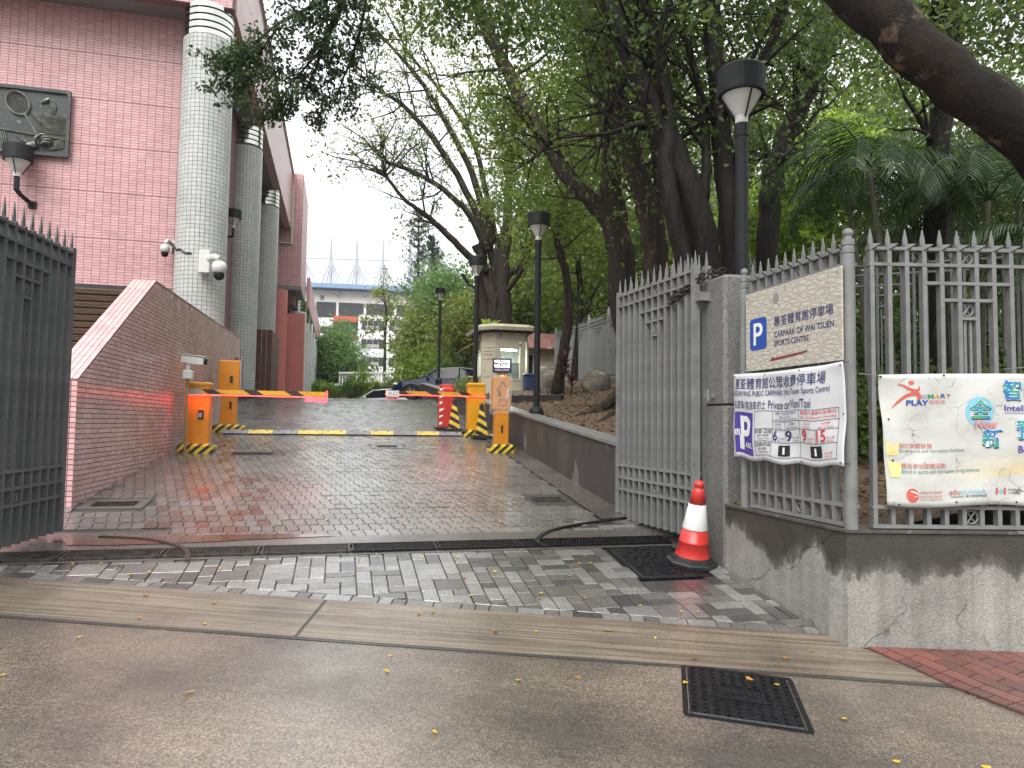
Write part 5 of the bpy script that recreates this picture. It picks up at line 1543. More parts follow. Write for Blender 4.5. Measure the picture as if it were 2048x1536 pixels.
# chamfer face on the left, side walls
ca = np.array([-w2, -d2 + ch_]); cb_ = np.array([-w2 + ch_, -d2]); cd = (cb_ - ca) / np.linalg.norm(cb_ - ca); cn = np.array([cd[1], -cd[0]])
cl = float(np.linalg.norm(cb_ - ca))
MB().prism([(0, .05), (cl, .05), (cl, HB - .3), (0, HB - .3)], (ca[0] - cn[0] * .0, ca[1], 0), (cd[0], cd[1], 0), (0, 0, 1), (cn[0], cn[1], 0), -.05).build('corner_panel', m_kio, kio, local=True)
for z in (.15, .7, 1.2, 1.33, 1.42, 1.52):
    MB().prism([(.06, z), (cl - .06, z), (cl - .06, z + .03), (.06, z + .03)], (ca[0], ca[1], 0), (cd[0], cd[1], 0), (0, 0, 1), (cn[0], cn[1], 0), .014).build('moulding', m_kio, kio, local=True)
MB().bb(-w2, -w2 + .05, -d2 + ch_, d2, .05, .75).build('side_panel', m_kio, kio, local=True)
MB().bb(-w2, -w2 + .05, -d2 + ch_, d2, 1.5, HB - .29).build('side_head', m_kio, kio, local=True)
for y in (-d2 + ch_ + .02, -.05, .45, d2 - .05):
    MB().bb(-w2 - .004, -w2 + .054, y - .03, y + .03, .75, 1.5).build('side_post', m_kio, kio, local=True)
MB().bb(-w2 + .02, -w2 + .026, -d2 + ch_ + .05, d2 - .08, .75, 1.5).build('side_glass', m_kglass, kio, local=True)
MB().bb(w2 - .05, w2, -d2 + .12, d2, .05, HB - .29).build('side_wall', m_kio, kio, local=True)
MB().bb(-w2 + .05, w2 - .05, d2 - .05, d2, .05, HB - .29).build('back_wall', M('kiosk_inside', (.42, .46, .42), (.34, .37, .34), scale=3, rough=.6), kio, local=True)
MB().bb(-.3, .42, -.25, -.19, 1.50, 1.54).build('light_tube', m_tube, kio, local=True)
ld = bpy.data.lights.new('tube_light', 'AREA'); ld.energy = 22; ld.color = (.86, 1, .93); ld.shape = 'RECTANGLE'; ld.size = .7; ld.size_y = .06
lo = bpy.data.objects.new('tube_light', ld); COL.objects.link(lo); lo.parent = kio; lo.location = (.05, -.2, 1.49)
MB().bb(.05, .42, -.55, -.2, .62, 1.12).build('desk_monitor', m_blackp, kio, local=True)
MB().bb(-.35, -.1, -.4, -.2, .6, .95).build('chair_back', m_blackp, kio, local=True)
MB().lathe([(.035, 0), (.03, .05), (.0, .06)], (f1 - .16, -d2 - .01, 1.66), 10, np.array([[1, 0, 0], [0, 0, -1], [0, 1, 0]])).build('bullet_camera', m_cam, kio, local=True)
# canopy and shelf on the drive side
m_awn = M('rusty_awning', (0.26, 0.14, 0.085), (0.18, 0.10, 0.065), scale=4, rough=.6)
MB().add([(-w2 - .5, -.3, 1.5), (-w2 - .5, .7, 1.5), (-w2 - .02, .7, 1.8), (-w2 - .02, -.3, 1.8), (-w2 - .5, -.3, 1.47), (-w2 - .5, .7, 1.47), (-w2 - .02, .7, 1.77), (-w2 - .02, -.3, 1.77)], [(0, 1, 2, 3), (7, 6, 5, 4), (0, 4, 5, 1), (3, 2, 6, 7), (0, 3, 7, 4), (1, 5, 6, 2)]).build('awning', m_awn, kio, local=True)
MB().bb(-w2 - .30, -w2 - .005, -.15, .5, .70, .74).build('counter', m_kio, kio, local=True)
MB().bb(-w2 - .22, -w2 - .10, -.1, .05, -.3, .70).build('counter_leg', m_oy, kio, local=True)

# LED message sign on a post before the kiosk
lx, ly, _ = (3.31, 14.60, 2.01)
led = thing('led_sign', 'black LED board reading welcome on an amber post before the kiosk', 'sign', (lx, ly, bank_z(lx, ly) - .05), -R(13.6))
hz = 2.42 - bank_z(lx, ly) - .25
MB().bb(.06, .11, -.02, .03, 0, hz + .02).build('post', m_oy, led, local=True)
MB().prism([(-.15, hz + .06), (.13, hz + .06), (.11, hz), (-.08, hz)], (0, .0, 0), (1, 0, 0), (0, 0, 1), (0, 1, 0), .02).build('bracket', m_oy, led, local=True)
MB().bev((0, 0, hz + .20), (.40, .08, .30), .01).build('board', m_blackp, led, local=True)
LEDZ = hz

# boulders
def boulder(x, y, z, rx, ry, rz_, seed, label, mat):
    rg = np.random.default_rng(seed)
    mb = MB(); mb.sphere((0, 0, 0), 1.0, 22, 14)
    V = np.array(mb.v)
    for k in range(26):
        d = rg.normal(size=3); d /= np.linalg.norm(d)
        s_ = V @ d
        V = np.where((s_ > rg.uniform(.55, .95))[:, None], V - d * (s_[:, None] - rg.uniform(.62, .9)) * .6, V)
    V += .05 * np.sin(V[:, [1, 2, 0]] * 6 + rg.uniform(0, 6, 3)) + .03 * np.sin(V[:, [2, 0, 1]] * 13 + rg.uniform(0, 6, 3))
    mb.v = [tuple(p) for p in V * (rx, ry, rz_) + (x, y, z + rz_ * .55)]
    return tag(mb.build('boulder', mat, smooth=True), label, 'boulder')
m_rock = M('mossy_rock', (0.20, 0.175, 0.14), (0.085, 0.075, 0.06), scale=3, rough=.75, bump=.03, bscale=9, stain=((.34, .32, .28), 4, .60), stretch=(1, 1, 2.2))
x, y, _ = (5.29, 17.74, 1.85); boulder(x, y, bank_z(x, y) - .1, .36, .32, .52, 3, 'tall pale boulder standing beside the lamp post and kiosk', m_rock)
x, y, _ = (6.16, 16.50, 1.83); boulder(x, y, bank_z(x, y) - .12, .42, .36, .50, 8, 'mossy round boulder among roots near the folded gate', m_rock)
# low dark kerb behind the lamp
x0, y0, _ = (4.01, 16.52, 1.63); x1, y1, _ = (4.93, 15.47, 1.70)
dd = np.array([x1 - x0, y1 - y0]); aa = math.atan2(dd[1], dd[0])
tag(MB().box(((x0 + x1) / 2, (y0 + y1) / 2, bank_z((x0 + x1) / 2, y0) + .02), (float(np.linalg.norm(dd)), .15, .24), rotz(aa)).build('garden_kerb', m_blackp), 'low dark kerb edging the leaf litter before the kiosk', 'kerb')
# blue bin and white box beside the kiosk
x, y, _ = (5.01, 18.53, 1.88)
t = thing('storage_box', 'dark blue plastic storage box beside the kiosk', 'box', (x, y, bank_z(x, y)))
MB().bev((0, 0, .20), (.40, .34, .38), .03).build('body', M('navy_plastic', (.03, .05, .12), (.02, .035, .09), rough=.4), t, local=True)
MB().bev((0, 0, .415), (.44, .38, .05), .02).build('lid', M('navy_plastic', (.03, .05, .12)), t, local=True)
t = thing('storage_box', 'white box standing behind the lamp post by the kiosk', 'box', (x + .42, y - .1, bank_z(x + .4, y)))
MB().bev((0, 0, .30), (.3, .3, .56), .02).build('body', m_cam, t, local=True); MB().bev((0, 0, .59), (.32, .32, .04), .01).build('lid', m_cam, t, local=True)
# small red-roofed shed past the kiosk
x, y, _ = (7.35, 25.91, 3.53)
m_tile_r = M('red_roof_sheet', (0.30, 0.10, 0.08), (0.18, 0.07, 0.06), scale=5, rough=.55, stain=((.40, .36, .32), 5, .55))
t = thing('shed', 'low shed with faded red roof behind the kiosk and boulder', 'shed', (x, y, 2.2))
MB().bb(-2, 1.6, 0, 2, 0, 1.9).build('wall', m_kio, t, local=True)
MB().add([(-2.4, -.5, 1.75), (2.0, -.5, 1.75), (2.0, 1.2, 2.5), (-2.4, 1.2, 2.5), (-2.4, -.5, 1.70), (2.0, -.5, 1.70), (2.0, 1.2, 2.45), (-2.4, 1.2, 2.45)], [(0, 1, 2, 3), (7, 6, 5, 4), (0, 4, 5, 1), (1, 5, 6, 2), (2, 6, 7, 3), (3, 7, 4, 0)]).build('roof', m_tile_r, t, local=True)
MB().bb(-1.2, -.3, -.03, -.0, .8, 1.5).build('window', m_glass_d, t, local=True)

# ------------------------------------------------------------------ cars
def car(x, y, z, rz, body, label, L=4.55, Hh=1.45):
    t = thing('car', label, 'car', (x, y, z), rz)
    # side profile (x forward = +), lofted over half widths
    low = [(2.27, .38), (2.24, .62), (2.05, .74), (1.35, .90), (.95, .96), (-1.55, 1.00), (-2.10, .98), (-2.27, .80), (-2.27, .40)]
    secs = []
    prof = [(2.27, .30, .45), (2.22, .66, .70), (1.9, .78, .82), (1.0, .95, .88), (-1.6, 1.0, .88), (-2.15, .97, .80), (-2.28, .75, .72), (-2.25, .35, .60)]
    mb = MB()
    xs = [2.27, 2.18, 1.8, 1.0, .2, -.8, -1.6, -2.1, -2.27]
    top = [.55, .70, .80, .93, .97, 1.0, 1.02, 1.0, .85]; wid = [.55, .76, .86, .90, .91, .91, .90, .84, .70]
    vs = []
    for a, h, w in zip(xs, top, wid):
        vs += [(a, -w * .93, .22), (a, -w, .40), (a, -w, h * .72), (a, -w * .94, h), (a, w * .94, h), (a, w, h * .72), (a, w, .40), (a, w * .93, .22)]
    n8 = 8; fs = []
    for i in range(len(xs) - 1):
        for k in range(8): fs.append((i * 8 + k, i * 8 + (k + 1) % 8, i * 8 + 8 + (k + 1) % 8, i * 8 + 8 + k))
    fs += [tuple(range(8)), tuple(range(len(xs) * 8 - 1, len(xs) * 8 - 9, -1))]
    mb.add(vs, fs); bo = mb.build('body', body, t, local=True)
    gx_ = [1.05, .35, -.7, -1.55, -1.95]; gh = [.94, 1.36, Hh, 1.32, 1.02]; gw = [.78, .68, .66, .66, .74]
    vs = []
    for a, h, w in zip(gx_, gh, gw):
        vs += [(a, -.84, .93), (a, -w, h), (a, w, h), (a, .84, .93)]
    fs = [(4 * i + k, 4 * i + k + 1, 4 * i + 5 + k, 4 * i + 4 + k) for i in range(4) for k in range(3)]
    fs += [(0, 1, 2, 3), (19, 18, 17, 16)]
    MB().add(vs, fs).build('glasshouse', m_glass_d, t, local=True)
    r_ = MB(); vs = []
    for a, h, w in zip([.32, -.1, -.7, -1.3, -1.6], [1.375, 1.435, Hh + .02, 1.40, 1.31], [.67, .67, .66, .66, .65]):
        vs += [(a, -w, h - .03), (a, -w * .9, h + .012), (a, w * .9, h + .012), (a, w, h - .03)]
    r_.add(vs, [(4 * i + k, 4 * i + k + 1, 4 * i + 5 + k, 4 * i + 4 + k) for i in range(4) for k in range(3)]); r_.build('roof', body, t, local=True)
    for s_ in (-1, 1):
        MB().tube([(1.03, s_ * .80, .95), (.33, s_ * .685, 1.38)], .03, 5).build('front_pillar', body, t, local=True)
        MB().tube([(-.62, s_ * .85, .97), (-.66, s_ * .67, 1.44)], .035, 5).build('door_pillar', m_blackp, t, local=True)
        MB().tube([(-1.95, s_ * .78, 1.0), (-1.5, s_ * .665, 1.34)], .05, 5).build('rear_pillar', body, t, local=True)
        for a in (1.42, -1.38):
            w_ = MB().lathe([(.20, -.10), (.30, -.10), (.325, -.07), (.325, .07), (.30, .10), (.20, .10)], (a, s_ * .83, .325), 22, np.array([[1, 0, 0], [0, 0, 1], [0, -1, 0]])).build('wheel', m_blackp, t, local=True)
            rm = MB()
            for k in range(5):
                an = 2 * math.pi * k / 5
                rm.box((a + .10 * math.cos(an), s_ * .935, .325 + .10 * math.sin(an)), (.19, .02, .045), np.array([[math.cos(an), 0, -math.sin(an)], [0, 1, 0], [math.sin(an), 0, math.cos(an)]]))
            rm.build('rim', m_alu, w_, local=True)
            MB().tube([(a + .36 * math.cos(q), s_ * .905, .33 + .36 * math.sin(q)) for q in np.linspace(0, math.pi, 12)], .03, 5).build('wheel_arch', m_blackp, t, local=True)
        MB().sphere((2.08, s_ * .66, .68), (.16, .14, .07), 12, 6).build('headlight', m_sig, t, local=True)
        MB().bev((.72, s_ * .98, 1.0), (.12, .18, .12), .02).build('mirror', body, t, local=True)
        MB().bb(-2.26, -2.10, s_ * .72 - .14, s_ * .72 + .14, .80, .92).build('tail_light', m_wred, t, local=True)
        MB().bb(-.35, -.18, s_ * .915 - .012, s_ * .915 + .012, .80, .83).build('door_handle', m_alu, t, local=True)
    MB().bb(2.2, 2.285, -.45, .45, .38, .52).build('grille', m_blackp, t, local=True)
    return t
m_blue = M('navy_car_paint', (0.010, 0.018, 0.07), (0.008, 0.014, 0.055), scale=1, rough=.25, coat=.35)
m_whc = M('white_car_paint', (0.68, 0.68, 0.67), (0.62, 0.62, 0.61), scale=1, rough=.2, coat=.6)
x, y, _ = (4.48, 31.31, 2.32)
car(x, y, 2.05, math.pi - R(8), m_blue, 'dark blue saloon parked nose to the ramp beside the kiosk')
x, y, _ = (1.84, 38.12, 2.50)
car(x + .4, y, 1.35, -math.pi / 2 - 1.9, m_whc, 'white car low beyond the crest behind the entry barrier arm')
x, y, _ = (4.23, 52.38, 4.17); car(x - .5, y + 2, 2.0, math.pi - .1, m_whc, 'white car parked under the trees by the pale apartment facade')
x, y, _ = (-1.68, 62.05, 4.33); car(x - 1.0, y, 2.4, math.pi - .1, m_whc, 'white car half hidden beside the white rear columns')

# ------------------------------------------------------------------ lettering
def text_verts(body, bold=0.0, res=3):
    cu = bpy.data.curves.new('lettering', 'FONT'); cu.body = body; cu.resolution_u = res; cu.offset = bold
    o = bpy.data.objects.new('lettering', cu); COL.objects.link(o)
    me = bpy.data.meshes.new_from_object(o)
    n = len(me.vertices); co = np.empty(n * 3, np.float32)
    me.vertices.foreach_get('co', co)
    bpy.data.objects.remove(o); bpy.data.curves.remove(cu)
    return me, co.reshape(-1, 3)


def write(body, a0, a1, b0, b1, surf, mat, parent, lift=.0022, bold=0.0, name='lettering', slant=0.0, keep=False, italic=0.0):
    """flat print filling the box a0..a1 x b0..b1 of the surface function surf(a, b, lift) -> world point"""
    me, co = text_verts(body, bold)
    if len(co) == 0: return None
    mn, mx = co.min(0), co.max(0); sz = np.maximum(mx - mn, 1e-6)
    u = (co[:, 0] - mn[0]) / sz[0]; v = (co[:, 1] - mn[1]) / sz[1]
    if keep:
        w = (a1 - a0); need = (b1 - b0) * sz[0] / sz[1]
        if need < w: a1 = a0 + need
    a = a0 + u * (a1 - a0) + italic * v * (b1 - b0); b = b0 + v * (b1 - b0) + slant * u
    pts = np.array([surf(x, y, lift) for x, y in zip(a, b)], np.float32)
    me.vertices.foreach_set('co', pts.ravel()); me.name = name
    return link_mesh(name, me, mat, parent)


def shape(poly, surf, mat, parent, lift=.0015, name='print'):
    mb = MB(); mb.add([surf(a, b, lift) for a, b in poly], [tuple(range(len(poly)))])
    return mb.build(name, mat, parent)


def disc(a, b, r, n=20, ry=None): return [(a + r * math.cos(2 * math.pi * k / n), b + (ry or r) * math.sin(2 * math.pi * k / n)) for k in range(n)]


def rrect(a0, a1, b0, b1, r, n=5):
    out = []
    for cx, cy, s_ in ((a1 - r, b1 - r, 0), (a0 + r, b1 - r, 90), (a0 + r, b0 + r, 180), (a1 - r, b0 + r, 270)):
        out += [(cx + r * math.cos(R(s_ + 90 * k / n)), cy + r * math.sin(R(s_ + 90 * k / n))) for k in range(n + 1)]
    return out


def ink(name, c): return M('ink_' + name, c, tuple(x * .85 for x in c), scale=12, rough=.45)


i_navy, i_blue, i_red, i_black, i_white = ink('navy', (.025, .03, .14)), ink('blue', (.012, .07, .34)), ink('red', (.55, .03, .04)), ink('black', (.015, .015, .018)), ink('white', (.75, .75, .75))
i_purple, i_pink, i_green, i_orange, i_grey, i_lblue = ink('purple', (.075, .05, .32)), ink('pink', (.62, .25, .28)), ink('green', (.04, .28, .12)), ink('orange', (.62, .30, .03)), ink('grey', (.42, .44, .46)), ink('light_blue', (.20, .48, .60))
i_fred, i_fgrn, i_yel, i_dred = ink('faded_red', (.50, .17, .14)), ink('faded_green', (.13, .26, .20)), ink('faded_yellow', (.66, .60, .25)), ink('dull_red', (.22, .03, .045))

# ------------------------------------------------------------------ car park board
def film_mat():
    m, n, l, b = nt('crinkled_cream_film')
    tc = n.new('ShaderNodeTexCoord'); mp = n.new('ShaderNodeMapping'); mp.inputs['Scale'].default_value = (1, 3.2, 7.5); mp.inputs['Rotation'].default_value = (R(-16), 0, 0)
    l.new(tc.outputs['Object'], mp.inputs[0])
    nz = n.new('ShaderNodeTexNoise'); nz.inputs['Scale'].default_value = 5; nz.inputs['Detail'].default_value = 3; l.new(mp.outputs[0], nz.inputs['Vector'])
    mx = n.new('ShaderNodeMixRGB'); mx.blend_type = 'ADD'; mx.inputs[0].default_value = .25; l.new(mp.outputs[0], mx.inputs[1]); l.new(nz.outputs['Color'], mx.inputs[2])
    vo = n.new('ShaderNodeTexVoronoi'); vo.feature = 'DISTANCE_TO_EDGE'; vo.inputs['Scale'].default_value = 3.6; l.new(mx.outputs[0], vo.inputs['Vector'])
    cr = ramp_node(n, l, vo.outputs['Distance'], [(0, (.22, .20, .165)), (.025, (.40, .375, .315)), (.2, (.45, .425, .365))])
    l.new(cr.outputs[0], b.inputs['Base Color']); b.inputs['Roughness'].default_value = .38
    bp = n.new('ShaderNodeBump'); bp.inputs['Distance'].default_value = .006; l.new(vo.outputs['Distance'], bp.inputs['Height']); l.new(bp.outputs[0], b.inputs['Normal'])
    return m


bd_ = thing('car_park_sign', 'cream board with blue parking square, lettering and red arrow on the railing', 'sign', (3.30, 4.7, 1.56))
MB().bb(3.292, 3.306, 4.125, 5.29, 1.56, 2.205).build('board', film_mat(), bd_)
def sb(a, b, lift): return (3.292 - lift, 5.29 - a, 1.56 + b)
shape(rrect(.06, .295, .165, .425, .035), sb, i_blue, bd_, .0015, 'parking_square')
MB().add([sb(a, b, .0035) for a, b in [(.115, .205), (.15, .205), (.15, .275), (.19, .275), (.225, .285), (.243, .31), (.243, .345), (.225, .372), (.19, .385), (.115, .385)]] + [sb(a, b, .0035) for a, b in [(.15, .305), (.18, .305), (.2, .315), (.207, .33), (.2, .347), (.18, .356), (.15, .356)]],
         [(0, 1, 2, 10, 16, 9), (2, 3, 11, 10), (3, 4, 12, 11), (4, 5, 13, 12), (5, 6, 13), (6, 7, 14, 13), (7, 8, 15, 14), (8, 9, 16, 15)]).build('letter_p', i_white, bd_)
write('蕙荃體育館停車場', .395, 1.085, .325, .405, sb, i_navy, bd_, bold=.004)
write('CARPARK OF WAI TSUEN', .395, 1.09, .240, .285, sb, i_navy, bd_, bold=.012)
write('SPORTS CENTRE', .395, .82, .170, .215, sb, i_navy, bd_, bold=.012)
shape([(.335, .062), (.385, .095), (.39, .08), (.74, .098), (.80, .105), (.80, .094), (.74, .082), (.40, .060)], sb, i_dred, bd_, name='arrow')
shape(disc(.42, .545, .042), sb, ink('grey_patch', (.26, .245, .225)), bd_, name='round_patch')
for a, b in ((.03, .03), (.03, .615), (1.13, .03), (1.13, .615), (.55, .02), (.55, .625)):
    MB().sphere(sb(a, b, .004), .008, 8, 5).build('bolt', m_alu, bd_)

# ------------------------------------------------------------------ fee banner
def vinyl(name, c, wr=.004):
    m = M(name, c, tuple(x * .9 for x in c), scale=2.2, rough=.42, bump=wr, bscale=5.0)
    return m
m_vin = vinyl('white_vinyl', (.58, .585, .595))
W1, H1 = 1.37, .70
fb = thing('fee_banner', 'white fee banner with purple parking logo and price table tied to the railing', 'banner', (3.27, 4.75, .84))
def f1(a, b, lift):
    e = min(a, W1 - a)
    w = .011 * math.sin(a * 9 + b * 5) + .007 * math.sin(a * 17 - b * 9 + 1) + .003 * math.sin(b * 20 + a * 6)
    sag = -.018 * math.sin(math.pi * a / W1) * (1 - b / H1) * (1 + .6 * math.sin(a * 14))
    dz = -.02 * math.sin(math.pi * (a / W1)) + .012 * math.sin(a * 16) * (1 - b / H1)
    return (3.268 - lift - .012 + w * .9, 5.435 - a, .845 + b + dz * .8)
mb = MB(); NA, NB_ = 56, 26
for j in range(NB_ + 1):
    for i in range(NA + 1): mb.v.append(f1(W1 * i / NA, H1 * j / NB_, 0))
mb.f = [(j * (NA + 1) + i, j * (NA + 1) + i + 1, (j + 1) * (NA + 1) + i + 1, (j + 1) * (NA + 1) + i) for j in range(NB_) for i in range(NA)]; mb.m = [0] * len(mb.f)
sheet1 = mb.build('vinyl_sheet', m_vin, fb, smooth=True)
sd_ = sheet1.modifiers.new('thickness', 'SOLIDIFY'); sd_.thickness = .0015; sd_.offset = 0
def F(x, y): return (x * W1, (1 - y) * H1)       # fractions from top left
def box1(x0, x1, y0, y1, mat, lift=.003, name='print', nseg=8):
    mb = MB()
    for i in range(nseg + 1):
        for q in range(13): mb.v.append(f1(*F(x0 + (x1 - x0) * i / nseg, y0 + (y1 - y0) * q / 12), lift))
    mb.f = [(13 * i + k, 13 * i + k + 1, 13 * i + 14 + k, 13 * i + 13 + k) for i in range(nseg) for k in range(12)]; mb.m = [0] * len(mb.f)
    return mb.build(name, mat, fb)
def w1(body, x0, x1, y0, y1, mat, **k):
    return write(body, x0 * W1, x1 * W1, (1 - y1) * H1, (1 - y0) * H1, f1, mat, fb, lift=.0055, **k)
w1('蕙荃體育館公眾收費停車場', .03, .86, .055, .185, i_navy, bold=.002)
w1('FEE-PAYING PUBLIC CARPARK (Wai Tsuen Sports Centre)', .02, .90, .205, .285, i_navy, bold=.004)
w1('私家車/客貨車/的士', .02, .355, .32, .42, i_navy)
w1('Private car/Van/Taxi', .375, .75, .32, .415, i_navy, bold=.004)
box1(.015, .225, .455, .945, i_purple, .003, 'logo_field', 10)
MB().add([f1(*F(x, y), .009) for x, y in [(.085, .50), (.165, .50), (.198, .54), (.205, .60), (.198, .70), (.17, .735), (.125, .74), (.125, .90), (.07, .90), (.07, .74), (.085, .72)]] + [f1(*F(x, y), .009) for x, y in [(.122, .57), (.155, .57), (.168, .61), (.155, .665), (.122, .665)]],
         [(0, 1, 12, 11), (1, 2, 12), (2, 3, 13, 12), (3, 4, 14, 13), (4, 5, 14), (5, 6, 15, 14), (6, 7, 8, 9, 10), (6, 10, 15), (10, 0, 11, 15)]).build('logo_letter', i_white, fb)
box1(.02, .07, .665, .735, i_white, .005, 'logo_flag', 3)
w1('U', .03, .06, .675, .725, i_purple, bold=.02)
w1('ARK', .135, .222, .80, .865, i_white, bold=.02)
for y0, x0, x1 in ((.435, .25, .955), (.545, .405, .955), (.635, .25, .955), (.775, .25, .955), (.935, .25, .955)):
    box1(x0, x1, y0, y0 + .005, i_black, .004, 'table_line', 14)
for x0, y0, y1 in ((.25, .435, .94), (.405, .435, .94), (.65, .435, .94), (.95, .435, .94), (.525, .545, .775), (.80, .635, .775)):
    mb = MB()
    for k in range(9):
        y = y0 + (y1 - y0) * k / 8; mb.v += [f1(*F(x0, y), .004), f1(*F(x0 + .0025, y), .004)]
    mb.f = [(2 * k, 2 * k + 1, 2 * k + 3, 2 * k + 2) for k in range(8)]; mb.m = [0] * 8
    mb.build('table_line', i_black, fb)
w1('星期一至五(假日除外)', .43, .63, .447, .48, i_navy); w1('Mon to Fri', .47, .58, .487, .512, i_navy); w1('(except General Holiday)', .43, .63, .517, .54, i_navy)
w1('星期六,星期日及假日', .665, .935, .447, .488, i_red, bold=.004); w1('Sat, Sun/General Holiday', .665, .94, .50, .535, i_red)
w1('首2小時', .43, .485, .565, .592, i_navy); w1('1st 2 hours', .43, .50, .605, .628, i_navy); w1('2小時後', .56, .61, .565, .592, i_navy); w1('after 2 hours', .54, .635, .605, .628, i_navy)
w1('首2小時', .70, .75, .565, .592, i_red); w1('1st 2 hours', .69, .76, .605, .628, i_red); w1('2小時後', .84, .90, .565, .592, i_red); w1('after 2 hours', .82, .92, .605, .628, i_red)
w1('07:00 -23:00', .255, .40, .645, .69, i_black, bold=.006); w1('每半小時收費', .28, .375, .70, .73, i_black); w1('charge per half hour', .28, .39, .74, .765, i_black)
w1('23:00-07:00', .255, .40, .79, .835, i_black, bold=.006); w1('每半小時收費', .28, .36, .85, .88, i_black); w1('charge per half hour', .28, .39, .89, .915, i_black)
w1('6', .415, .455, .645, .76, i_navy, bold=.012); w1('9', .53, .58, .645, .76, i_navy, bold=.012); w1('9', .675, .72, .645, .765, i_red, bold=.02); w1('15', .81, .87, .645, .765, i_red, bold=.014)
for x, m in ((.46, i_navy), (.585, i_navy), (.73, i_red), (.875, i_red)):
    w1('半小時', x, x + .055, .715, .74, m); w1('Half hour', x, x + .055, .748, .765, m)
for x in (.475, .755):
    box1(x, x + .085, .80, .915, i_black, .0045, 'price_patch', 4)
    write('1', (x + .034) * W1, (x + .049) * W1, (1 - .895) * H1, (1 - .82) * H1, f1, i_white, fb, lift=.0065, bold=.0)
w1('半小時', .86, .92, .865, .89, i_red); w1('Half hour', .86, .92, .90, .918, i_red)
for x, y in ((.02, .03), (.33, .02), (.67, .02), (.98, .03), (.02, .97), (.33, .975), (.67, .975), (.98, .97), (.98, .5)):
    MB().sphere(f1(*F(x, y), .002), .006, 8, 5).build('grommet', m_blackp, fb)
MB().tube([f1(*F(.98, .03), .004), (3.325, 4.10, 1.55)], .003, 4).build('tie', m_blackp, fb); MB().tube([f1(*F(.98, .97), .004), (3.325, 4.10, .86)], .003, 4).build('tie', m_blackp, fb)

# ------------------------------------------------------------------ sports banner
sbn = thing('sports_banner', 'faded white sports booking banner with runner logo tied along the street railing', 'banner', (3.9, 3.95, .6), -WA)
def m_vinyl_faded():
    m, n, l, b = nt('faded_vinyl')
    tc = n.new('ShaderNodeTexCoord')
    nz = n.new('ShaderNodeTexNoise'); nz.inputs['Scale'].default_value = 3; nz.inputs['Detail'].default_value = 6; l.new(tc.outputs['Object'], nz.inputs['Vector'])
    base = ramp_node(n, l, nz.outputs['Fac'], [(.35, (.44, .445, .42)), (.65, (.51, .51, .485))]).outputs[0]
    # printed pale yellow field low on the right
    sx = n.new('ShaderNodeSeparateXYZ'); l.new(tc.outputs['Object'], sx.inputs[0])
    a = n.new('ShaderNodeMath'); a.operation = 'MULTIPLY_ADD'; a.inputs[1].default_value = -.12; l.new(sx.outputs['X'], a.inputs[0]); l.new(sx.outputs['Z'], a.inputs[2])
    y = ramp_node(n, l, a.outputs[0], [(.125, (0, 0, 0)), (.155, (1, 1, 1)), (.26, (.35, .35, .35)), (.33, (0, 0, 0))])
    xr = ramp_node(n, l, sx.outputs['X'], [(0.0, (0, 0, 0)), (.75, (1, 1, 1))])
    ym = n.new('ShaderNodeMath'); ym.operation = 'MULTIPLY'; l.new(y.outputs[0], ym.inputs[0]); l.new(xr.outputs[0], ym.inputs[1])
    m1 = n.new('ShaderNodeMixRGB'); l.new(ym.outputs[0], m1.inputs[0]); l.new(base, m1.inputs[1]); m1.inputs[2].default_value = (.60, .49, .22, 1); base = m1.outputs[0]
    # creases in the old film
    wv = n.new('ShaderNodeTexNoise'); wv.inputs['Scale'].default_value = 4; l.new(tc.outputs['Object'], wv.inputs['Vector'])
    ad = n.new('ShaderNodeMixRGB'); ad.blend_type = 'ADD'; ad.inputs[0].default_value = .5; l.new(tc.outputs['Object'], ad.inputs[1]); l.new(wv.outputs['Color'], ad.inputs[2])
    vo = n.new('ShaderNodeTexVoronoi'); vo.feature = 'DISTANCE_TO_EDGE'; vo.inputs['Scale'].default_value = 3.4; l.new(ad.outputs[0], vo.inputs['Vector'])
    ck = ramp_node(n, l, vo.outputs['Distance'], [(0, (.3, .29, .26)), (.012, (1, 1, 1))])
    gt = ramp_node(n, l, wv.outputs['Fac'], [(.50, (0, 0, 0)), (.56, (1, 1, 1))])
    m2 = n.new('ShaderNodeMixRGB'); m2.blend_type = 'MULTIPLY'; l.new(gt.outputs[0], m2.inputs[0]); l.new(base, m2.inputs[1]); l.new(ck.outputs[0], m2.inputs[2])
    l.new(m2.outputs[0], b.inputs['Base Color']); b.inputs['Roughness'].default_value = .5
    n3 = n.new('ShaderNodeTexNoise'); n3.inputs['Scale'].default_value = 7; l.new(tc.outputs['Object'], n3.inputs['Vector'])
    bp = n.new('ShaderNodeBump'); bp.inputs['Distance'].default_value = .012; l.new(n3.outputs['Fac'], bp.inputs['Height']); l.new(bp.outputs[0], b.inputs['Normal'])
    return m
W2, H2, KS = 2.3, .87, .000629
FO = np.array([3.365, 4.145]) - wn3 * .055
def f2(a, b, lift):
    s_ = .167 + a + .04 * (1 - b / H2) * max(0, 1 - a / .5)
    w = .010 * math.sin(a * 5 + b * 7) + .007 * math.sin(a * 13 - b * 11) + .012 * math.exp(-a * 5) * math.sin(b * 14 + a * 20)
    dz = .035 * (a / 1.0) * (1 - .35 * a) * (b / H2) - .012 * math.sin(a * 6) * (1 - b / H2)
    q = FO + np.array(WU) * s_ - wn3 * (lift + .012 + w * .8)
    return (q[0], q[1], .592 + b + dz)
def Z2(x, y): return ((x - 75) * KS, H2 - (y - 130) * KS)
mb = MB(); NA, NB_ = 64, 26
for j in range(NB_ + 1):
    for i in range(NA + 1): mb.v.append(f2(W2 * i / NA, H2 * j / NB_, 0))
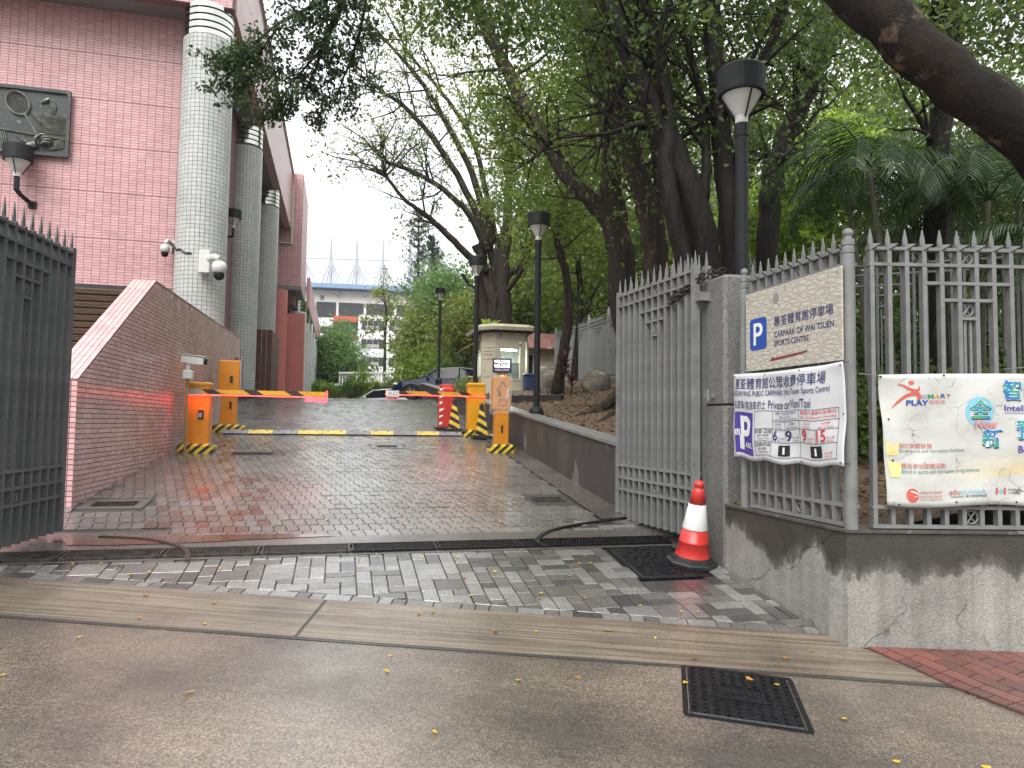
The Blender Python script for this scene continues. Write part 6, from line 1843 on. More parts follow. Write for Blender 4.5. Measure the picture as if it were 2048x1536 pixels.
mb.f = [(j * (NA + 1) + i, j * (NA + 1) + i + 1, (j + 1) * (NA + 1) + i + 1, (j + 1) * (NA + 1) + i) for j in range(NB_) for i in range(NA)]; mb.m = [0] * len(mb.f)
sheet2 = mb.build('vinyl_sheet', m_vinyl_faded(), sbn, smooth=True)
sd_ = sheet2.modifiers.new('thickness', 'SOLIDIFY'); sd_.thickness = .0015; sd_.offset = 0
def w2_(body, x0, x1, y0, y1, mat, lift=.0055, **k):
    a0, bt = Z2(x0, y0); a1, bb_ = Z2(x1, y1)
    return write(body, a0, a1, bb_, bt, f2, mat, sbn, lift=lift, **k)
def sh2(pts, mat, lift=.004, name='print'): return shape([Z2(*p) for p in pts], f2, mat, sbn, lift, name)
def strip2(p, wds, mat, name):
    # tapering brush stroke along points
    q = smooth_pts([(a, b, 0) for a, b in p], 16); w_ = np.interp(np.linspace(0, 1, 16), np.linspace(0, 1, len(wds)), wds)
    L_, R_ = [], []
    for i in range(16):
        d = q[min(15, i + 1)] - q[max(0, i - 1)]; d /= np.linalg.norm(d); nrm_ = np.array([-d[1], d[0]])
        L_.append(q[i][:2] + nrm_ * w_[i] / 2); R_.append(q[i][:2] - nrm_ * w_[i] / 2)
    mb = MB()
    for a, b in zip(L_, R_): mb.v += [f2(*Z2(*a), .004), f2(*Z2(*b), .004)]
    mb.f = [(2 * i, 2 * i + 1, 2 * i + 3, 2 * i + 2) for i in range(15)]; mb.m = [0] * 15
    return mb.build(name, mat, sbn)
i_rred = ink('runner_red', (.52, .10, .075))
shape([(x, y) for x, y in disc(*Z2(415, 220), .019, 16, .014)], f2, i_rred, sbn, .004, 'runner_head')
strip2([(270, 240), (320, 245), (380, 280), (450, 305), (495, 290), (492, 250)], [4, 20, 28, 34, 22, 4], i_rred, 'runner_arms')
strip2([(195, 492), (270, 420), (350, 360), (430, 335), (485, 345), (490, 385), (470, 420)], [3, 26, 34, 40, 44, 40, 10], i_rred, 'runner_legs')
for ch_, x0, x1, mt in (('S', 512, 580, i_grey), ('M', 588, 655, i_green), ('A', 662, 725, i_orange), ('R', 733, 788, i_blue), ('T', 792, 845, i_pink)): w2_(ch_, x0, x1, 342, 385, mt, bold=.02)
w2_('PLAY', 350, 598, 402, 458, i_blue, bold=.03); w2_('康體通', 605, 785, 398, 442, i_pink)
shape(disc(*Z2(1150, 535), .098, 28), f2, i_lblue, sbn, .003, 'blue_disc')
def gradient_ink():
    m, n, l, b = nt('ink_blue_green')
    tc = n.new('ShaderNodeTexCoord'); nz = n.new('ShaderNodeTexNoise'); nz.inputs['Scale'].default_value = 9; nz.inputs['Detail'].default_value = 1; l.new(tc.outputs['Object'], nz.inputs['Vector'])
    cr = ramp_node(n, l, nz.outputs['Fac'], [(.40, (.012, .15, .42)), (.60, (.03, .33, .17))]); l.new(cr.outputs[0], b.inputs['Base Color']); b.inputs['Roughness'].default_value = .45
    return m
i_grad = gradient_ink()
for body, x0, x1, y0, y1 in (('全', 1035, 1270, 402, 606), ('新', 1178, 1400, 712, 915), ('智能', 1410, 1880, 195, 410), ('預訂', 1540, 2010, 610, 825)):
    w2_(body, x0 + 10, x1 + 10, y0 + 12, y1 + 12, i_navy, lift=.0045, bold=.035); w2_(body, x0, x1, y0, y1, i_white, lift=.006, bold=.045); w2_(body, x0 + 4, x1 - 4, y0 + 4, y1 - 4, i_grad, lift=.0075, bold=.022)
w2_('New', 1092, 1342, 622, 712, i_pink, lift=.009, bold=.03)
w2_('Intelligent', 1428, 1905, 462, 545, i_purple, bold=.015); w2_('Booking', 1556, 1900, 888, 985, i_purple, bold=.015)
strip2([(1428, 547), (1660, 545), (1900, 543)], [5, 5, 5], i_purple, 'underline')
sh2([(95, 838), (250, 858), (225, 985), (110, 985)], i_yel, .003, 'yellow_patch'); sh2([(112, 1045), (270, 1062), (250, 1215), (135, 1210)], i_yel, .003, 'yellow_patch')
w2_('租訂康體設施', 248, 628, 852, 905, i_fred, bold=.004); w2_('Book sports and recreation facilities', 250, 985, 912, 958, i_fgrn)
w2_('報名參加康體活動', 265, 775, 1060, 1115, i_fred, bold=.004); w2_('Enrol in sports and recreation programmes', 270, 1150, 1122, 1178, i_fgrn)
shape(disc(*Z2(370, 1392), .045, 24), f2, i_rred, sbn, .004, 'ball_emblem')
strip2([(305, 1370), (350, 1350), (410, 1365), (440, 1390)], [3, 14, 14, 3], i_white, 'emblem_swirl'); strip2([(330, 1440), (370, 1410), (430, 1400)], [3, 12, 3], i_white, 'emblem_swirl')
w2_('康樂及文化事務署', 455, 720, 1345, 1372, i_fred); w2_('Leisure and Cultural', 450, 715, 1385, 1412, i_fred); w2_('Services Department', 450, 720, 1420, 1446, i_fred)
w2_('edu', 812, 930, 1335, 1395, i_fred, bold=.01); w2_('tainment', 935, 1208, 1345, 1392, i_lblue); w2_('CHANNEL 康文署寓樂頻道', 818, 1212, 1402, 1428, i_black)
w2_('1', 1322, 1345, 1335, 1402, i_rred, bold=.04); shape(disc(*Z2(1385, 1372), .014, 14), f2, i_lblue, sbn, .004, 'globe'); w2_('1', 1412, 1435, 1335, 1402, i_rred, bold=.04)
w2_('academy', 1455, 1608, 1335, 1368, i_black); w2_('入門教室', 1458, 1592, 1372, 1398, i_black)
for x, y in ((95, 150), (765, 146), (1430, 85), (150, 604), (175, 1035), (205, 1495), (885, 1470), (1550, 1480)):
    MB().sphere(f2(*Z2(x, y), .003), .007, 8, 5).build('grommet', m_blackp, sbn)
MB().tube([f2(*Z2(95, 150), .004), (3.40, 4.10, 1.47)], .003, 4).build('tie', m_rail, sbn); MB().tube([f2(*Z2(1430, 85), .004), f2(*Z2(2100, 20), .004)], .003, 4).build('tie', m_rail, sbn)

# ------------------------------------------------------------------ small signs
m_ledw = M('led_white_text', (.9, .9, 1), rough=.4, emit=(1.0, .97, 1.0), estr=1.1)
m_ledv = M('led_violet_text', (.4, .3, .6), rough=.4, emit=(.55, .42, .8), estr=.5)
lm = np.array(world_of(led))
def fl_(a, b, lift):
    p = lm @ np.array([a, -.0415 - lift, LEDZ + b, 1]); return tuple(p[:3])
write('WELCOME', -.165, .165, .245, .315, fl_, m_ledw, led, bold=.02); write('WELCOME', -.165, .165, .150, .220, fl_, m_ledw, led, bold=.02); write('WELCOME', -.15, .15, .085, .125, fl_, m_ledv, led)
em = np.array(world_of(ENTRY))
def fe(a, b, lift):
    p = em @ np.array([a, -.2225 - lift, b, 1]); return tuple(p[:3])
write('入口', -1.79, -1.60, .775, .855, fe, i_black, ENTRY)
km = np.array(world_of(kio))
def fk_(a, b, lift):
    p = km @ np.array([-w2 - .004 - lift, a, b, 1]); return tuple(p[:3])
shape([(.42, .85), (.10, .85), (.10, 1.42), (.42, 1.42)], fk_, m_sig, kio, .002, 'notice')
write('繳費處', .38, .14, 1.2, 1.3, fk_, i_navy, kio, lift=.004)
write('SHROFF', .40, .12, 1.05, 1.12, fk_, i_navy, kio, lift=.004)

# ------------------------------------------------------------------ vegetation
m_bark = M('grey_brown_bark', (0.055, 0.043, 0.033), (0.022, 0.018, 0.014), scale=3, stretch=(4, 4, .6), rough=.85, bump=.03, bscale=7, stain=((.19, .165, .13), 4, .60), spec=.15)
m_bark_d = M('dark_wet_bark', (0.019, 0.015, 0.012), (0.007, 0.006, 0.005), scale=3, stretch=(4, 4, .6), rough=.6, bump=.03, bscale=7, stain=((.045, .032, .024), 4, .62), spec=.15)
m_bark_m = M('mottled_bark', (0.022, 0.016, 0.012), (0.009, 0.007, 0.006), scale=5, rough=.8, bump=.014, bscale=22, stain=((.10, .07, .05), 4.2, .57), spec=.15)
m_lf_dark = leaf_mat('dark_glossy_leaf', (.028, .055, .012), (.105, .165, .028), (.24, .27, .05), trans=.5)
m_lf_mid = leaf_mat('mid_green_leaf', (.055, .10, .018), (.175, .25, .038), (.33, .37, .06), trans=.56)
m_lf_lite = leaf_mat('light_green_leaf', (.10, .18, .028), (.26, .38, .06), (.42, .50, .09), trans=.6)
m_lf_yel = leaf_mat('yellow_green_leaf', (.08, .13, .025), (.22, .26, .05), (.36, .31, .07), trans=.5)
m_lf_far = leaf_mat('soft_green_leaf', (.05, .115, .03), (.14, .25, .07), (.26, .35, .11), trans=.5)
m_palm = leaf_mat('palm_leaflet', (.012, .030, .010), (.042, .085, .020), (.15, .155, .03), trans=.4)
m_lf_sil = leaf_mat('backlit_bough_leaf', (.014, .030, .010), (.045, .085, .020), (.10, .13, .03), trans=.38)  # bough leaves coloured darker to stand as a backlit silhouette
m_conif = leaf_mat('conifer_needles', (.012, .032, .018), (.035, .07, .035), None, trans=.15)
m_cord = leaf_mat('purple_leaf', (.05, .018, .022), (.10, .04, .035), (.13, .10, .05), trans=.35)


def leaf_mesh(name, C, size, rg, aspect=.5, droop=.35, jitter=.35):
    """one folded four-cornered blade per centre in C"""
    n = len(C)
    d = rg.normal(size=(n, 3)); d[:, 2] -= droop * 1.2; d /= np.linalg.norm(d, axis=1, keepdims=True)
    s = rg.normal(size=(n, 3)); s -= d * (s * d).sum(1, keepdims=True); s /= np.linalg.norm(s, axis=1, keepdims=True)
    nn = np.cross(d, s)
    L = size * rg.uniform(1 - jitter, 1 + jitter, n)[:, None]; Wd = L * aspect * .5
    base = C - d * L * .5
    V = np.stack([base, base + d * L * .42 + s * Wd + nn * Wd * .25, base + d * L, base + d * L * .42 - s * Wd + nn * Wd * .25], 1).reshape(-1, 3)
    return mesh_np(name, V, np.arange(4 * n).reshape(-1, 4))


def spline(pts, n):
    return smooth_pts([tuple(p) for p in pts], n)


class Tree:
    def __init__(s, name, label, bark, leaf, seed, group=None, cat='tree'):
        s.rg = np.random.default_rng(seed); s.wood = MB(); s.tips = []; s.name = name; s.label = label; s.bark = bark; s.leaf = leaf; s.group = group; s.cat = cat
        s.base = None

    def limb(s, pts, r0, r1, n=8, lump=.10, seg=None):
        if s.base is None: s.base = tuple(pts[0])
        m = seg or max(6, 5 * len(pts)); q = spline(pts, m)
        for i in range(1, m - 1): q[i] = q[i] + s.rg.normal(size=3) * r0 * .07
        rad = [r0 + (r1 - r0) * (i / (m - 1)) ** .8 for i in range(m)]
        s.wood.tube(q, rad, n, lump=lump)
        return [(q[i], (q[min(i + 1, m - 1)] - q[max(0, i - 1)]), rad[i]) for i in range(m)]

    def sprout(s, samples, n, length, r, level, lo=.25, up=.25, wander=.35, sub=4, tipn=3, bias=None):
        for _ in range(n):
            k = int(s.rg.uniform(lo, 1) * (len(samples) - 1)); p, d, rr = samples[k]
            d = d / (np.linalg.norm(d) + 1e-9)
            v = s.rg.normal(size=3); v /= np.linalg.norm(v)
            dr = d * .55 + v * .8 + np.array([0, 0, up])
            if bias is not None: dr = dr + np.asarray(bias)
            dr /= np.linalg.norm(dr)
            L = length * s.rg.uniform(.6, 1.25); pts = [np.array(p)]
            for j in range(4):
                dr = dr + s.rg.normal(size=3) * wander * .5; dr /= np.linalg.norm(dr)
                pts.append(pts[-1] + dr * L / 4)
            r_ = min(r, rr * .75); rad = [r_ * (1 - .2 * j) for j in range(5)]
            s.wood.tube(pts, rad, 4 if r_ < .02 else 5, cap=False)
            sm_ = [(pts[j], pts[min(4, j + 1)] - pts[max(0, j - 1)], rad[j]) for j in range(5)]
            if level > 0: s.sprout(sm_, sub, length * .55, r_ * .55, level - 1, .2, up * .6, wander, sub, tipn, None)
            else:
                for j in range(tipn): s.tips.append(pts[4 - (j % 4)])

    def finish(s, per_tip, spread, size, aspect=.5, extra=None, droop=.35, parent=None):
        C = []
        if s.tips and per_tip:
            T = np.array(s.tips); T = np.repeat(T, per_tip, 0); C.append(T + s.rg.normal(size=T.shape) * np.array([spread, spread, spread * .75]))
        for (c, rad, n) in (extra or []):
            # clumpy ellipsoid: leaves gather in many small bunches
            m = max(4, n // 28)
            q = s.rg.normal(size=(m, 3)); q /= np.linalg.norm(q, axis=1, keepdims=True); q *= s.rg.uniform(0, 1, (m, 1)) ** .45
            B = np.array(c) + q * np.array(rad); B = np.repeat(B, 28, 0)
            C.append(B + s.rg.normal(size=B.shape) * max(spread, .05))
        t = parent or thing(s.name, s.label, s.cat, s.base, group=s.group)
        if s.wood.v: s.wood.build('bough' if parent else 'trunk', s.bark, t, smooth=True)
        if C:
            C = np.concatenate(C)
            o = link_mesh('bough_leaves' if parent else 'crown', leaf_mesh('crown', C, size, s.rg, aspect, droop), s.leaf, t)
            tag(o, kind='stuff')
        return t


# --- broad multi-stemmed tree behind the gate
T = Tree('banyan_tree', 'massive dark multi-stemmed tree leaning over the drive behind the pillar', m_bark_d, m_lf_dark, 21)
a = T.limb([(4.70, 8.15, 0.80), (4.56, 8.09, 2.57), (4.34, 8.07, 3.77), (4.00, 8.30, 4.86), (3.70, 8.71, 6.10), (3.40, 9.12, 7.49), (3.10, 9.60, 9.28)], .21, .13, 12, .16)
b = T.limb([(4.36, 8.04, 2.43), (4.03, 8.05, 3.61), (3.95, 8.13, 4.40), (4.00, 8.19, 4.95), (3.99, 8.45, 5.87), (3.91, 8.82, 6.89), (3.86, 8.96, 8.20)], .13, .09, 10, .14)
c = T.limb([(4.95, 8.31, 2.49), (4.87, 8.24, 3.93), (4.80, 8.29, 5.22), (4.76, 8.43, 6.45), (4.80, 8.64, 8.08)], .15, .11, 10, .16)
d = T.limb([(4.87, 8.25, 3.87), (5.05, 8.27, 4.56), (5.27, 8.36, 5.65), (5.82, 8.47, 6.77), (6.24, 8.60, 8.09)], .10, .05, 7)
e = T.limb([(4.45, 8.14, 3.99), (4.57, 8.27, 4.71), (4.58, 8.52, 5.77), (4.39, 8.81, 6.89)], .085, .04, 7)
T.sprout(a, 16, 1.7, .05, 1, .45, .15, sub=5); T.sprout(b, 10, 1.5, .045, 1, .5, .15, sub=5); T.sprout(c, 12, 1.6, .045, 1, .4, .1, sub=5); T.sprout(d, 9, 1.2, .03, 1, .3, .0, sub=4); T.sprout(e, 8, 1.2, .03, 1, .3, .05, sub=4)
T.finish(8, .17, .085, .55, extra=[((4.23, 9.45, 7.09), (1.5, 1.3, .8), 2600), ((3.59, 10.07, 7.98), (1.6, 1.4, .7), 2600), ((5.59, 9.11, 7.25), (1.3, 1.2, .7), 2600), ((5.59, 10.66, 7.28), (1.2, 1.0, .6), 900), ((6.77, 9.85, 7.44), (1.0, 1.0, .6), 900), ((1.96, 9.10, 6.68), (1.3, 1.0, .45), 2200), ((1.01, 9.12, 6.75), (.9, .9, .4), 1300), ((4.27, 7.87, 7.51), (3, 2.2, .7), 4200)])

# --- twin trunks nearer the ramp, one long limb reaching over it
T = Tree('banyan_tree', 'tall grey-brown tree whose long limb reaches left over the ramp', m_bark, m_lf_mid, 22)
a = T.limb([(5.27, 12.10, 1.38), (5.08, 12.07, 2.84), (4.91, 12.03, 4.12), (4.77, 12.02, 4.94), (4.78, 12.17, 5.92), (4.74, 12.33, 6.84), (4.66, 12.59, 8.03), (4.63, 12.83, 9.46)], .30, .12, 11, .14)
b = T.limb([(4.83, 12.03, 4.57), (4.58, 12.07, 4.98), (4.08, 12.16, 5.48), (3.58, 12.63, 6.50), (3.19, 13.08, 7.57), (2.74, 13.14, 8.39), (2.31, 12.99, 9.19), (2.01, 12.42, 9.65)], .18, .11, 9, .08)
c = T.limb([(2.31, 12.99, 9.19), (1.65, 11.90, 9.43), (0.71, 10.73, 8.63), (0.01, 9.75, 7.11), (-0.28, 9.26, 6.09), (-0.54, 9.04, 5.61)], .10, .025, 7)
T.sprout(a, 12, 1.8, .045, 1, .4, .1, sub=5); T.sprout(b, 16, 1.6, .04, 1, .3, .05, sub=5)
TWIN = T.finish(8, .2, .095, .55, extra=[((3.95, 14.14, 7.40), (1.6, 1.3, 1.0), 3200), ((4.64, 13.90, 8.68), (1.5, 1.3, 1.1), 3400), ((4.29, 16.17, 6.45), (1.3, 1.2, .9), 2400), ((3.12, 14.33, 7.60), (1.0, 1.0, .9), 2000), ((5.61, 15.29, 7.24), (.9, 1.0, 1.1), 2000), ((4.25, 13.43, 9.55), (1.6, 1.2, .7), 2400)])
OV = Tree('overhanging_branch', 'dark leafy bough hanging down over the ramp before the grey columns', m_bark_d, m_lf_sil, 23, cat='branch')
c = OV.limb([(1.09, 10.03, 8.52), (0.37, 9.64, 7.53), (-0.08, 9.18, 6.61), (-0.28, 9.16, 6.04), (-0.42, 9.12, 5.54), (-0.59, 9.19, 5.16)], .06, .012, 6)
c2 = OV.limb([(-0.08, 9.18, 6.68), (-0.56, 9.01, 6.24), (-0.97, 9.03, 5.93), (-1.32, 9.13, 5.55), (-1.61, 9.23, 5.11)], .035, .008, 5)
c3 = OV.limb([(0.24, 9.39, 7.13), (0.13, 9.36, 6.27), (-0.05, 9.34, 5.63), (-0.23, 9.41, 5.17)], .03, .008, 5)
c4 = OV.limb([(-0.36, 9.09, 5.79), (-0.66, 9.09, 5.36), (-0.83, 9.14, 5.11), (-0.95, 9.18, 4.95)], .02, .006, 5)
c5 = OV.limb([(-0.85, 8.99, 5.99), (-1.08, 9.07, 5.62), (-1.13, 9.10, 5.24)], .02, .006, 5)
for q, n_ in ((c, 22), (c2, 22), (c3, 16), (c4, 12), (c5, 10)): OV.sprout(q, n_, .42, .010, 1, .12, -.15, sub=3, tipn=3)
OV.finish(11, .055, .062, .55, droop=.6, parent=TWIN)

T = Tree('banyan_tree', 'slender brown trunk bending left between the forked tree and the massive tree', m_bark, m_lf_mid, 24)
a = T.limb([(5.16, 10.60, 1.19), (5.02, 10.54, 2.81), (4.89, 10.50, 3.94), (4.67, 10.50, 4.87), (4.42, 10.61, 5.91), (4.21, 10.90, 7.12), (3.91, 11.22, 8.21), (3.58, 11.64, 9.41)], .24, .13, 10, .1)
b = T.limb([(5.01, 10.56, 4.21), (5.00, 10.71, 5.34), (4.96, 10.86, 6.34), (4.94, 11.02, 7.37)], .075, .04, 7)
T.sprout(a, 14, 1.7, .045, 1, .4, .1, sub=5); T.sprout(b, 9, 1.2, .03, 1, .3, .05, sub=4)
T.finish(8, .19, .09, .55, extra=[((5.79, 12.69, 7.01), (1.2, 1.1, 1.0), 2200), ((7.00, 14.52, 5.95), (1.0, 1.0, 1.0), 1800), ((4.99, 12.28, 8.60), (1.3, 1.2, .8), 2000)])

# --- old spreading tree behind the kiosk, thin bare twigs towards the open sky
T = Tree('spreading_tree', 'old spreading tree with bare twigs fanning left above the kiosk', m_bark, m_lf_mid, 25)
t0 = T.limb([(5.63, 26.41, 1.98), (5.39, 26.35, 4.07), (5.22, 26.29, 5.77), (5.07, 26.25, 7.10), (5.19, 26.16, 8.24)], .32, .2, 10, .22)
for pts, r0 in (([(5.82, 25.95, 1.97), (5.59, 25.89, 4.03), (5.47, 25.92, 5.73), (5.22, 26.02, 6.87), (4.80, 26.07, 7.81)], .27), ([(6.13, 26.29, 1.99), (5.90, 26.24, 3.88), (5.54, 26.23, 5.40), (5.60, 26.14, 6.92), (5.74, 26.02, 8.25)], .25), ([(5.57, 26.73, 1.99), (5.78, 26.57, 3.91), (5.86, 26.35, 5.63), (5.53, 26.33, 7.34), (5.09, 26.16, 8.62)], .22), ([(6.27, 26.04, 2.17), (5.85, 25.80, 4.59), (5.26, 25.85, 6.08), (4.95, 25.84, 7.57)], .16), ([(5.18, 26.09, 2.34), (5.45, 25.77, 4.95), (5.79, 25.68, 6.84), (5.89, 25.79, 8.20)], .14)):
    T.limb(pts, r0, r0 * .6, 9, .2)
T.limb([(6.10, 26.30, 1.99), (5.89, 25.76, 4.97), (5.79, 25.68, 6.84), (5.96, 25.73, 8.77), (6.04, 25.80, 10.91), (6.17, 25.65, 13.00)], .35, .12, 9, .15)
L = []
for pts, r0 in (([(5.19, 25.83, 6.73), (4.30, 25.39, 7.33), (3.32, 25.07, 8.09), (2.65, 24.70, 8.47), (1.98, 24.63, 8.88), (1.31, 24.54, 9.63), (0.87, 24.53, 9.94)], .22),
                ([(5.20, 25.68, 7.55), (4.35, 25.30, 8.79), (3.30, 25.10, 9.56), (2.38, 24.99, 9.98), (1.31, 24.92, 10.30), (0.52, 24.86, 11.00)], .20),
                ([(5.39, 26.13, 7.87), (4.24, 25.87, 9.99), (3.11, 25.65, 11.50), (2.03, 25.64, 12.60), (1.11, 25.63, 13.13), (0.30, 25.49, 13.52)], .22),
                ([(5.48, 26.11, 7.87), (4.67, 26.15, 10.51), (3.67, 26.09, 12.31), (2.59, 26.05, 13.90), (1.27, 26.09, 15.27), (-0.03, 26.13, 16.43)], .22),
                ([(5.65, 26.46, 8.16), (5.11, 26.45, 10.66), (4.60, 26.49, 12.19), (3.41, 26.48, 13.82), (2.24, 26.48, 15.04), (1.07, 26.65, 17.11)], .18),
                ([(5.75, 25.92, 6.50), (6.42, 25.52, 7.03), (6.98, 25.14, 7.65), (7.60, 24.95, 8.31), (8.28, 24.70, 9.80)], .24),
                ([(5.77, 25.95, 5.75), (6.28, 24.96, 6.62), (6.69, 24.79, 7.82), (7.10, 24.61, 9.29), (7.23, 24.47, 11.12)], .16)):
    L.append(T.limb(pts, r0 * .78, .03, 7, .08))
for i, l_ in enumerate(L):
    T.sprout(l_, 10 if i < 5 else 10, 2.4, .04, 2, .3, .2, .45, sub=3, tipn=2)
for i in (0, 1, 2): T.sprout(L[i], 7, 2.0, .025, 1, .55, .3, .5, sub=4, tipn=1, bias=(-.2, 0, .25))
T.finish(4, .12, .12, .55, extra=[((5.84, 25.81, 11.48), (1.8, 2, 1.8), 2200), ((4.40, 26.04, 13.55), (1.4, 1.6, 1.0), 800), ((6.81, 25.67, 9.97), (2.0, 2, 1.6), 2600), ((5.25, 26.08, 9.38), (1.2, 1.5, .9), 700), ((3.33, 26.19, 15.62), (2.3, 2, 1.0), 900), ((8.15, 26.22, 12.68), (2.0, 2, 2.2), 2600), ((2.11, 25.43, 15.98), (1.6, 1.6, .7), 600)])

# --- other trunks of the wooded bank
def plain_tree(label, pts, r0, r1, leaf, seed, extra, bark=m_bark, per=12, spread=.25, size=.12, spr=12, slen=1.7, name='tree', group='trees of the wooded bank', lo=.45):
    T = Tree(name, label, bark, leaf, seed, group)
    q = T.limb(pts, r0, r1, 9, .1)
    if spr: T.sprout(q, spr, slen, r1 * .45, 1, lo, .15, sub=4)
    return T.finish(per, spread, size, .52, extra=extra)
plain_tree('thin crooked tree beside the purple leaved plant', [(5.32, 17.22, 1.84), (5.51, 17.10, 3.11), (5.58, 17.03, 4.12), (5.45, 17.00, 5.00), (5.21, 17.01, 5.89), (5.39, 16.93, 6.65), (5.63, 16.81, 7.67)], .16, .06, m_lf_mid, 31, [((5.58, 17.90, 6.82), (1.4, 1.2, 1.2), 2200)])
plain_tree('straight brown trunk among bright leaves past the lamp post', [(8.28, 12.37, 2.03), (8.13, 12.29, 4.00), (8.12, 12.22, 5.37), (8.26, 12.13, 6.36), (8.66, 11.97, 7.40), (9.02, 11.83, 8.44), (9.22, 11.69, 9.92)], .25, .16, m_lf_dark, 32, [((8.56, 12.48, 7.98), (1.2, 1.1, 1.0), 2200), ((8.54, 10.91, 8.37), (1.5, 1.3, .7), 2600), ((8.26, 13.09, 7.57), (.7, .8, .6), 600)], bark=m_bark_d, size=.095)
plain_tree('dark upright trunk among the palm fronds', [(7.92, 8.03, 0.15), (7.82, 7.94, 2.17), (7.75, 7.87, 3.66), (7.77, 7.81, 4.67), (7.83, 7.73, 5.75), (7.96, 7.74, 6.82), (8.05, 7.77, 7.85)], .17, .12, m_lf_dark, 33, [((8.48, 8.43, 7.00), (1.5, 1.4, .7), 2400), ((8.96, 7.80, 6.94), (1.2, 1.2, .6), 1500)], bark=m_bark_d, size=.09, spr=14, slen=1.2, spread=.16)
TL = Tree('leaning_tree', 'thick mottled trunk leaning diagonally across above the roadside railing', m_bark_m, m_lf_dark, 34); TL.base = (6.9, 3.2, -.5)
TL.limb([(3.43, 4.72, 5.06), (3.6, 5.6, 6.6), (4.6, 5.2, 8.4), (5.2, 4.0, 9.6)], .12, .04, 8)
q = TL.limb([(6.9, 3.2, -.5), (5.51, 3.66, 2.15), (4.92, 3.67, 2.63), (4.45, 3.76, 3.09), (4.03, 3.94, 3.53), (3.73, 4.09, 3.90), (3.51, 4.32, 4.34), (3.43, 4.72, 5.06), (3.32, 5.09, 6.09)], .20, .155, 14, .025, seg=26)
TL.sprout(q, 10, 1.3, .035, 1, .8, .2, sub=4)
TL.finish(12, .15, .08, .55, extra=[((3.87, 4.99, 5.51), (1.6, 1.4, .5), 2400), ((5.23, 4.68, 5.24), (1.6, 1.4, .5), 1800), ((4.8, 5.5, 9.6), (3.8, 3.4, 1.9), 9000), ((5.8, 1.0, 8.8), (3.6, 3.6, 1.9), 8000), ((6.5, 8.5, 9.8), (3.0, 3.0, 1.8), 5000)])  # high crown clumps out of view, added to shade the trunks and road
T = Tree('light_green_tree', 'bright yellow-green tree glowing behind the railing beside the straight trunk', m_bark, m_lf_lite, 35)
T.limb([(11.15, 14.75, 2.24), (10.96, 14.62, 5.35), (10.81, 14.59, 6.54)], .12, .06, 8)
T.finish(0, .2, .21, .42, extra=[((10.80, 14.59, 6.66), (1.2, 1.0, 1.2), 2400), ((10.36, 14.75, 5.70), (1.1, 1.0, .8), 1600), ((11.48, 14.38, 7.39), (1.0, 1.0, 1.0), 1700), ((11.44, 14.85, 8.31), (1.0, 1.0, .6), 900), ((9.60, 14.91, 6.17), (.5, .7, 1.1), 900)])
# background crowns on the slope
BGT = [('dense dark tree behind the grey railing and the slender trunk', (11.02, 29.93, 7.61), (3.2, 3, 2.6), 5200, m_lf_mid), ('rounded green tree behind the thin crooked tree', (10.49, 36.18, 8.79), (3.6, 3, 3.2), 5200, m_lf_mid), ('dark tree filling the gap behind the massive tree', (11.41, 23.64, 7.89), (3.4, 3, 3.2), 6500, m_lf_dark), ('tall dark tree closing the wood behind the lamp post', (15.34, 26.57, 12.13), (4.0, 3, 4.2), 6500, m_lf_dark),
       ('shadowed tree behind the inner railing', (12.52, 17.38, 4.69), (2.6, 2.4, 2.0), 4200, m_lf_dark), ('broad dark tree behind the palms', (14.04, 14.83, 6.65), (3.4, 2.6, 2.8), 7000, m_lf_dark), ('deep green tree beyond the palms by the corner', (14.57, 12.72, 5.39), (2.6, 2.4, 2.4), 5200, m_lf_dark), ('high crown closing the view above the spreading tree', (12.43, 31.18, 15.92), (4.2, 3, 3.6), 4800, m_lf_mid), ('low bushy tree behind the inner railing by the corner post', (10.33, 11.85, 2.45), (2.2, 1.6, 1.0), 3200, m_lf_dark), ('low bushy tree behind the inner railing past the palm trunk', (11.72, 10.49, 2.39), (2.2, 1.6, 1.0), 3200, m_lf_dark), ('dense undergrowth tree behind the granite pillar', (8.78, 15.23, 3.88), (2.4, 2.0, 1.6), 3600, m_lf_mid), ('bushy tree beside the straight brown trunk', (13.34, 21.18, 6.73), (2.6, 2.2, 2.4), 4200, m_lf_lite), ('leafy tree high behind the diagonal trunk', (16.80, 20.01, 12.52), (3.5, 3, 2.8), 4200, m_lf_mid), ('leafy crown high beside the corner palms', (19.01, 17.47, 11.62), (3.5, 3, 2.6), 3600, m_lf_dark), ('dark crown between the long limb and the slender trunk', (7.55, 22.49, 8.33), (2.4, 2.2, 2.2), 3200, m_lf_mid)]
for k, (lab, c, rad, n_, lf) in enumerate(BGT):
    dist = math.hypot(c[0], c[1])
    T = Tree('forest_tree', lab, m_bark_d, lf, 60 + k, 'trees of the wooded bank')
    gz_ = bank_z(c[0], c[1])
    q = T.limb([(c[0], c[1], gz_ - .2), (c[0] + .2, c[1], (gz_ + c[2]) / 2), (c[0] - .1, c[1] + .1, c[2] + rad[2] * .4)], .16, .07, 7)
    T.sprout(q, 10, 1.6, .05, 1, .35, .2, sub=3)
    T.finish(8, .35, .0085 * dist if dist > 14 else .12, .52, extra=[(c, rad, n_)])

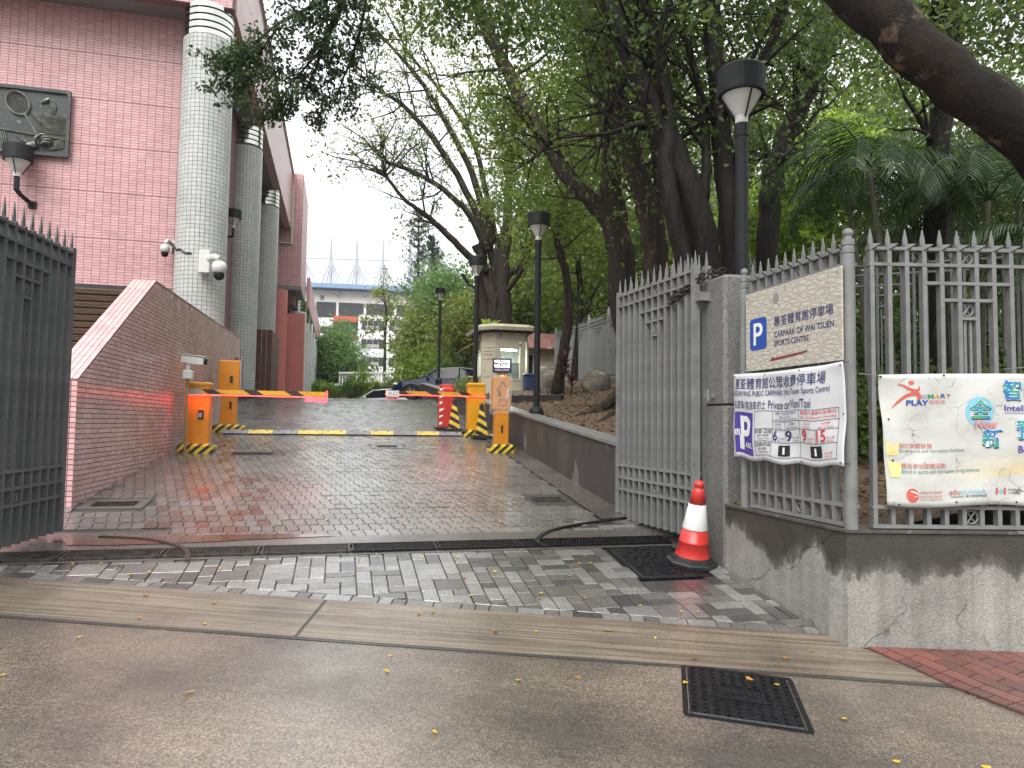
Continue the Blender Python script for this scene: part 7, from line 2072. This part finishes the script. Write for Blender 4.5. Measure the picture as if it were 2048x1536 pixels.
# --- palms
def palm(x, y, z0, h, n, ln, seed, label, lean=(0, 0), nleaf=34, stem=.05, aim=None, group='feather palms behind the railing', mat=m_palm, up=.9):
    rg = np.random.default_rng(seed)
    t = thing('palm', label, 'palm', (x, y, z0), group=group)
    top = np.array([x + lean[0], y + lean[1], z0 + h])
    MB().tube([(x, y, z0 - .2), (x + lean[0] * .4, y + lean[1] * .4, z0 + h * .55), tuple(top)], [stem, stem * .8, stem * .6], 8).build('trunk', M('ringed_palm_stem', (.11, .11, .07), (.06, .055, .035), scale=3, stretch=(1, 1, 14), rough=.6), t)
    for k in range(n):
        az = 2 * math.pi * (k + rg.uniform(-.3, .3)) / n; el = rg.uniform(.25, up) * 1.2
        d0 = np.array([math.cos(az) * math.cos(el), math.sin(az) * math.cos(el), math.sin(el)])
        L_ = ln * rg.uniform(.8, 1.15); m = 14; p = top.copy(); pts = [p.copy()]
        d = d0.copy()
        for i in range(m):
            d = d + np.array([0, 0, -.13 - .012 * i]); d /= np.linalg.norm(d); p = p + d * L_ / m; pts.append(p.copy())
        wood = MB().tube(pts, [.016 * (1 - i / (m + 4)) for i in range(m + 1)], 4, cap=False)
        V, Q = [], []
        for i in range(nleaf):
            f = .14 + .86 * i / nleaf; kf = f * m; a = int(min(m - 1, kf)); q = pts[a] + (pts[a + 1] - pts[a]) * (kf - a)
            tg = pts[a + 1] - pts[a]; tg /= np.linalg.norm(tg); sd = np.cross(tg, (0, 0, 1)); sd /= (np.linalg.norm(sd) + 1e-9)
            ll = ln * .30 * math.sin(math.pi * (.12 + .82 * f)) ** .7
            for s_ in (-1, 1):
                dl = sd * s_ * .8 + tg * .55 + np.array([0, 0, -.42 + rg.uniform(-.1, .1)]); dl /= np.linalg.norm(dl)
                e1 = q + dl * ll * .5; e2 = q + dl * ll * .95 + np.array([0, 0, -.22 * ll]); wv = tg * .012
                b_ = len(V); V += [q - wv * .6, q + wv * .6, e1 + wv, e1 - wv, e2]
                Q += [(b_, b_ + 1, b_ + 2, b_ + 3), (b_ + 3, b_ + 2, b_ + 4, b_ + 4)]
        wood.mi = 0
        fr_ = MB(); fr_.v = wood.v + [tuple(v) for v in V]; nb = len(wood.v)
        fr_.f = wood.f + [tuple(i + nb for i in (q if q[2] != q[3] else q[:3])) for q in Q]; fr_.m = [0] * len(fr_.f)
        o = fr_.build('frond', mat, t)
PALMS = [((7.03, 7.78, 1.02), 3.3, 13, 1.7, 'feather palm with drooping fronds left of the dark upright trunk', (-.3, .1)), ((7.88, 9.22, 1.23), 3.4, 9, 1.4, 'feather palm with thin leaning stem beside the bright tree', (-.15, .3)), ((7.55, 7.04, 0.98), 2.7, 13, 1.6, 'feather palm right of the dark upright trunk', (.2, 0)), ((8.89, 7.54, 0.98), 3.4, 12, 1.8, 'tall feather palm at the end of the roadside railing', (.1, .2)), ((9.22, 9.62, 1.09), 2.6, 12, 1.6, 'low feather palm behind the dark upright trunk', (0, 0)), ((10.70, 10.29, 1.19), 4.4, 12, 2.0, 'high feather palm under the diagonal trunk', (0, 0)), ((7.50, 6.03, 0.90), 2.2, 11, 1.5, 'short feather palm past the sports banner', (0, 0))]
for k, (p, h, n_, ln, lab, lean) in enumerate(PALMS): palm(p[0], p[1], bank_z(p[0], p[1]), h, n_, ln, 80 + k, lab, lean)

# --- purple leaved plants and shrubs on the bank
def blade_plant(x, y, z, n, ln, seed, label, mat, stem_h=.0, w=.05, name='shrub', cat='shrub', group=None):
    rg = np.random.default_rng(seed); t = thing(name, label, cat, (x, y, z), group=group)
    if stem_h: MB().tube([(x, y, z - .05), (x, y, z + stem_h)], .018, 6).build('stem', m_bark, t)
    for k in range(n):
        az = k * 2.4 + rg.uniform(-.2, .2); el = rg.uniform(.3, 1.4); zz = z + stem_h * (.45 + .55 * k / n)
        d = np.array([math.cos(az) * math.cos(el), math.sin(az) * math.cos(el), math.sin(el)]); s_ = np.cross(d, (0, 0, 1)); s_ /= np.linalg.norm(s_)
        L_ = ln * rg.uniform(.7, 1.1); vs = []
        for i in range(5):
            f = i / 4; c = np.array([x, y, zz]) + d * L_ * f + np.array([0, 0, -.35 * L_ * f * f]); ww = w * math.sin(math.pi * (.12 + .86 * f))
            vs += [c - s_ * ww, c + s_ * ww]
        MB().add(vs, [(2 * i, 2 * i + 1, 2 * i + 3, 2 * i + 2) for i in range(4)]).build('leaf', mat, t)
    return t
x, y, _ = (5.39, 16.78, 2.01); blade_plant(x, y, bank_z(x, y), 26, .55, 3, 'tall purple leaved plant in front of the grey railing', m_cord, .95, .045)
x, y, _ = (5.44, 16.36, 1.93); blade_plant(x, y, bank_z(x, y), 18, .4, 4, 'small purple leaved plant beside the mossy boulder', m_cord, .45, .035)
# roots sprawling from the twin trunks
rt_ = MB()
for pts, r0 in (([(5.17, 12.10, 1.93), (4.70, 11.82, 1.54), (4.25, 11.74, 1.28), (3.97, 11.71, 1.16)], .14), ([(5.06, 11.94, 1.55), (4.44, 11.29, 1.14), (4.10, 10.97, 0.97)], .10), ([(5.07, 12.14, 1.65), (4.60, 12.06, 1.44), (4.33, 12.23, 1.36)], .07)):
    q = spline(pts, 12); q = [np.array((p[0], p[1], max(p[2] - .0, bank_z(p[0], p[1]) - .02))) for p in q]
    rt_.tube(q, [r0 * (1 - .7 * i / 11) for i in range(12)], 8, lump=.1)
rt_.build('root', m_bark, TWIN)

# leaf litter blades over the bank
n_ = 9000
lx_ = nrng.uniform(3.45, 8.5, n_); ly_ = nrng.uniform(4.6, 20, n_)
lz_ = np.array([bank_z(a, b) for a, b in zip(lx_, ly_)]) + .02
C_ = np.stack([lx_, ly_, lz_], 1)
V_ = []
ang_ = nrng.uniform(0, 6.28, n_); sz_ = nrng.uniform(.035, .075, n_)
for k in range(4):
    a_ = ang_ + (0, 1.25, math.pi, -1.25)[k] * 1.0; rr = sz_ * (1, .45, 1, .45)[k] * .6
    V_.append(np.stack([C_[:, 0] + rr * np.cos(a_), C_[:, 1] + rr * np.sin(a_), C_[:, 2] + nrng.uniform(-.012, .02, n_)], 1))
V_ = np.stack(V_, 1).reshape(-1, 3)
m_lit = leaf_mat('dry_litter_leaf', (.055, .03, .016), (.17, .10, .045), (.27, .19, .09), trans=.1, rough=.55)
tag(link_mesh('leaf_litter', mesh_np('leaf_litter', V_, np.arange(4 * n_).reshape(-1, 4)), m_lit), 'brown fallen leaves covering the bank', kind='stuff')

# ------------------------------------------------------------------ stadium and planting beyond the crest
m_sw = M('white_facade', (0.78, 0.80, 0.82), (0.70, 0.72, 0.74), scale=.4, rough=.5)
m_sc = M('cream_facade', (0.70, 0.69, 0.65), (0.62, 0.61, 0.58), scale=.4, rough=.6)
m_sb = M('blue_roof_edge', (0.22, 0.33, 0.50), (0.18, 0.28, 0.44), scale=1, rough=.4)
m_sr = M('red_band', (0.50, 0.10, 0.07), (0.42, 0.08, 0.06), scale=1, rough=.5)
m_so = M('dark_opening', (0.045, 0.05, 0.055), (0.03, 0.034, 0.038), scale=.5, rough=.25)
m_mast = M('white_mast_steel', (0.42, 0.44, 0.47), (0.37, 0.39, 0.42), scale=1, rough=.5)
D = 112.0
SO = np.array((-6.04, 116.89, 0.79)); SE = np.array((17.57, 115.30, 0.71)); su = (SE - SO); su[2] = 0; su /= np.linalg.norm(su); sn = np.array([su[1], -su[0], 0])
PXM = 112.0 / 1420
def sx(px): return (px - 600) * PXM
def szz(py): return 1.1 + (843 - py) * PXM
st_ = thing('stadium', 'pale stadium block with blue roof edge and white masts beyond the trees', 'building', tuple(SO[:2]) + (1.0,))
def sbox(x0, x1, y0, y1, dep, mat, name, back=12.0, parent=None):
    # facade rectangle standing dep metres proud of the facade plane
    mb = MB(); z1_, z0_ = szz(y0), szz(y1)
    O_ = SO + su * sx(x0) + sn * dep; O_[2] = 0
    mb.prism([(0, z0_), (sx(x1) - sx(x0), z0_), (sx(x1) - sx(x0), z1_), (0, z1_)], O_, su, (0, 0, 1), -sn, back + dep)
    return mb.build(name, mat, parent or st_)
sbox(560, 905, 577, 790, 0, m_sc, 'wall')
rf_ = sbox(556, 910, 567, 576, 1.6, m_sb, 'roof_edge')
for px in (666, 722, 779, 835, 890): sbox(px - 1.2, px + 1.2, 576, 588, 1.0, m_sb, 'roof_bracket', .5)
for x0, x1 in ((625, 664), (669, 719), (724, 779), (785, 835), (840, 890)): sbox(x0, x1, 602, 633, .06, m_so, 'opening', .02)
sbox(660, 709, 630, 642, .5, m_sr, 'red_band', .5); sbox(662, 708, 643, 665, .05, m_so, 'opening', .02); sbox(662, 708, 668, 677, .4, m_sr, 'red_band', .4)
blk = sbox(710, 830, 629, 790, 2.0, m_sw, 'white_block', 1.9)
for y0, y1 in ((640, 659), (678, 696), (714, 732)):
    for x0, x1 in ((717, 762), (772, 820)):
        w_ = sbox(x0, x1, y0, y1, 2.05, m_so, 'window', .03)
        for k in (1, 2, 3): sbox(x0 + (x1 - x0) * k / 4 - .25, x0 + (x1 - x0) * k / 4 + .25, y0, y1, 2.12, m_sc, 'mullion', .05, w_)
        sbox(x0 + 8, x1 - 10, y1 - 8, y1 - 1, 2.09, M('blind', (.36, .33, .32)), 'blind', .02, w_)
    sbox(710, 830, y0 - 3.0, y0 - 2.4, 2.06, m_sc, 'ledge', .05)
sbox(626, 658, 640, 652, .3, m_sw, 'terrace_wall', .3); sbox(628, 657, 655, 664, .2, m_so, 'opening', .2); sbox(626, 658, 672, 688, .6, m_sw, 'terrace_wall', .6); sbox(628, 657, 692, 712, .2, m_so, 'opening', .2)
def spt(px, py, dep): q = SO + su * sx(px) + sn * dep; return (q[0], q[1], szz(py))
MX = (596, 649, 701, 755, 812, 866)
for px in MX:
    MB().tube([spt(px, 568, -2), spt(px, 508, -2), spt(px, 464, -2)], [.26, .24, .12], 7).build('mast', m_mast, st_)
    for dx in (-22, -10, 10, 18, 28):
        MB().tube([spt(px, 510, -2), spt(px + dx, 567, -2 + (.8 if dx > 0 else -.8))], .09 if dx < 0 else .13, 5).build('stay', m_mast, st_)
MB().tube([spt(580, 509, -2), spt(812, 504, -2), spt(880, 503, -2)], .09, 5).build('tie_rod', m_mast, st_)
sT = MB()
for k in range(8):
    z_ = 460 + k * 14
    sT.tube([spt(809, z_, -1), spt(813, z_ + 14, -1)], .05, 4); sT.tube([spt(813, z_, -1), spt(809, z_ + 14, -1)], .05, 4)
for px in (809, 813): sT.tube([spt(px, 458, -1), spt(px, 570, -1)], .07, 4)
sT.build('lattice_mast', m_mast, st_)
def fs_(a, b, lift): q = SO + su * a + sn * (.06 + lift); return (q[0], q[1], b)
write('池', sx(631), sx(640), szz(599), szz(588), fs_, i_navy, st_, bold=.02)

# planted bank and retaining wall across the far side of the car park
m_rw = M('far_retaining_wall', (0.22, 0.17, 0.12), (0.14, 0.11, 0.08), scale=1, rough=.8)
w0, w1_ = np.array((-4.29, 54.49, 3.31)), np.array((5.11, 50.16, 3.36))
dd = w1_ - w0; dd[2] = 0; ln_ = float(np.linalg.norm(dd)); dd /= ln_; nn_ = np.array([-dd[1], dd[0], 0])
fw = thing('retaining_wall', 'brown retaining wall across the far side of the car park', 'wall', (float(w0[0]), float(w0[1]), 1.3))
MB().prism([(0, 1.0), (ln_, 1.0), (ln_, 3.6), (0, 3.6)], (w0[0], w0[1], 0), dd, (0, 0, 1), nn_, .5).build('wall_body', m_rw, fw)
MB().prism([(0, 3.602), (ln_, 3.602), (ln_, 3.8), (0, 3.8)], (w0[0] - nn_[0] * .1, w0[1] - nn_[1] * .1, 0), dd, (0, 0, 1), nn_, .7).build('coping', m_sc, fw)
for k in range(26):
    q = w0 + dd * (ln_ * .45 + k * ln_ * .55 / 26)
    MB().bb(q[0] - .06, q[0] + .06, q[1] + .1, q[1] + .25, 3.8, 4.5).build('baluster', m_sc, fw)
MB().prism([(ln_ * .44, 4.5), (ln_, 4.5), (ln_, 4.65), (ln_ * .44, 4.65)], (w0[0], w0[1], 0), dd, (0, 0, 1), nn_, .35).build('balustrade_rail', m_sc, fw)
tb = MB(); vs = []
for i, (o_, z_) in enumerate(((0.5, 3.55), (6, 4.2), (30, 4.6), (60, 4.8))):
    for e_ in (-30, 0, ln_, ln_ + 60):
        q = w0 + dd * e_ + nn_ * o_; vs.append((q[0], q[1], z_))
tb.add(vs, [(4 * i + k, 4 * i + k + 1, 4 * i + 5 + k, 4 * i + 4 + k) for i in range(3) for k in range(3)])
tag(tb.build('upper_terrace', m_soil), kind='structure')

def far_tree(label, px, base, c, rad, n_, leaf, seed, size, r0=.18, name='tree', group='trees around the stadium', spr=8):
    T = Tree(name, label, m_bark, leaf, seed, group)
    q = T.limb([base, ((base[0] + c[0]) / 2 + .1, (base[1] + c[1]) / 2, (base[2] + c[2]) / 2), (c[0], c[1], c[2] + rad[2] * .3)], r0, r0 * .4, 7)
    T.sprout(q, spr, rad[2] * .8, r0 * .4, 1, .4, .2, sub=3)
    ex = [(c, rad, n_)] if not isinstance(c[0], (list, tuple)) else []
    rg = np.random.default_rng(seed)
    for _ in range(5):
        v = rg.normal(size=3); v /= np.linalg.norm(v); cc = np.array(c) + v * np.array(rad) * .75
        ex.append((tuple(cc), tuple(np.array(rad) * .45), n_ // 7))
    return T.finish(5, size * 2.2, size, .55, extra=ex)
def gp(p, dz): return (p[0], p[1], dz)
B = (-0.97, 59.70, 6.40); far_tree('rounded green tree in front of the stadium terraces', 0, gp(B, 3.6), B, (1.5, 1.5, 1.6), 2600, m_lf_far, 101, .30)
B = (0.63, 57.33, 5.05); far_tree('low spreading green tree beside the stadium block', 0, gp(B, 3.4), B, (1.5, 1.4, .75), 2200, m_lf_far, 102, .28)
B = (-1.63, 58.88, 5.37); far_tree('green tree leaning beside the white rear columns', 0, gp(B, 3.4), B, (1.4, 1.5, 1.6), 2200, m_lf_far, 103, .28)
B = (-0.07, 63.48, 8.52); far_tree('small pale crown showing above the stadium red band', 0, gp(B, 3.6), B, (.9, .9, .7), 600, m_lf_far, 104, .28)
# slender young tree with tiers of sparse foliage
T = Tree('young_tree', 'slender young tree with sparse tiers standing before the stadium block', m_bark, m_lf_yel, 105, 'trees around the stadium')
q = T.limb([(3.25, 54.69, 4.08), (3.21, 54.53, 6.93), (3.22, 54.38, 9.58), (2.80, 54.37, 11.48)], .16, .04, 7)
T.sprout(q, 14, 1.7, .03, 0, .35, .02, .2, sub=3)
T.finish(8, .22, .22, .55, extra=[((2.93, 54.38, 10.72), (.9, 1, .4), 180), ((2.23, 54.65, 9.00), (1.0, 1, .25), 170), ((3.83, 54.27, 8.83), (1.0, 1, .3), 180), ((4.17, 54.13, 9.98), (.8, 1, .3), 120), ((2.45, 54.66, 7.98), (.9, 1, .25), 110)])
B = (5.32, 43.76, 6.20); far_tree('broad yellow-green tree above the dark blue car', 0, gp(B, 2.6), B, (2.2, 2, 2.0), 4200, m_lf_yel, 106, .25)
B = (4.95, 45.94, 5.77); far_tree('leafy light green tree at the edge of the stadium block', 0, gp(B, 2.6), B, (1.3, 1.4, 2.2), 3000, m_lf_lite, 107, .25)
B = (6.92, 43.26, 8.23); far_tree('tall green tree behind the lamp posts', 0, gp(B, 2.6), B, (1.9, 1.8, 2.1), 3000, m_lf_far, 108, .25)
B = (6.64, 49.39, 10.24); far_tree('pale green tree beside the conifer', 0, gp(B, 2.6), B, (1.7, 1.6, 1.7), 1600, m_lf_far, 109, .28)
B = (6.06, 35.36, 5.80); far_tree('yellowing shrub tree behind the floodlit lamp post', 0, gp(B, 2.6), B, (1.5, 1.4, 1.6), 2800, m_lf_yel, 110, .2)
B = (10.01, 38.46, 6.93); far_tree('deep green tree behind the kiosk roof', 0, gp(B, 2.6), B, (2.6, 2, 2.2), 4200, m_lf_mid, 111, .24)
B = (5.70, 41.72, 4.20); far_tree('bright bushy tree behind the dark blue car', 0, gp(B, 2.4), B, (2.4, 1.6, 1.2), 3200, m_lf_lite, 112, .22)
B = (7.60, 39.18, 4.65); far_tree('dense green tree between the lamp posts and kiosk', 0, gp(B, 2.4), B, (2.2, 1.6, 1.6), 3200, m_lf_far, 113, .22)
# conifers with whorled tiers
def conifer(px, top, bot, dist, seed, label, P0, P1):
    rg = np.random.default_rng(seed); t = thing('conifer', label, 'conifer', (P1[0], P1[1], 2.4), group='tall tiered conifers')
    MB().tube([(P1[0], P1[1], 2.0), tuple(P0)], [.3, .05], 7).build('trunk', m_bark, t)
    V = []; zt, zb_ = P0[2], P1[2]; nT = 17
    for k in range(nT):
        z_ = zb_ + (zt - zb_) * k / nT; L_ = (1 - k / nT) ** .8 * (zt - zb_) * .22 + .35
        f_ = (z_ - P1[2]) / (P0[2] - P1[2] + 1e-6); cx_ = P1[0] + (P0[0] - P1[0]) * f_; cy_ = P1[1] + (P0[1] - P1[1]) * f_
        for b_ in range(7):
            az = rg.uniform(0, 6.28); dd_ = np.array([math.cos(az), math.sin(az), .30])
            for i in range(26):
                f = (i + .5) / 26; p = np.array([cx_, cy_, z_]) + dd_ * L_ * f + np.array([0, 0, .25 * L_ * f * f])
                V.append(p + rg.normal(size=3) * .06 * (1 + L_ * .3))
    tag(link_mesh('needles', leaf_mesh('needles', np.array(V), .34, rg, .28, -.8), m_conif, t), kind='stuff')
conifer(0, 0, 0, 0, 5, 'tall dark tiered conifer beside the stadium roof', (6.66, 65.26, 21.03), (6.85, 65.81, 10.58))
conifer(0, 0, 0, 0, 6, 'shorter tiered conifer beside the tall conifer', (7.51, 61.14, 17.44), (7.62, 61.53, 10.03))
# far palms
for k, (b_, tp, lab) in enumerate((((-1.92, 62.12, 4.12), 655, 'thin palm beside the white rear columns'), ((1.05, 62.42, 4.21), 668, 'thin palm before the red stadium band'))):
    palm(b_[0], b_[1], 3.4, (770 - tp) / 1420 * 60 - .4, 11, 2.0, 120 + k, lab, nleaf=22, stem=.14, group='thin palms before the stadium', mat=m_lf_far)
x, y, _ = (3.75, 48.41, 3.59)
blade_plant(x, y, 2.6, 12, 2.6, 9, 'banana plant with broad blades beside the balustrade', m_lf_far, .4, .22, name='banana_plant', cat='plant')
# hedge along the crest
def hedge(label, c, rad, n_, seed, leaf, size=.13):
    T = Tree('hedge', label, m_bark, leaf, seed, 'hedge bushes across the car park', cat='hedge')
    T.limb([(c[0], c[1], c[2] - rad[2] - .3), (c[0], c[1], c[2])], .05, .02, 5)
    T.sprout([(np.array([c[0], c[1], c[2] - rad[2]]), np.array([0, 0, 1.0]), .04)] * 3, 8, rad[2], .02, 0, 0, .5)
    return T.finish(6, .1, size, .6, extra=[(c, rad, n_)])
for k, (px, py, rx, rz_, lf, lab) in enumerate(((640, 778, 1.0, .55, m_lf_lite, 'bright clipped bush beside the white rear columns'), (668, 782, 1.0, .5, m_lf_lite, 'bright green hedge bush left of the taller bush'), (700, 776, .9, .7, m_lf_far, 'mid green hedge bush with rounded top'), (722, 768, .9, .9, m_lf_lite, 'tallest yellow-green hedge bush before the retaining wall'), (752, 778, 1.1, .45, m_lf_yel, 'yellowish hedge bush behind the white car'), (785, 772, 1.2, .5, m_lf_yel, 'yellow flowering hedge bush below the balustrade'))):
    q = ((-1.31, 48.63, 3.20), (-0.40, 48.41, 3.08), (0.62, 48.15, 3.30), (1.32, 47.97, 3.57), (2.34, 48.77, 3.30), (3.42, 48.49, 3.52))[k]
    hedge(lab, q, (rx, .7, rz_), 1600, 130 + k, lf)
# low scrub behind the roadside railing
for k, (q, rad, lab) in enumerate((((5.33, 6.14, 0.88), (.9, .6, .45), 'low dark shrub behind the railing between the corner post and banner'), ((6.17, 6.10, 1.62), (1.0, .6, .5), 'dark shrub behind the railing above the sports banner'), ((6.80, 5.75, 1.51), (1.0, .6, .6), 'dark shrub behind the railing past the sports banner'), ((5.16, 7.18, 1.42), (1.1, .6, .5), 'dark shrub behind the car park sign'))):
    zq = bank_z(q[0], q[1]); hedge(lab, (q[0], q[1], zq + rad[2] * .8), rad, 1500, 150 + k, m_lf_dark, .085)
# bushes by the blue car wall
x, y, _ = (3.07, 19.82, 1.91); hedge('low leafy shrub on the planter wall behind the red water barrier', (x + .35, y, bank_z(x + .4, y) + .15), (.35, .5, .22), 500, 141, m_lf_mid, .07)
x, y, _ = (4.47, 21.45, 3.52); blade_plant(x, y + .5, 3.6, 22, .75, 12, 'broad leaved plant spreading above the kiosk roof', m_lf_lite, .5, .07, name='shrub')
# bracing scrub filling the wooded slope far behind
C_ = []
for _ in range(230):
    a_ = nrng.uniform(-.02, .62); d_ = nrng.uniform(42, 60); z_ = nrng.uniform(2.5, 14)
    az = R(13.6) + a_
    C_.append((d_ * math.sin(az), d_ * math.cos(az), z_))
C_ = np.repeat(np.array(C_), 90, 0); C_ = C_ + nrng.normal(size=C_.shape) * np.array([1.3, 1.3, 1.0])
tag(link_mesh('far_wood', leaf_mesh('far_wood', C_, .42, nrng, .6), m_lf_mid), 'far-off green wood closing the view behind the bank', kind='stuff')

# ------------------------------------------------------------------ fallen yellow leaves
m_yl = [leaf_mat('fallen_yellow_leaf', (.45, .28, .02), (.58, .40, .03), None, trans=.15), leaf_mat('fallen_ochre_leaf', (.30, .14, .02), (.42, .20, .03), None, trans=.15), leaf_mat('fallen_lime_leaf', (.30, .30, .03), (.40, .38, .05), None, trans=.15)]
LM = []
for k in range(6):
    rg = random.Random(k); vs = []
    for i in range(6):
        f = i / 5; w_ = .021 * math.sin(math.pi * (.06 + .9 * f)); c = (-.03 + .06 * f, .006 * math.sin(3 * f + k), .004 + .014 * abs(f - .5) * rg.uniform(.2, 1.6))
        vs += [(c[0], c[1] - w_, c[2] + .008 * rg.random()), (c[0], c[1] + w_, c[2] + .008 * rg.random())]
    me = MB().add(vs, [(2 * i, 2 * i + 1, 2 * i + 3, 2 * i + 2) for i in range(5)]).mesh('fallen_leaf'); me.materials.append(m_yl[(0, 0, 1, 0, 2, 1)[k]]); LM.append(me)
rgl = random.Random(77)
def drop(x, y, where):
    if -2.3 < x < 3.2 or y < 6.5: pass
    k = rgl.randrange(6)
    o = bpy.data.objects.new('fallen_leaf', LM[k]); COL.objects.link(o)
    z_ = H(x, y)
    o.location = (x, y, z_ + .006); s_ = rgl.uniform(.45, .85); o.scale = (s_, s_, s_); o.rotation_euler = (R(rgl.uniform(-8, 14)), R(rgl.uniform(-10, 10)), rgl.uniform(0, 6.28))
    colr = ('yellow', 'yellow', 'ochre', 'yellow', 'lime yellow', 'ochre')[k]
    tag(o, f'small {colr} fallen leaf lying on the {where}', 'leaf', f'{colr} fallen leaves on the {where}')
for _ in range(46):
    u_, v_ = rgl.uniform(.2, 7.0), rgl.uniform(.75, 3.4); x, y = street_xy(u_, v_); drop(x, y, 'wet road concrete')
for _ in range(16):
    u_, v_ = rgl.uniform(-.5, 5.8), rgl.uniform(.05, .55); x, y = street_xy(u_, v_); drop(x, y, 'tan kerb strip')
for _ in range(34):
    x = rgl.uniform(-2.0, 3.1); y = rgl.uniform(K0[1] - (x - K0[0]) * math.tan(KA) + .15, 6.3)
    if not (MH[0] < x < MH[1] and MH[2] < y < MH[3]): drop(x, y, 'granite setts')
for _ in range(70):
    x = rgl.uniform(-2.3, 3.0); y = 6.9 + 7 * rgl.random() ** 1.6; drop(x, y, 'paved ramp')

# ------------------------------------------------------------------ damp air
hz_m = bpy.data.materials.new('damp_air'); hz_m.use_nodes = True
hn = hz_m.node_tree.nodes; hn.clear()
ho = hn.new('ShaderNodeOutputMaterial'); hv = hn.new('ShaderNodeVolumePrincipled')
hv.inputs['Color'].default_value = (.93, .96, 1.0, 1); hv.inputs['Density'].default_value = .0005; hv.inputs['Anisotropy'].default_value = .2
hz_m.node_tree.links.new(hv.outputs[0], ho.inputs['Volume'])
hb = MB().bb(-40, 110, -50, 145, -2.2, 31).build('haze', hz_m); tag(hb, 'thin damp haze over the whole site', kind='stuff')
